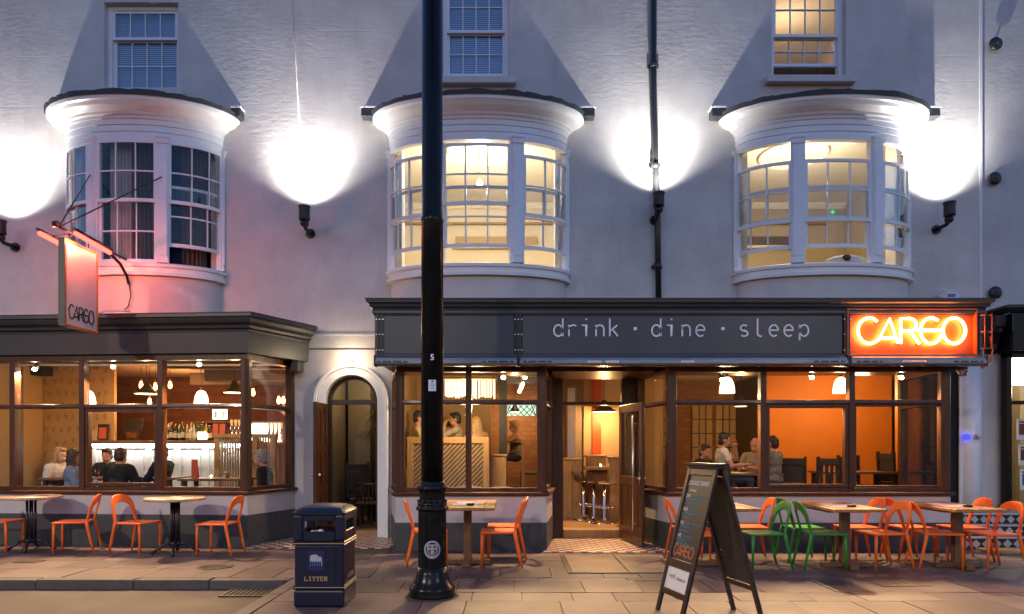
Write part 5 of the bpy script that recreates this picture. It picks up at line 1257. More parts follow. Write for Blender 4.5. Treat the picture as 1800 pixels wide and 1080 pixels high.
def chair(kind, x, y, deg, label):
    o = first_c[kind].pop() if first_c[kind] else copy_tree(orange if kind == 'o' else green)
    place(o, (x, y, .004), R(deg), label); o['group'] = 'orange café chairs' if kind == 'o' else 'green café chairs'
chair('o', -7.36, 9.80, 4, 'orange chair facing the left-hand round table, its back towards the frame edge')
chair('o', -6.22, 9.72, 197, 'orange chair facing the left-hand round table under the wallpapered window')
chair('o', -5.28, 9.62, -14, 'orange chair facing the right-hand round table, back towards the other round table')
chair('o', -4.08, 9.50, 176, 'orange chair facing the right-hand round table, beside the litter bin')
chair('o', -1.06, 8.72, 8, 'orange chair partly behind the lamp post, facing the small square-ended table')
chair('o', -0.16, 8.62, 180, 'orange chair at the doorway end of the single wooden table, on the kerb side')
chair('o', -0.10, 9.22, 180, 'orange chair at the doorway end of the single wooden table, on the window side')
chair('o', 2.42, 8.36, 3, 'orange chair seen through the legs of the chalkboard sign')
chair('o', 2.33, 8.95, 0, 'orange chair behind the chalkboard sign, next to the stall riser')
chair('o', 3.16, 9.10, 178, 'orange chair behind the green chair nearest the chalkboard sign')
chair('g', 3.10, 8.45, 186, 'green chair facing left, back to back with the other green chairs')
chair('g', 3.84, 9.02, 2, 'green chair facing right, on the window side of its neighbour')
chair('g', 3.84, 8.46, -4, 'green chair facing right, on the kerb side of the table')
chair('o', 4.60, 9.08, 182, 'orange chair across the table from the green pair, on the window side')
chair('o', 4.58, 8.46, 188, 'orange chair across the table from the green pair, on the kerb side')
chair('o', 5.28, 9.06, 2, 'orange chair at the end table, back to the middle table, on the window side')
chair('o', 5.26, 8.46, -8, 'orange chair at the end table, back to the middle table, on the kerb side')
chair('o', 5.98, 9.06, 180, 'orange chair before the diamond tiles, on the window side of the end table')
chair('o', 5.92, 8.42, 186, 'orange chair before the diamond tiles, on the kerb side of the end table')

def round_table(x, y, label):
    t = thing('round_table', label, 'table', (x, y, 0), group='round pedestal tables')
    part(MB().lathe([(.001, .745), (.385, .745), (.395, .75), (.395, .778), (.388, .785), (.001, .785)], (x, y, 0), 40, cap=False), 'table_top', 'stone_top', t)
    part(MB().box(x - .16, x + .16, y - .16, y + .16, .727, .744), 'top_plate', 'black_iron', t)
    for k in range(4):
        a = R(45 + 90 * k); part(MB().cyl((x + .05 * math.cos(a), y + .05 * math.sin(a), .13), (x + .05 * math.cos(a), y + .05 * math.sin(a), .728), .017, n=8), 'column_rod', 'black_iron', t)
    part(MB().lathe([(.001, .10), (.07, .11), (.075, .15), (.05, .18), (.001, .18)], (x, y, 0), 16, cap=False), 'hub', 'black_iron', t)
    for k in range(4):
        a = R(20 + 90 * k); c, s = math.cos(a), math.sin(a)
        part(MB().tube([(x + .04 * c, y + .04 * s, .15), (x + .14 * c, y + .14 * s, .13), (x + .22 * c, y + .22 * s, .07), (x + .28 * c, y + .28 * s, .028)], [.022, .02, .018, .022], 8), 'foot', 'black_iron', t)
        part(MB().ell((x + .285 * c, y + .285 * s, .025), .026, .026, .025, 10, 6), 'glide', 'black_iron', t)
    part(MB().box(x - .07, x + .09, y - .06, y + .06, .786, .791), 'menu_card', 'paper', t, bevel=.001)
round_table(X_(55, 9.86), 9.86, 'round stone-topped table on iron feet under the wallpapered window')
round_table(X_(308, 9.55), 9.55, 'round stone-topped table on iron feet before the bar window')
def wood_table(x, y, label, px=0.0, w=.62, l=1.2):
    t = thing('wooden_table', label, 'table', (x, y, 0), group='wooden pedestal tables')
    for k in range(5): a = x - w / 2 + w * k / 5; part(MB().box(a + .0015, a + w / 5 - .0015, y - l / 2, y + l / 2, .735, .77), 'plank', 'oak_top', t, bevel=.003)
    part(MB().box(x - w / 2 + .06, x + w / 2 - .06, y - .32, y + .32, .705, .734), 'bearer', 'oak_dull', t)
    part(MB().box(x + px - .05, x + px + .05, y - .05, y + .05, .06, .704), 'pedestal', 'oak_dull', t, bevel=.006)
    part(MB().box(x + px - .29, x + px + .29, y - .05, y + .05, .002, .059), 'base_beam', 'oak_dull', t, bevel=.006)
    part(MB().box(x + px - .05, x + px + .05, y - .27, y - .0505, .002, .055), 'base_beam', 'oak_dull', t, bevel=.006); part(MB().box(x + px - .05, x + px + .05, y + .0505, y + .27, .002, .055), 'base_beam', 'oak_dull', t, bevel=.006)
    m = MB(); q = random.Random(int(x * 10))
    for (dx, dy, rz) in ((-.09, -.10, .2), (.08, -.02, -.3), (-.04, .12, .1)):
        c, s = math.cos(rz), math.sin(rz); pts = [(-.105, -.15), (.105, -.15), (.105, .15), (-.105, .15)]; z = .7715 + .0012 * (dx > 0) + .0005 * (dy > 0)
        m.add([(x + dx + a * c - b * s, y + dy + a * s + b * c, z) for a, b in pts] , [(0, 1, 2, 3)])
    part(m, 'menu_sheet', 'paper', t, fix=False)
    part(MB().lathe([(.045, .772), (.05, .79), (.046, .80), (.001, .776)], (x + .05, y - .28, 0), 16, cap=False), 'ashtray', 'black_iron', t)
wood_table(-.565, 8.72, 'wooden pedestal table standing alone between the lamp post and the doorway', w=.72)
wood_table(2.62, 8.6, 'wooden pedestal table mostly behind the chalkboard sign')
wood_table(4.04, 8.5, 'wooden pedestal table between the green chairs and the orange chairs', .10)
wood_table(5.44, 8.5, 'wooden pedestal table in front of the diamond tiles', .10)
# ============================================================ NEIGHBOURING SHOP
nb = thing('neighbour_building', 'grey rendered building with a black shopfront next to the pub', 'building', (9.3, YW, 0))
def npart(m, n, mt, parent=nb, **k): return part(m, n, mt, parent, **k)
w = wall_with_holes('wall', 7.712, 12.0, -.1, 10.2, [(8.02, 11.6, .0, 3.05)], 'render_grey', None, YW + .012, YWB); w.parent = nb; w.matrix_parent_inverse = Matrix.Translation((-9.3, -YW, 0))
npart(MB().box(7.70, 7.745, YW - .012, YW + .011, 3.7, 10.2), 'joint_bead', 'white_plaster')
npart(MB().box(7.62, 8.03, YW - .06, YW + .010, -.05, 3.1), 'pier', 'stucco_smooth', bevel=.01)
FYN = 10.75
npart(MB().box(7.92, 11.8, FYN + .05, YW + .011, 3.02, 3.62), 'fascia', 'black_gloss', bevel=.01)
npart(MB().sweep([(7.86, YW), (7.86, FYN + .05), (11.8, FYN + .05)], [(-.05, 3.621), (.03, 3.621), (.06, 3.66), (.10, 3.68), (.10, 3.72), (-.05, 3.76)][::-1]), 'cornice', 'black_iron')
m = MB(); poly = [(YW, 3.60), (YW, 2.98), (YW - .10, 3.02), (YW - .16, 3.15), (YW - .20, 3.30), (YW - .34, 3.42), (YW - .36, 3.60)]
m.prism(poly, lambda y, z: (7.74, y, z), lambda y, z: (7.915, y, z)); npart(m, 'console_bracket', 'black_iron', bevel=.012)
for z in (3.36, 3.12): m = MB(); m.ell((7.83, YW - .28 + (3.36 - z) * .5, z), .05, .06, .05, 10, 8); npart(m, 'scroll', 'frame_wood')
WY = 11.0
def nbox(n, x0, x1, y0, y1, z0, z1, mt, **k): return npart(MB().box(x0, x1, y0, y1, z0, z1), n, mt, **k)
nbox('window_post', 7.95, 8.045, WY - .02, WY + .10, .55, 3.0, 'black_gloss', bevel=.006)
nbox('transom', 8.046, 11.8, WY - .03, WY + .08, Z_(708, WY) - .03, Z_(708, WY) + .03, 'black_gloss', bevel=.006)
nbox('head_rail', 7.95, 11.8, WY - .02, WY + .10, 2.93, 3.019, 'black_gloss', bevel=.006)
nbox('sill', 7.9, 11.8, WY - .06, WY + .10, .48, .549, 'black_gloss', bevel=.006)
npart(MB().box(8.046, 11.8, WY + .03, WY + .036, .56, Z_(708, WY) - .031), 'pane', 'glass'); npart(MB().box(8.046, 11.8, WY + .03, WY + .036, Z_(708, WY) + .031, 2.929), 'pane', 'glass')
mat('shop_inner', (0.16, 0.13, 0.08), 0.7, var=.2, vscale=2)
nbox('shop_back', 8.0, 11.8, 12.6, 12.65, 0, 3.0, 'shop_inner'); nbox('shop_side', 7.99, 8.045, WY + .11, 12.59, .0, 3.0, 'shop_inner'); nbox('shop_floor', 8.046, 11.8, WY + .11, 12.59, .40, .45, 'light_oak')
nbox('shop_ceiling', 8.046, 11.8, WY + .11, 12.59, 2.99, 3.01, 'cream_wall')
nbox('light_panel', 8.06, 11.6, 11.28, 11.33, Z_(677, 11.28), Z_(630, 11.28), 'glow_white')
nbox('edge_light', 8.05, 8.075, 11.14, 11.18, .62, 2.85, 'glow_white')
point('shop_lamp', (8.9, 11.7, 2.5), 30, (1, .85, .62), .15, nb)
for (px, py) in ((1793, 755), (1796, 800), (1799, 843)):
    x, z = X_(px + 8, 11.2), Z_(py, 11.2); t = thing('property_card', {755: 'topmost property card hanging in the lit neighbouring window', 800: 'middle property card hanging in the lit neighbouring window', 843: 'lowest property card hanging in the lit neighbouring window'}[py], 'card', (x, 11.2, z - .17))
    part(MB().box(x - .13, x + .14, 11.19, 11.198, z - .17, z + .17), 'card', 'paper', t); part(MB().box(x - .10, x + .11, 11.185, 11.1895, z - .09, z + .09), 'photograph', 'maroon_print' if py < 820 else 'blue_print', t); part(MB().box(x - .10, x + .05, 11.185, 11.1895, z + .105, z + .135), 'print', 'maroon_print', t)
    part(MB().tube([(x, 11.194, z + .17), (x, 11.194, z + .24)], .003, 5), 'wire', 'steel', t)
# diamond tiled plinth in three stepped courses
pl = thing('tiled_plinth', 'stepped plinth of brown and white diamond tiles under the black shopfront', 'plinth', (7.6, 10.2, 0))
courses = [(.0, .150, 9.98), (.178, .318, 10.08), (.346, .478, 10.18)]
nn_ = MB(); nn_.prism([(0, -.5), (.5, 0), (0, .5), (-.5, 0)], lambda a, b: (a, -.004, b), lambda a, b: (a, 0.0, b)); d0 = nn_.build('diamond_tile', 'tile_white', pl); dm = d0.data; df = [d0]
for (z0, z1, y) in courses:
    part(MB().box(6.56, 10.4, y, 10.9, z0, z1), 'tile_course', 'tile_black', pl)
    part(MB().box(6.55, 10.4, y - .03, 10.9, z1 + .0005, z1 + .0275), 'nosing', 'tile_white', pl, bevel=.005)
    h = z1 - z0; x = 6.63
    while x < 8.7:
        piece(dm, 'diamond_tile', pl, (x - 7.6, y - .0005 - 10.2, (z0 + z1) / 2), (h * .86, 1, h * .90), (0, 0, 0), df); x += h * 1.02
tag(structure(MB().box(6.9, 8.9, 8.9, 9.9, -.002, .006).build('timber_ramp', 'light_oak')) if False else part(MB().box(6.75, 9.2, 9.45, 9.93, 0.0, .03), 'timber_ramp', 'light_oak', pl, bevel=.006), 'ramp', 'ramp')
for o in [o for o in pl.children if o.name.startswith('timber_ramp')]:
    del o['label']; del o['category']
# ============================================================ INSIDE: ROOMS
# bar room on the left
BF = .25
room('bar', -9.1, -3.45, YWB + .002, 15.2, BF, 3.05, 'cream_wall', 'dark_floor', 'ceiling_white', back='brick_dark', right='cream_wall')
part(MB().prism([(-9.0, 10.5), (-4.0, 10.2), (-3.66, YWB + .001), (-9.0, YWB + .001)], lambda x, y: (x, y, BF - .03), lambda x, y: (x, y, BF - .001)), 'interior_floor', 'dark_floor', pub)
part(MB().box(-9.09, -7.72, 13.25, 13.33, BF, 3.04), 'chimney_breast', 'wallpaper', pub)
m = MB(); rt = random.Random(5)
def leaf(m, x, z, a, l, w):
    c, s = math.cos(a), math.sin(a); pts = [(0, 0), (l * .45, w), (l, 0), (l * .45, -w)]
    m.add([(x + p * c - q * s, 13.2475 - rt.random() * .0006, z + p * s + q * c) for p, q in pts], [(0, 1, 2, 3)])
for i in range(9):
    for j in range(12):
        x = -9.05 + i * .155 + (j % 2) * .075 + rt.uniform(-.02, .02); z = .35 + j * .235 + rt.uniform(-.03, .03)
        if x > -7.86 : continue
        for k in range(7): leaf(m, x + rt.uniform(-.01, .01), z + k * .014, R(90) + R(rt.uniform(-60, 60)), rt.uniform(.045, .095), .0085)
tw = part(m, 'wallpaper_print', 'wallpaper_twig', pub, fix=False); tw['kind'] = 'stuff'
part(MB().box(-8.72, -8.60, 11.9, 12.02, BF, 2.9), 'inner_door_post', 'dark_wood', pub, bevel=.005)
part(MB().box(-9.05, -8.73, 11.95, 11.98, BF, 2.9), 'inner_door_glass', 'glass_blue', pub)
part(MB().box(-8.72, -8.15, 12.95, 13.2, BF, 1.32), 'panelled_dado', 'dark_wood', pub)
for (y, z0, z1, x0) in ((12.3, 2.90, 3.045, -6.4), (13.3, 2.78, 3.045, -6.0), (14.4, 2.80, 3.045, -6.8)): part(MB().box(x0, -3.46, y, y + .16, z0, z1), 'ceiling_beam', 'ceiling_beam', pub, bevel=.008)

# dining room on the right
RF = .16
room('dining', -1.95, 8.6, YWB + .002, 16.0, RF, 3.0, 'cream_wall', 'wood_floor', 'ceiling_white', back='brick_warm', left='cream_wall')
for pth in ((MP[0], MP[1], MP[2], MP[3]), (RP[0], RP[1], RP[2], RP[3])):
    (ax_, ay_), (bx_0, by_0), (cx_, cy_), (dx_, dy_) = pth
    part(MB().prism([(bx_0 + .04, by_0 + .06), (cx_ - .04, cy_ + .06), (dx_ - .05, YWB + .001), (ax_ + .05, YWB + .001)], lambda x, y: (x, y, .28), lambda x, y: (x, y, .32)), 'interior_floor', 'wood_floor', pub)
part(MB().box(.84, 1.77, DY + .302, YWB + .002, .10, RF - .001), 'interior_floor', 'wood_floor', pub)
part(MB().box(5.27, 7.9, 14.2, 14.3, RF, 2.99), 'partition_wall', 'orange_wall', pub)
part(MB().box(5.20, 5.269, 14.15, 15.99, RF, 2.99), 'partition_wall', 'dark_wood', pub)
part(MB().box(7.2, 7.9, 12.4, 12.5, RF, 2.99), 'partition_wall', 'frame_wood', pub)
part(MB().box(6.95, 7.02, 12.30, 12.39, RF, 2.99), 'partition_post', 'orange_wall', pub)
part(MB().box(7.32, 7.52, 12.33, 12.39, .9, 2.8), 'partition_pillar', 'lining_cream', pub)
part(MB().box(-1.94, -.42, 13.9, 14.0, RF, 2.99), 'partition_wall', 'cream_wall', pub)
part(MB().box(2.0, 3.3, 14.9, 15.0, RF, 2.99), 'partition_wall', 'cream_wall', pub)
for x0 in (2.75, 3.35, 4.2, 4.75):  # opposite windows reflected in the glass, built as shapes on the back wall
    wfr = MB(); wfr.box(x0, x0 + .45, 15.88, 15.95, 1.15, 2.45); wp = part(wfr, 'reflected_window', 'cream_wall', pub)
    g = MB()
    for k in range(1, 3): g.box(x0 + .15 * k - .01, x0 + .15 * k + .01, 15.85, 15.879, 1.15, 2.45)
    for k in range(1, 4): g.box(x0, x0 + .45, 15.855, 15.8785, 1.15 + .325 * k - .01, 1.15 + .325 * k + .01)
    part(g, 'reflected_bar', 'dark_wood', wp)
part(MB().box(.55, .75, 12.6, 13.6, RF, 2.99), 'partition_wall', 'cream_wall', pub)
part(MB().box(1.62, 1.80, 13.75, 13.85, RF, 2.99), 'inner_door', 'orange_door', pub)
part(MB().box(1.801, 2.30, 13.8, 13.9, RF, 2.99), 'partition_wall', 'cream_wall', pub)
part(MB().box(1.45, 1.619, 13.8, 13.9, RF, 2.99), 'partition_wall', 'cream_wall', pub)
part(MB().box(.751, 1.449, 13.85, 13.95, RF, 2.99), 'partition_wall', 'hall_wall', pub)
m = MB(); m.box(1.10, 1.30, 13.80, 13.849, 1.15, 2.72); mi = part(m, 'mirror_frame', 'light_oak', pub, bevel=.004); part(MB().box(1.125, 1.275, 13.79, 13.7995, 1.19, 2.68), 'mirror_glass', 'steel', mi)
# leaded light in the brick wall
lg = MB(); x0, x1, z0, z1 = X_(889, 15.9), X_(942, 15.9), Z_(731, 15.9), Z_(712, 15.9); lg.box(x0, x1, 15.90, 15.94, z0, z1)
emis('glow_leaded', (0.72, 1.0, 0.72), 0.55); lo = part(lg, 'leaded_light', 'glow_leaded', pub)
m = MB(); n = 5
for k in range(-2, n + 2):
    for s in (-1, 1):
        a = x0 + (x1 - x0) * k / n; pts = [(a, z0), (a + s * (z1 - z0), z1)]
        pts = [(min(max(p, x0), x1), q) for p, q in pts]
        if abs(pts[0][0] - pts[1][0]) > .02: m.bar((pts[0][0], 15.89, pts[0][1]), (pts[1][0], 15.89, pts[1][1]), .018, .018)
part(m, 'lead_came', 'black_iron', lo)
part(MB().box(X_(877, 13.0), X_(891, 13.0), 12.95, 13.1, RF, 2.99), 'iron_column', 'black_iron', pub)
for (y, z) in ((13.2, 2.86), (14.6, 2.86)): part(MB().box(-.3, .7, y, y + .12, z, 2.999), 'ceiling_beam', 'ceiling_beam', pub)

# ============================================================ INSIDE: THE BAR
bar = thing('bar_counter', 'pale panelled bar counter glowing under a white light strip', 'bar counter', (-6.5, 13.0, BF))
bx0_, bx1_ = -7.98, -5.02
part(MB().box(bx0_, bx1_, 13.0, 13.55, BF, 1.55), 'carcass', 'bar_white', bar)
part(MB().box(bx0_ - .05, bx1_ + .05, 12.86, 13.6, 1.551, 1.612), 'counter_top', 'oak_dull', bar, bevel=.008)
part(MB().box(bx0_, bx1_, 12.93, 12.999, 1.47, 1.55), 'frieze', 'bar_white', bar)
part(MB().box(bx0_, bx1_, 12.90, 12.925, 1.515, 1.545), 'light_strip', 'glow_led', bar)
for px in (165, 212, 262, 312, 362, 408):
    x = X_(px, 12.98); part(MB().box(x - .06, x + .06, 12.955, 12.999, BF, 1.46), 'pilaster', 'bar_white', bar, bevel=.006)
for a, b in ((165, 212), (212, 262), (262, 312), (312, 362), (362, 408)):
    part(MB().box(X_(a, 12.98) + .11, X_(b, 12.98) - .11, 12.982, 12.9995, .5, 1.36), 'panel', 'bar_white', bar, bevel=.004)
d = bpy.data.lights.new('bar_strip_light', 'AREA'); d.shape = 'RECTANGLE'; d.size = 2.8; d.size_y = .03; d.energy = 6; d.color = (.86, .94, 1)
o = bpy.data.objects.new('bar_strip_light', d); COL.objects.link(o); o.parent = bar; o.location = Vector((-6.5, 12.89, 1.50)) - bar.location; o.rotation_euler = (R(30), 0, 0)
def bottle(x, y, z, h, r, mt, label):
    t = thing('bottle', label, 'bottle', (x, y, z), group='bottles on the bar')
    part(MB().lathe([(.001, 0), (r, .002), (r, h * .58), (r * .8, h * .66), (r * .36, h * .76), (r * .34, h * .96), (.001, h * .96)], (x, y, z), 10, cap=False), 'glass_body', mt, t)
    part(MB().lathe([(r * 1.03, h * .16), (r * 1.03, h * .46)], (x, y, z), 10, cap=False), 'paper_label', 'bottle_label', t, fix=False)
    part(MB().lathe([(r * .40, h * .955), (r * .40, h), (.001, h)], (x, y, z), 8, cap=False), 'stopper', 'gold', t)
rb = random.Random(3); kinds = ['green', 'amber', 'clear', 'dark', 'red', 'gold', 'clear', 'amber']
names_b = {'green': 'green glass bottle', 'amber': 'amber spirit bottle', 'clear': 'clear spirit bottle', 'dark': 'dark wine bottle', 'red': 'red liqueur bottle', 'gold': 'golden liqueur bottle'}
for i in range(44):
    row = i % 3; px = 276 + (i // 3) * 6.6 + rb.uniform(-1.5, 1.5); Y = 13.1 + row * .16
    k = rb.choice(kinds); bottle(X_(px, Y), Y, 1.613, rb.uniform(.26, .36), rb.uniform(.032, .044), 'bottle_' + k, names_b[k] + ' among the crowd of bottles on the bar')
# back bar shelf with a mirror whose brightness is emission, behind the bottles
bs = thing('back_bar', 'back bar shelving with a self-glowing mirror behind the bottles', 'shelving', (-5.9, 15.0, BF))
part(MB().box(-6.9, -4.3, 14.8, 15.19, BF, 1.5), 'cupboard', 'dark_wood', bs); part(MB().box(-6.9, -4.3, 14.75, 15.19, 1.501, 1.55), 'shelf', 'oak_dull', bs); part(MB().box(-6.9, -4.3, 14.9, 15.19, 2.02, 2.05), 'shelf', 'oak_dull', bs)
part(MB().box(-5.9, -5.15, 15.14, 15.185, 1.6, 2.0), 'mirror', 'glow_white', bs)
fp = thing('bar_menu', 'small white lit menu board behind the beer pumps', 'menu board', (X_(385, 13.4), 13.4, 1.75)); x = X_(386, 13.4)
part(MB().box(x - .14, x + .14, 13.40, 13.42, Z_(737, 13.4), Z_(720, 13.4)), 'board', 'glow_white', fp); part(MB().box(x - .09, x - .05, 13.393, 13.3995, Z_(735, 13.4), Z_(723, 13.4)), 'print', 'bottle_green', fp); part(MB().box(x + .05, x + .09, 13.393, 13.3995, Z_(735, 13.4), Z_(723, 13.4)), 'print', 'gold', fp)
for sx in (-.13, .13): part(MB().box(x + sx - .01, x + sx + .01, 13.405, 13.417, 1.613, Z_(737, 13.4)), 'support', 'black_iron', fp)
for (px, lab) in ((379, 'left of two orange menus standing on the booth end'), (391, 'right of two orange menus standing on the booth end')):
    x = X_(px, 12.62); z0 = 1.73; t = thing('table_menu', lab, 'menu', (x, 12.62, z0)); part(MB().hexa([(x - .05, 12.60, z0), (x + .05, 12.60, z0), (x + .05, 12.605, z0), (x - .05, 12.605, z0), (x - .05, 12.62, z0 + .19), (x + .05, 12.62, z0 + .19), (x + .05, 12.625, z0 + .19), (x - .05, 12.625, z0 + .19)]), 'front_leaf', 'orange_door', t); part(MB().hexa([(x - .05, 12.645, z0), (x + .05, 12.645, z0), (x + .05, 12.65, z0), (x - .05, 12.65, z0), (x - .05, 12.625, z0 + .19), (x + .05, 12.625, z0 + .19), (x + .05, 12.63, z0 + .19), (x - .05, 12.63, z0 + .19)]), 'back_leaf', 'orange_door', t)
def pump(px, Y, z, lab):
    x = X_(px, Y); t = thing('beer_pump', lab, 'beer pump', (x, Y, z), group='chrome beer pumps')
    part(MB().lathe([(.04, 0), (.042, .02), (.018, .04), (.016, .26), (.024, .28), (.02, .30), (.001, .31)], (x, Y, z), 10, cap=False), 'column', 'chrome', t)
    part(MB().tube([(x, Y, z + .25), (x, Y - .07, z + .25), (x, Y - .08, z + .18)], .012, 6), 'spout', 'chrome', t); part(MB().box(x - .025, x + .025, Y - .03, Y - .01, z + .28, z + .40), 'badge', 'bottle_label', t, bevel=.004)
for i, px in enumerate((408, 415, 422)): pump(px, 13.2, 1.613, 'chrome beer pump on the bar beside the orange menus')
for i, px in enumerate((474, 481, 488, 495)): pump(px, 13.35, 1.56, 'chrome beer pump behind the seated grey-haired drinker')
b2 = thing('bar_return', 'short bar return behind the grey-haired drinker', 'bar counter', (-4.3, 13.3, BF)); part(MB().box(-4.95, -3.46, 13.15, 13.6, BF, 1.5), 'carcass', 'light_oak', b2); part(MB().box(-4.97, -3.46, 13.08, 13.65, 1.501, 1.558), 'counter_top', 'oak_dull', b2)
m = MB(); 
for k in range(12): m.box(-4.9 + k * .12, -4.84 + k * .12, 13.13, 13.149, BF, 1.45)
part(m, 'batten', 'light_oak', b2)
# slatted oak booth
bo = thing('oak_booth', 'light oak booth screen with vertical slats at the end of the bar', 'screen', (-4.8, 12.6, BF))
for (xa, xb_, y) in ((X_(376, 12.6), X_(431, 12.6), 12.6), (X_(443, 12.5), X_(484, 12.5), 12.5)):
    for x in (xa, xb_ - .1): part(MB().box(x, x + .10, y, y + .1, BF, 1.66), 'post', 'light_oak', bo, bevel=.004)
    part(MB().box(xa - .02, xb_ + .02, y - .02, y + .12, 1.661, 1.73), 'top_rail', 'light_oak', bo, bevel=.004)
    x = xa + .125
    while x < xb_ - .13: part(MB().box(x, x + .028, y + .03, y + .06, BF, 1.66), 'slat', 'slat_oak', bo); x += .048
# bits on the bar and walls
pf = thing('picture_frame', 'framed picture leaning at the left end of the bar', 'picture', (X_(181, 13.1), 13.1, 1.613)); x = X_(181, 13.1)
def lean(x0, x1, z0, z1, d0, d1): return [(x0, 13.08 + d0, z0), (x1, 13.08 + d0, z0), (x1, 13.08 + d1, z0), (x0, 13.08 + d1, z0), (x0 - .03, 13.16 + d0, z1), (x1 - .03, 13.16 + d0, z1), (x1 - .03, 13.16 + d1, z1), (x0 - .03, 13.16 + d1, z1)]
part(MB().hexa(lean(x - .10, x + .10, 1.614, 1.93, 0, .02)), 'frame', 'dark_wood', pf); part(MB().hexa(lean(x - .07, x + .07, 1.65, 1.89, -.008, -.001)), 'picture', 'orange_door', pf)
shd = thing('shield_plaque', 'dark shield-shaped plaque with gold foot behind the bar', 'plaque', (X_(233, 13.4), 13.4, 1.613)); x = X_(233, 13.4)
part(MB().prism([(x - .2, 2.05), (x + .2, 2.05), (x + .18, 1.80), (x + .11, 1.64), (x - .11, 1.64), (x - .18, 1.80)], lambda a, b: (a, 13.40, b), lambda a, b: (a, 13.44, b)), 'board', 'dark_wood', shd, bevel=.01)
part(MB().prism([(x - .12, 1.76), (x - .04, 1.80), (x + .02, 1.75), (x + .1, 1.80), (x + .09, 1.66), (x - .10, 1.66)], lambda a, b: (a, 13.385, b), lambda a, b: (a, 13.399, b)), 'carving', 'bottle_amber', shd); part(MB().box(x - .08, x + .08, 13.39, 13.46, 1.613, 1.645), 'foot', 'dark_wood', shd)
fo = thing('bar_fan', 'black wall fan near the wallpapered wall', 'fan', (X_(62, 12.9), 12.9, 2.8)); x = X_(62, 12.9); z = Z_(650, 12.9)
part(MB().hexa([(x - .12, 12.9, z - .10), (x + .12, 12.9, z - .12), (x + .13, 13.2, z - .10), (x - .12, 13.2, z - .1), (x - .14, 12.9, z + .06), (x + .14, 12.9, z + .08), (x + .14, 13.2, z + .09), (x - .14, 13.2, z + .09)]), 'speaker_box', 'black_iron', fo); fo.name = 'wall_speaker'; fo['label'] = 'black loudspeaker high on the wallpapered wall'; fo['category'] = 'loudspeaker'
part(MB().cyl((x, 12.895, z), (x, 12.885, z), .07, n=16), 'speaker_grille', 'dark_wood', fo); part(MB().box(x - .02, x + .02, 13.2, 13.25, z - .02, z + .04), 'wall_bracket', 'black_iron', fo)
candles = thing('candle_tray', 'tray of lit cream candles on the bar', 'candles', (X_(357, 13.05), 13.05, 1.613)); x = X_(357, 13.05)
part(MB().box(x - .1, x + .1, 12.98, 13.1, 1.613, 1.63), 'tray', 'black_iron', candles)
for k in range(4): part(MB().cyl((x - .07 + k * .045, 13.03, 1.63), (x - .07 + k * .045, 13.03, 1.74), .02, n=10), 'candle', 'glow_shade', candles); part(MB().ell((x - .07 + k * .045, 13.03, 1.76), .008, .008, .018, 6, 5), 'flame', 'glow_candle', candles)

# ============================================================ INSIDE: LAMPS
def dome_pendant(px, py, Y, zc, label, watts):
    x, z = X_(px, Y), Z_(py, Y); t = thing('glass_pendant', label, 'pendant lamp', (x, Y, z - .13), group='white glass pendants')
    part(MB().lathe([(.118, -.12), (.115, -.06), (.10, .03), (.07, .10), (.03, .13), (.001, .13)], (x, Y, z), 24, cap=False), 'lamp_shade', 'glow_shade', t)
    part(MB().lathe([(.022, .13), (.024, .18), (.001, .18)], (x, Y, z), 12, cap=False), 'cap', 'chrome', t)
    part(MB().tube([(x, Y, z + .18), (x + .03, Y, z + .3), (x - .01, Y, (z + zc) / 2 + .1), (x, Y, zc)], .005, 5), 'cord', 'black_iron', t)
    part(MB().ell((x, Y, z - .02), .045, .045, .06), 'bulb', 'glow_warm', t)
    point('pendant_light', (x, Y, z - .17), watts, (1, .56, .23), .06, t)
dome_pendant(155, 700, 11.75, 3.04, 'white glass pendant hanging before the wallpapered wall', 15)
dome_pendant(354, 700, 11.75, 3.04, 'white glass pendant hanging before the bar', 9)
dome_pendant(1278, 678, 10.7, 2.66, 'white glass pendant over the man in the white shirt', 9)
dome_pendant(1478, 678, 10.7, 2.66, 'white glass pendant before the orange wall', 8)
mat('enamel', (0.035, 0.035, 0.033), .3)
def enamel_pendant(px, py, Y, zc, r, label, watts):
    x, z = X_(px, Y), Z_(py, Y); t = thing('enamel_pendant', label, 'pendant lamp', (x, Y, z - .1), group='dark enamel pendants')
    part(MB().lathe([(r, -.03), (r * 1.01, -.015), (r * .55, .06), (r * .28, .14), (r * .2, .2), (.001, .21)], (x, Y, z), 24, cap=False), 'lamp_shade', 'enamel', t)
    part(MB().lathe([(r * .97, -.032), (r * .6, -.02), (.001, -.018)], (x, Y, z), 24, cap=False), 'diffuser', 'glow_shade', t, fix=False)
    part(MB().tube([(x, Y, z + .2), (x, Y, zc)], .006, 5), 'cord', 'black_iron', t)
    point('pendant_light', (x, Y, z - .10), watts, (1, .52, .20), .06, t)
enamel_pendant(258, 690, 13.0, 3.04, .22, 'wide dark enamel pendant above the left of the bar', 12)
enamel_pendant(412, 688, 13.0, 3.04, .20, 'wide dark enamel pendant above the beer pumps', 12)
enamel_pendant(1062, 722, 13.3, 2.99, .25, 'wide pendant over the counter inside the open doorway', 32)
enamel_pendant(1302, 712, 13.4, 2.99, .12, 'small pendant above the table with the bald diner', 24)
enamel_pendant(905, 722, 15.2, 2.99, .12, 'small pendant glowing against the brick wall', 20)
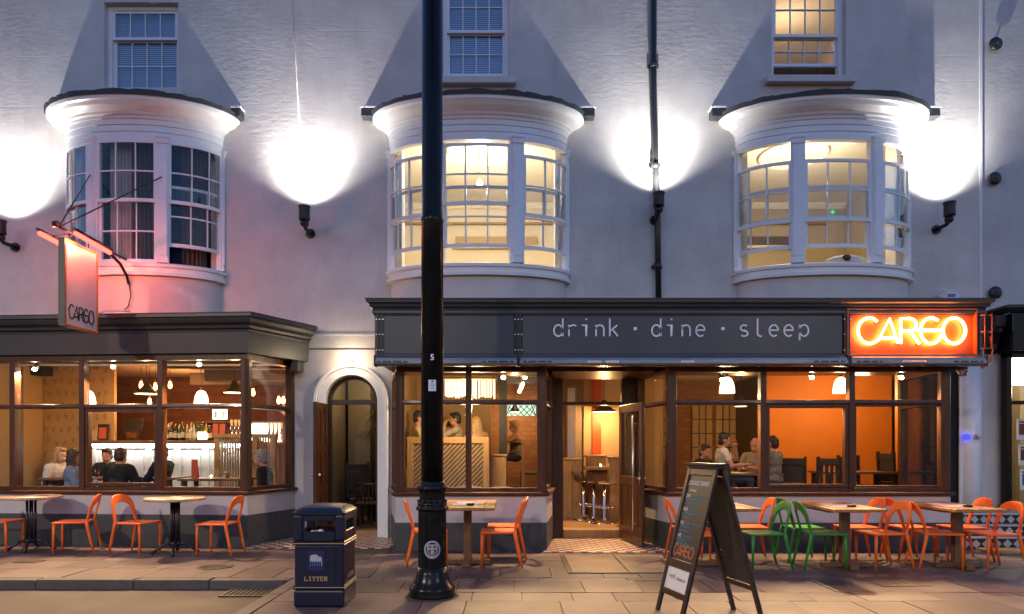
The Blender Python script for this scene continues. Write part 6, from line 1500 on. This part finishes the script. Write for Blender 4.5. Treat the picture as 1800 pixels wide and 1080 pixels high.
def filament(px, py, Y, zc, lab, big=1.0):
    x, z = X_(px, Y), Z_(py, Y); t = thing('filament_bulb', lab, 'bulb', (x, Y, z - .08), group='bare filament bulbs')
    part(MB().lathe([(.001, -.07), (.03, -.05), (.034, -.01), (.022, .05), (.014, .07), (.001, .07)], (x, Y, z), 12, cap=False), 'bulb', 'glow_filament', t)
    part(MB().lathe([(.017, .07), (.018, .12), (.001, .12)], (x, Y, z), 10, cap=False), 'lamp_holder', 'gold', t); part(MB().tube([(x, Y, z + .12), (x, Y, zc)], .004, 5), 'cord', 'black_iron', t)
for (px, py, Y) in ((248, 677, 13.3), (273, 680, 13.3), (299, 677, 13.3), (445, 690, 13.0)): filament(px, py, Y, 3.04, 'bare orange filament bulb hanging above the bar')
for px in (490, 498, 506, 513): filament(px, 704, 13.0, 3.04, 'bare filament bulb in the row behind the end window')
filament(263, 707, 12.6, 3.04, 'low hanging filament bulb in front of the bottles')
point('filament_light', (-4.3, 13.0, 2.2), 11, (1, .42, .13), .1, pub); point('filament_light', (-6.7, 13.9, 2.5), 16, (1, .42, .13), .1, pub)
def track_spot(px, py, Y, zc, label, aim, watts):
    x, z = X_(px, Y), Z_(py, Y); t = thing('spotlight', label, 'spotlight', (x, Y, z)); a = Vector((x, Y, z)); b = a + (a - Vector(aim)).normalized() * .12
    part(MB().cyl(b, a, .03, .042, n=12), 'lamp_head', 'chrome', t); part(MB().tube([b, (b.x, b.y, zc)], .010, 6), 'stem', 'chrome', t); part(MB().cyl((b.x, b.y, zc - .02), (b.x, b.y, zc), .035, n=12), 'ceiling_plate', 'chrome', t)
    d_ = (Vector(aim) - a).normalized(); part(MB().ell(a + d_ * .008, .032, .032, .022, 10, 6), 'bulb', 'glow_spot', t)
    if watts: spot('spot_beam', a + d_ * .04, aim, watts, (1, .62, .30), 100, .5, .03, t)
track_spot(61, 649, 10.75, 2.89, 'chrome spotlight over the end of the wallpapered window', (-7.7, 9.2, .4), 232)
track_spot(199, 645, 10.65, 2.89, 'chrome spotlight over the window with the seated group', (-6.1, 9.0, .3), 232)
track_spot(350, 641, 10.55, 2.89, 'chrome spotlight over the window before the bottles', (-4.8, 8.9, .3), 232)
track_spot(885, 664, 10.3, 2.66, 'chrome spotlight over the slatted screen window', (-.2, 8.4, .3), 261)
track_spot(1269, 668, 10.25, 2.66, 'chrome spotlight behind the glass pendant over the white-shirted man', (3.0, 8.4, .3), 218)
track_spot(1427, 664, 10.25, 2.66, 'chrome spotlight in the middle pane before the orange wall', (4.5, 8.3, .3), 218)
track_spot(1584, 664, 10.25, 2.66, 'chrome spotlight in the right-hand pane of the dining window', (5.8, 8.3, .3), 218)
track_spot(1046, 664, 11.62, 2.99, 'chrome spotlight added inside the open street door for warm spill', (1.35, 10.2, 0), 228)  # lamp added to brighten the threshold tiles
for (px, py, Y) in ((923, 664, 13.4), (919, 676, 14.0), (916, 682, 14.5), (913, 688, 14.9)):
    x, z = X_(px, Y), Z_(py, Y); t = thing('track_lamp', 'tiny ceiling lamp in the receding row before the brick wall', 'lamp', (x, Y, z), group='receding row of ceiling lamps'); part(MB().ell((x, Y, z), .035, .035, .035, 8, 6), 'bulb', 'glow_spot', t); part(MB().cyl((x, Y, z + .03), (x, Y, 2.99), .02, n=8), 'stem', 'steel', t)
ch = thing('rod_chandelier', 'long chandelier of glowing glass rods behind the slatted screen window', 'chandelier', (X_(826, 11.0), 11.0, 2.28))
part(MB().box(X_(781, 11.0), X_(872, 11.0), 10.85, 11.15, 2.575, 2.59), 'frame', 'gold', ch)
for s in (-.3, .3): part(MB().tube([(X_(826, 11.0) + s, 11.0, 2.59), (X_(826, 11.0) + s, 11.0, 2.666)], .006, 5), 'suspension', 'gold', ch)
rr = random.Random(9); rod = MB(); rod.cyl((0, 0, -.28), (0, 0, 0), .013, n=6); r0 = rod.build('glass_rod', 'glow_rod', ch); rf = [r0]; co = ch.location
for row in range(2):
    for i in range(17):
        x = X_(782, 11.0) + (X_(871, 11.0) - X_(782, 11.0)) * (i + .5) / 17 + rr.uniform(-.006, .006); piece(r0.data, 'glass_rod', ch, (x - co[0], 10.90 + row * .2 - co[1], 2.575 - co[2] + rr.uniform(-.02, .0)), (1, 1, rr.uniform(.88, 1.05)), (0, 0, 0), rf)
point('chandelier_light', (X_(826, 11.0), 11.0, 2.18), 60, (1, .66, .33), .2, ch)
for (bi, px, py, Y, lab) in ((1, 843, 322, 12.15, 'bare lit bulb under the ceiling rose in the bay behind the lamp post'), (2, 1400, 320, 12.15, 'bare lit bulb under the ceiling rose in the bay above the neon sign')):
    x, z = X_(px, Y), Z_(py, Y); t = thing('ceiling_bulb', lab, 'bulb', (x, Y, z)); part(MB().ell((x, Y, z), .055, .055, .065), 'bulb', 'glow_warm', t); part(MB().tube([(x, Y, z + .05), (x, Y, 6.889)], .01, 6), 'cord', 'sign_white', t)
    point('ceiling_light', (x, Y, z - .12), 105 if bi == 1 else 60, (1, .86, .64), .09, t)
point('hall_light', (AX + .15, 12.3, 2.6), 7, WARM, .08, pub)
point('dining_light', (6.6, 12.9, 2.5), 34, (1, .60, .26), .12, pub)
eg = thing('exit_light', 'tiny green light inside the right bay window', 'exit light', (X_(1474, 14.9), 14.9, Z_(371, 14.9))); part(MB().box(X_(1472, 14.9), X_(1476, 14.9), 15.15, 15.19, Z_(373, 15.1), Z_(369, 15.1)), 'lamp', 'glow_green', eg)
pw = thing('pillow', 'pale pillow with a rust patch on the sill of the bay above the neon sign', 'pillow', (X_(1490, 10.9), 10.9, 4.38)); px_ = X_(1490, 10.9)
part(MB().ell((px_, 10.95, 4.45), .34, .16, .115, 20, 10), 'pillow_case', 'cloth_white', pw); part(MB().ell((px_ - .06, 10.81, 4.49), .07, .05, .06, 10, 8), 'rust_patch', 'frame_wood', pw)

# ============================================================ INSIDE: FURNITURE
sc_ = thing('slatted_screen', 'light oak screen with diagonal slats behind the bay beside the doorway', 'screen', (X_(790, 11.6), 11.6, RF))
sx0, sx1, sz0, sz1 = X_(716, 11.6), X_(860, 11.6), .80, 1.66
m = MB()
for a, b, c, d in ((sx0, sx0 + .10, RF, sz1), (sx1 - .10, sx1, RF, sz1)): part(MB().box(a, b, 11.56, 11.64, c, d), 'post', 'light_oak', sc_, bevel=.004)
part(MB().box(sx0 + .101, sx1 - .101, 11.56, 11.64, sz1 - .11, sz1), 'top_rail', 'light_oak', sc_, bevel=.004); part(MB().box(sx0 + .101, sx1 - .101, 11.56, 11.64, sz0 - .1, sz0), 'bottom_rail', 'light_oak', sc_, bevel=.004)
def clip_poly(poly, fn):
    out = []
    for i in range(len(poly)):
        p, q = poly[i], poly[(i + 1) % len(poly)]; a, b = fn(p), fn(q)
        if a >= 0: out.append(p)
        if a * b < 0: t = a / (a - b); out.append((p[0] + (q[0] - p[0]) * t, p[1] + (q[1] - p[1]) * t))
    return out
rx0, rx1, rz0, rz1 = sx0 + .10, sx1 - .10, sz0, sz1 - .11; k = -10
while k < 22:
    a = rx0 + k * .078; hgt_ = rz1 - rz0; poly = [(a, rz0), (a + .05, rz0), (a + .05 + hgt_ * .95, rz1), (a + hgt_ * .95, rz1)]
    poly = clip_poly(clip_poly(poly, lambda p: p[0] - rx0), lambda p: rx1 - p[0])
    if len(poly) > 2: part(MB().prism(poly, lambda x, z: (x, 11.585, z), lambda x, z: (x, 11.61, z)), 'slat', 'slat_oak', sc_)
    k += 1
part(MB().box(sx0 + .11, sx1 - .11, 11.70, 11.72, RF, sz1 - .05), 'backing', 'dark_wood', sc_)
pn = thing('oak_plinth', 'short boxed oak plinth at the foot of the dark column', 'plinth', (X_(876, 11.9), 11.9, RF)); x = X_(876, 11.9)
part(MB().box(x - .14, x + .14, 11.8, 12.05, RF, 1.33), 'box', 'light_oak', pn, bevel=.006); part(MB().box(x - .16, x + .16, 11.78, 12.07, 1.331, 1.365), 'cap', 'light_oak', pn, bevel=.004)
for i, (z, yy) in enumerate(((0, 0),)):
    ws = thing('window_seat', 'window seat with a long taupe cushion behind the slatted-screen window', 'window seat', (-.6, 10.5, .32)); part(MB().box(-1.55, .38, 10.2, 10.75, .32, .72), 'seat_box', 'frame_wood', ws)
    m = MB(); n = 14; vs = []; fs = []
    for a in range(n + 1):
        for b in range(7):
            q = b / 6; vs.append((-1.45 + 1.75 * a / n, 10.22 + .5 * q, .722 + (.17 + .02 * math.sin(a * 1.3)) * max(0, math.sin(math.pi * q)) ** .5 * max(0, math.sin(math.pi * min(1, max(0, a / n)))) ** .3))
    for a in range(n):
        for b in range(6): w_ = a * 7 + b; fs.append((w_, w_ + 7, w_ + 8, w_ + 1))
    m.add(vs, fs, 0, True); part(m, 'cushion', 'taupe_cushion', ws, fix=False)
def plain_table(x, y, z, w, l, h, label, mt='dark_wood', top='oak_dull', cat='table'):
    t = thing('dining_table', label, cat, (x, y, z)); part(MB().box(x - w / 2, x + w / 2, y - l / 2, y + l / 2, z + h - .04, z + h), 'table_top', top, t, bevel=.006)
    for sx in (-1, 1):
        for sy in (-1, 1): part(MB().box(x + sx * (w / 2 - .08) - .03, x + sx * (w / 2 - .08) + .03, y + sy * (l / 2 - .08) - .03, y + sy * (l / 2 - .08) + .03, z, z + h - .0405), 'leg', mt, t)
    return t
PF = .32
plain_table(-7.55, 11.75, BF, .75, .7, .72, 'dark table between the two women in the bar window'); plain_table(-6.15, 11.9, BF, .8, .7, .72, 'dark table between the man in black and the man in navy'); plain_table(-4.95, 11.5, BF, 1.1, .6, .72, 'dark table with a menu and pint in the bar window')
t = thing('table_menu', 'tall orange menu standing on the bar window table', 'menu', (X_(342, 11.4), 11.4, BF + .72)); x = X_(342, 11.4); part(MB().box(x - .05, x + .05, 11.39, 11.40, BF + .72, BF + 1.03), 'front_leaf', 'orange_door', t); part(MB().hexa([(x - .05, 11.401, BF + .72), (x + .05, 11.401, BF + .72), (x + .05, 11.47, BF + .72), (x - .05, 11.47, BF + .72), (x - .05, 11.401, BF + 1.02), (x + .05, 11.401, BF + 1.02), (x + .05, 11.405, BF + 1.02), (x - .05, 11.405, BF + 1.02)]), 'back_leaf', 'orange_door', t)
def pint(px, Y, z, lab, mt='bottle_gold'):
    x = X_(px, Y); t = thing('pint_glass', lab, 'glass', (x, Y, z)); part(MB().lathe([(.001, 0), (.03, 0), (.042, .15)], (x, Y, z), 14, cap=False), 'glass', 'glass', t, fix=False); part(MB().lathe([(.001, .004), (.028, .004), (.035, .09), (.001, .09)], (x, Y, z), 14, cap=False), 'beer', mt, t)
pint(400, 11.4, BF + .72, 'half full pint of beer on the bar window table'); pint(171, 11.75, BF + .72, 'pint glass beside the dark-haired woman', 'bottle_amber')
t = thing('tea_light', 'tea light glowing on the bar window table', 'candle', (X_(371, 11.4), 11.4, BF + .72)); x = X_(371, 11.4); part(MB().lathe([(.001, 0), (.028, 0), (.034, .06)], (x, 11.4, BF + .72), 12, cap=False), 'holder', 'glass', t, fix=False); part(MB().ell((x, 11.4, BF + .75), .016, .016, .022, 8, 6), 'flame', 'glow_candle', t)
plain_table(X_(1318, 11.5), 11.55, PF, .9, .75, .74, 'dining table between the two men by the brick wall')
plain_table(X_(1500, 12.2), 12.2, PF, 1.3, .8, .74, 'dining table with empty dark chairs before the orange wall')
plain_table(X_(900, 13.9), 14.0, RF, .6, .6, 1.45, 'tall oak table where the woman leans', 'light_oak', 'light_oak')
plain_table(X_(795, 12.5), 12.6, RF, 1.0, .6, 1.30, 'tall oak table of the group behind the slatted screen', 'light_oak', 'light_oak')
def ladder_chair(px, Y, z, deg, label, slats=4, back=.98):
    t = thing('dining_chair', label, 'chair', (X_(px, Y), Y, z), R(deg), 'dark dining chairs')
    MB().box(-.21, .21, -.21, .21, .42, .465).build('seat', 'leather', t, bevel=.01)
    for sx in (-1, 1):
        MB().box(sx * .19 - .02, sx * .19 + .02, -.20, -.16, 0, .42).build('leg', 'dark_wood', t); MB().hexa([(sx * .19 - .02, .17, 0), (sx * .19 + .02, .17, 0), (sx * .19 + .02, .21, 0), (sx * .19 - .02, .21, 0), (sx * .19 - .022, .22, back + .03), (sx * .19 + .022, .22, back + .03), (sx * .19 + .022, .27, back + .03), (sx * .19 - .022, .27, back + .03)]).build('leg', 'dark_wood', t)
    MB().box(-.17, .17, .225, .255, back - .12, back).build('top_rail', 'dark_wood', t, bevel=.004); MB().box(-.17, .17, .20, .23, .50, .55).build('back_rail', 'dark_wood', t)
    if slats:
        for k in range(slats): x = -.17 + .34 * (k + .5) / slats; MB().box(x - .022, x + .022, .215, .235, .55, back - .12).build('slat', 'dark_wood', t)
    else: MB().box(-.17, .17, .21, .24, .56, back - .121).build('back_pad', 'leather', t, bevel=.008)
ladder_chair(1393, 11.8, PF, 160, 'dark padded chair beside the person in the grey top', 0); ladder_chair(1447, 11.55, PF, 180, 'dark slat-back dining chair in the middle pane'); ladder_chair(1502, 12.9, PF, 0, 'dark padded chair facing out, half behind the window post', 0); ladder_chair(1578, 12.1, PF, 100, 'dark high-back chair at the end of the orange wall', 0, 1.06)
ladder_chair(1250, 11.35, PF, 90 + 180, 'dark padded chair under the man in the white shirt', 0, .95); ladder_chair(932, 14.0, RF + .35, 270, 'tall dark chair under the woman at the oak table')
ladder_chair(632, 12.4, .11, 20, 'dark high-back chair inside the arched hallway', 0, 1.06)
tb = thing('hall_tub_chair', 'curved spindle-back wooden chair in the arched hallway', 'chair', (X_(650, 12.0), 12.0, .11)); x = X_(652, 12.0)
part(MB().box(x - .25, x + .22, 11.85, 12.3, .48, .54), 'seat', 'leather', tb, bevel=.02)
part(MB().tube([(x - .26, 12.25, .86), (x - .24, 11.95, .84), (x, 11.80, .84), (x + .24, 11.95, .84)], .028, 8), 'top_rail', 'frame_wood', tb)
for k in range(9):
    a = k / 8; q = [(-.25, 12.15), (-.23, 11.97), (-.15, 11.88), (-.07, 11.82), (0, 11.80), (.07, 11.82), (.15, 11.88), (.22, 11.95), (.24, 12.1)][k]; part(MB().cyl((x + q[0], q[1], .53), (x + q[0], q[1], .84), .011, n=6), 'spindle', 'frame_wood', tb)
for sx in (-.2, .18):
    for y in (11.9, 12.25): part(MB().cyl((x + sx, y, .11), (x + sx, y, .485), .02, n=6), 'leg', 'frame_wood', tb)
pt = thing('potted_palm', 'dark palm hanging in the arched hallway', 'plant', (X_(655, 12.6), 12.6, .11)); x = X_(664, 12.5)
part(MB().lathe([(.10, 0), (.14, .30), (.13, .32), (.001, .30)], (x, 12.6, .111), 14, cap=False), 'pot', 'dark_wood', pt); part(MB().tube([(x, 12.6, .4), (x - .02, 12.6, 1.2), (x, 12.6, 2.1)], [.03, .025, .015], 7), 'trunk', 'dark_wood', pt)
m = MB(); rp = random.Random(4)
for k in range(70):
    a = rp.uniform(0, 6.28); e = rp.uniform(-.5, .6); L_ = rp.uniform(.25, .45); b = Vector((x, 12.6, rp.uniform(1.75, 2.15))); d_ = Vector((math.cos(a) * math.cos(e), math.sin(a) * math.cos(e), math.sin(e))); s_ = d_.cross(Vector((0, 0, 1))).normalized() * .016; mid = b + d_ * L_ * .5; tip = b + d_ * L_ - Vector((0, 0, .12))
    m.add([b, mid + s_, tip, mid - s_], [(0, 1, 2, 3)])
part(m, 'crown', 'leaf_dark', pt, fix=False)
pr = thing('wall_notice', 'small white notice on the wall inside the arched door', 'notice', (X_(587, 12.9), 12.9, 1.5)); x = X_(587, 12.95); part(MB().box(x - .045, x + .045, 12.98, 12.988, Z_(824, 12.98), Z_(799, 12.98)), 'sheet', 'paper', pr); part(MB().box(x - .03, x + .03, 12.976, 12.9795, Z_(818, 12.98), Z_(805, 12.98)), 'print', 'bottle_label', pr)
# things seen through the street doorway
def counter(x0, x1, y0, y1, z1, label):
    t = thing('oak_counter', label, 'counter', ((x0 + x1) / 2, (y0 + y1) / 2, RF)); part(MB().box(x0, x1, y0, y1, RF, z1 - .04), 'carcass', 'light_oak', t); part(MB().box(x0 - .03, x1 + .03, y0 - .03, y1 + .03, z1 - .0395, z1), 'counter_top', 'light_oak', t, bevel=.005)
    n = max(2, int((x1 - x0) / .12)); 
    for k in range(n): a = x0 + (x1 - x0) * k / n; part(MB().box(a + .004, a + (x1 - x0) / n - .004, y0 - .012, y0 - .0005, RF, z1 - .05), 'board', 'light_oak', t)
counter(X_(990, 12.75), X_(1022, 12.75), 12.75, 13.3, Z_(806, 12.75), 'oak panelled counter end left of the bar stools'); counter(X_(1072, 12.2), X_(1096, 12.2), 12.2, 12.5, Z_(803, 12.2), 'narrow oak post counter right of the bar stools'); counter(X_(1032, 13.4), X_(1064, 13.4), 13.35, 13.6, Z_(800, 13.4), 'small oak shelf counter behind the bar stools')
dr = thing('drinks_shelf', 'oak drinks shelf above the bar stools', 'shelf', (X_(1050, 12.8), 12.8, Z_(826, 12.8))); part(MB().box(X_(1028, 12.8), X_(1074, 12.8), 12.7, 12.95, Z_(826, 12.8), Z_(821, 12.8)), 'board', 'light_oak', dr, bevel=.004); part(MB().box(X_(1036, 12.8), X_(1070, 12.8), 12.92, 12.95, RF, Z_(826, 12.8) - .001), 'support', 'oak_dull', dr)
t = thing('tea_light', 'tea light on the oak drinks shelf in the doorway', 'candle', (X_(1056, 12.8), 12.8, Z_(821, 12.8))); x = X_(1056, 12.8); part(MB().lathe([(.001, 0), (.03, 0), (.035, .06)], (x, 12.8, Z_(821, 12.8)), 12, cap=False), 'holder', 'glass', t, fix=False); part(MB().ell((x, 12.8, Z_(821, 12.8) + .03), .016, .016, .022, 8, 6), 'flame', 'glow_candle', t)
def bar_stool(px, Y, label):
    x = X_(px, Y); t = thing('bar_stool', label, 'stool', (x, Y, RF), group='chrome bar stools')
    part(MB().lathe([(.19, 0), (.19, .012), (.05, .04), (.028, .07), (.028, .45), (.022, .46), (.022, .70), (.001, .70)], (x, Y, RF), 20, cap=False), 'base', 'chrome', t); part(MB().tube([(x + .16 * math.cos(R(a)), Y + .16 * math.sin(R(a)), RF + .28) for a in range(0, 360, 24)], .010, 6, closed=True), 'foot_ring', 'chrome', t); part(MB().tube([(x, Y, RF + .28), (x + .16, Y, RF + .28)], .009, 6), 'foot_bar', 'chrome', t)
    m = MB(); n = 8; vs = []; fs = []
    for a in range(n + 1):
        q = a / n; xx = -.22 + .42 * q; zz = .715 + (.17 * max(0, (.22 - q) / .22) ** 1.5) - .02 * math.sin(math.pi * q)
        for s in (-.19, .19): vs += [(x + xx, Y + s, RF + zz), (x + xx, Y + s, RF + zz - .02)]
    for a in range(n): b = 4 * a; fs += [(b, b + 4, b + 6, b + 2), (b + 1, b + 3, b + 7, b + 5), (b, b + 1, b + 5, b + 4), (b + 2, b + 6, b + 7, b + 3)]
    fs += [(0, 2, 3, 1), (4 * n, 4 * n + 1, 4 * n + 3, 4 * n + 2)]; m.add(vs, fs, 0, False); part(m, 'seat', 'frame_wood', t, bevel=.004)
bar_stool(1062, 11.9, 'chrome bar stool in the doorway, first of the row from the street'); bar_stool(1044, 12.2, 'chrome bar stool in the doorway, middle of the row'); bar_stool(1026, 12.5, 'chrome bar stool in the doorway, last of the row from the street')
# ============================================================ PEOPLE
CREASE = bpy.data.textures.new('creases', 'CLOUDS'); CREASE.noise_scale = .055; CREASE.noise_depth = 2
HAIRN = bpy.data.textures.new('locks', 'CLOUDS'); HAIRN.noise_scale = .02; HAIRN.noise_depth = 1
def person(px, top, Y, deg, label, shirt, trousers='cloth_denim', skin='skin', hair='brown', style='short', arms='table', lean=0.0, sleeves='long', turn=0.0, bald=False, sc=1.0):
    X, zt = X_(px, Y), Z_(top, Y)
    def T(v): # lean the upper body forward about the hips
        x, y, z = v
        if z > .5 and lean: q = R(lean); dz, dy = z - .5, y; y, z = dy * math.cos(q) - dz * math.sin(q), .5 + dz * math.cos(q) + dy * math.sin(q)
        return Vector((x, y, z)) * sc
    hc = Vector(T((0, -.035, 1.165))); Rt = Matrix.Rotation(R(turn), 3, 'Z')
    def Hd(v): return hc + Rt @ (Vector(v) * sc)
    base = zt - (hc.z + .135 * sc)
    b = MB()
    E = lambda c, rx, ry, rz: b.ell(T(c), rx * sc, ry * sc, rz * sc)
    Cp = lambda p, q, r0, r1: b.capsule(T(p), T(q), r0 * sc, r1 * sc)
    E((0, 0, .56), .165, .13, .13); E((0, 0, .72), .14, .105, .16); E((0, .005, .89), .165, .11, .16); Cp((-.13, .005, .985), (.13, .005, .985), .062, .062); Cp((0, .01, .99), (0, -.01, 1.10), .055, .052)
    # head with jaw, nose, ears, brow
    b.ell(Hd((0, .01, .02)), .076 * sc, .095 * sc, .112 * sc, 16, 10); b.ell(Hd((0, -.03, -.055)), .055 * sc, .06 * sc, .062 * sc); b.ell(Hd((0, -.10, -.005)), .012 * sc, .022 * sc, .024 * sc); b.ell(Hd((0, -.085, -.055)), .024 * sc, .012 * sc, .008 * sc)
    for s in (-1, 1): b.ell(Hd((s * .076, .015, -.005)), .012 * sc, .02 * sc, .03 * sc)
    el, wr = {}, {}
    for s in (-1, 1):
        if arms == 'mouth' and s == 1: el[s], wr[s] = (.20, -.27, .84), (.07, -.22, 1.06)
        elif arms == 'chin' : el[s], wr[s] = (s * .17, -.28, .80), (s * .05, -.20, 1.05)
        elif arms == 'rest': el[s], wr[s] = (s * .25, .0, .72), (s * .17, -.22, .60)
        else: el[s], wr[s] = (s * .25, -.10, .74), (s * .12, -.34, .76)
        Cp((s * .185, .005, .975), el[s], .052, .042); Cp(el[s], wr[s], .042, .028)
        d = (Vector(wr[s]) - Vector(el[s])).normalized(); side = d.cross(Vector((0, 0, 1))); side = side.normalized() if side.length > .1 else Vector((1, 0, 0)); nn2 = side.cross(d)
        pm = Vector(wr[s]) + d * .045; b.ell(T(pm), .038 * sc, .034 * sc, .03 * sc)
        for k in range(4): f0 = pm + d * .03 + side * (.027 - .018 * k); f1 = f0 + d * (.035, .042, .040, .03)[k]; f2 = f1 + d * .018 - nn2 * .022; Cp(f0, f1, .0095, .009); Cp(f1, f2, .009, .008)
        t0 = Vector(wr[s]) + d * .02 - side * .03 * s; Cp(t0, t0 + d * .035 - side * .022 * s - nn2 * .012, .011, .009)
        Cp((s * .09, 0, .53), (s * .115, -.42, .51), .082, .058); Cp((s * .115, -.42, .51), (s * .115, -.40, .09), .055, .038); Cp((s * .115, -.38, .04), (s * .12, -.53, .03), .038, .03)
    o = b.build('person', skin, None, smooth=True); o.location = (X, Y, base); o.rotation_euler = (0, 0, R(deg))
    r = o.modifiers.new('skin_over', 'REMESH'); r.mode = 'VOXEL'; r.voxel_size = .0095; r.use_smooth_shade = True; sm = o.modifiers.new('soften', 'SMOOTH'); sm.iterations = 3
    tag(o, label, 'person')
    c = MB(); g = .014
    def E2(q, rx, ry, rz): c.ell(T(q), (rx + g) * sc, (ry + g) * sc, (rz + g) * sc)
    E2((0, 0, .58), .165, .13, .12); E2((0, 0, .72), .145, .11, .16); E2((0, .005, .89), .165, .11, .15); c.capsule(T((-.135, .005, .98)), T((.135, .005, .98)), .072 * sc, .072 * sc)
    for s in (-1, 1):
        c.capsule(T((s * .185, .005, .975)), T(el[s] if sleeves == 'long' else (Vector((s * .185, .005, .975)) * .45 + Vector(el[s]) * .55)), .064 * sc, .056 * sc)
        if sleeves == 'long': c.capsule(T(el[s]), T(Vector(el[s]) * .12 + Vector(wr[s]) * .88), .056 * sc, .042 * sc)
    if sleeves != 'bare':
        co = c.build('shirt', shirt, o, smooth=True)
    else:
        c = MB(); c.ell(T((0, 0, .6)), .18 * sc, .145 * sc, .13 * sc); c.ell(T((0, 0, .74)), .157 * sc, .122 * sc, .17 * sc); c.ell(T((0, .005, .86)), .178 * sc, .122 * sc, .12 * sc); co = c.build('top', shirt, o, smooth=True)
    r = co.modifiers.new('cloth_over', 'REMESH'); r.mode = 'VOXEL'; r.voxel_size = .013; r.use_smooth_shade = True; sm = co.modifiers.new('soften', 'SMOOTH'); sm.iterations = 4
    dm_ = co.modifiers.new('creases', 'DISPLACE'); dm_.texture = CREASE; dm_.strength = .022; dm_.mid_level = .5; dm_.texture_coords = 'LOCAL'
    p = MB(); p.ell(T((0, 0, .53)), .178 * sc, .145 * sc, .11 * sc)
    for s in (-1, 1): p.capsule(T((s * .09, 0, .53)), T((s * .115, -.42, .51)), .095 * sc, .07 * sc); p.capsule(T((s * .115, -.42, .51)), T((s * .115, -.40, .10)), .068 * sc, .055 * sc)
    po = p.build('trousers', trousers, o, smooth=True); r = po.modifiers.new('cloth_over', 'REMESH'); r.mode = 'VOXEL'; r.voxel_size = .014; r.use_smooth_shade = True
    ey = MB()
    for s in (-1, 1): ey.ell(Hd((s * .03, -.082, .015)), .010 * sc, .008 * sc, .008 * sc, 8, 6)
    ey.build('eyes', 'hair_black', o, smooth=True)
    if not bald:
        h = MB(); hm = 'hair_' + hair
        h.ell(Hd((0, .022, .045)), .086 * sc, .098 * sc, .098 * sc, 16, 10); h.ell(Hd((0, .055, -.01)), .08 * sc, .065 * sc, .085 * sc, 14, 8); h.ell(Hd((0, -.055, .095)), .06 * sc, .045 * sc, .035 * sc)
        if style == 'long':
            for s in (-1, 0, 1): h.capsule(Hd((s * .055, .05, .0)), Hd((s * .075, .085, -.27)), .052 * sc, .035 * sc)
            for s in (-1, 1): h.capsule(Hd((s * .078, .01, .03)), Hd((s * .088, .02, -.17)), .026 * sc, .024 * sc)
        if style == 'bun': h.ell(Hd((0, .09, .07)), .045 * sc, .045 * sc, .045 * sc)
        ho = h.build('hair', hm, o, smooth=True); r = ho.modifiers.new('hair_over', 'REMESH'); r.mode = 'VOXEL'; r.voxel_size = .009; r.use_smooth_shade = True; sm = ho.modifiers.new('soften', 'SMOOTH'); sm.iterations = 2; dh_ = ho.modifiers.new('locks', 'DISPLACE'); dh_.texture = HAIRN; dh_.strength = .014; dh_.texture_coords = 'LOCAL'
    else:
        h = MB()
        for s in (-1, 1): h.ell(Hd((s * .066, .04, -.01)), .02 * sc, .05 * sc, .04 * sc)
        h.ell(Hd((0, .085, -.02)), .06 * sc, .025 * sc, .04 * sc); h.build('hair', 'hair_' + hair, o, smooth=True)
    return o
person(102, 786, 11.9, 82, 'long-haired blonde woman in a white blouse seated in the bar window', 'cloth_white', skin='skin_pale', hair='blonde', style='long', arms='rest', sc=1.08)
person(128, 789, 11.35, 112, 'dark-haired woman in a pale blue top seated in the bar window', 'cloth_blue', skin='skin', hair='brown', style='long', arms='table', sc=1.08)
person(189, 788, 12.35, 5, 'person facing the street behind the man in black', 'cloth_black', skin='skin', hair='black', arms='table')
person(206, 787, 11.35, 178, 'person in black seen from behind in the bar window', 'cloth_black', hair='brown', arms='table', lean=6, sc=1.08)
person(286, 782, 11.7, 262, 'dark-haired person in a navy shirt facing left in the bar window', 'cloth_navy', hair='black', arms='table', turn=-8, sc=1.08)
person(468, 790, 11.05, 275, 'grey-haired person in a black jacket in the end window of the bar', 'cloth_black', skin='skin_pale', hair='grey', arms='rest', lean=4, sc=1.08)
person(803, 725, 12.7, 272, 'dark-haired person in a grey shirt behind the slatted screen', 'cloth_stone', skin='skin', hair='black', arms='mouth')
person(784, 741, 13.1, 60, 'brown-haired person facing the grey-shirted drinker behind the screen', 'cloth_black', skin='skin', hair='brown', style='long', sleeves='short')
person(838, 733, 12.6, 215, 'long-haired blonde woman in a dark strapless top behind the screen', 'cloth_black', skin='skin_pale', hair='pale', style='long', sleeves='bare')
person(734, 722, 12.4, 100, 'person in a pale shirt partly hidden by the lamp post', 'cloth_beige', skin='skin', hair='black', arms='table')
person(906, 738, 14.15, 275, 'blonde woman leaning on the tall oak table by the brick wall', 'cloth_grey', skin='skin_pale', hair='pale', style='bun', arms='chin', sleeves='bare')
person(1270, 760, 11.4, 84, 'dark-haired person in a white shirt with hand at mouth in the dining window', 'cloth_white', skin='skin', hair='black', arms='mouth', sleeves='short')
person(1236, 781, 12.1, 40, 'person in black behind the white-shirted diner', 'cloth_black', skin='skin', hair='brown', arms='table')
person(1328, 770, 12.0, 325, 'bald diner in a pale patterned shirt facing the table', 'cloth_stone', skin='skin', hair='grey', arms='table', bald=True, sleeves='short')
person(1360, 766, 11.3, 222, 'diner in a grey T-shirt half hidden by the window post', 'cloth_grey', skin='skin', hair='brown', arms='table', sleeves='short')
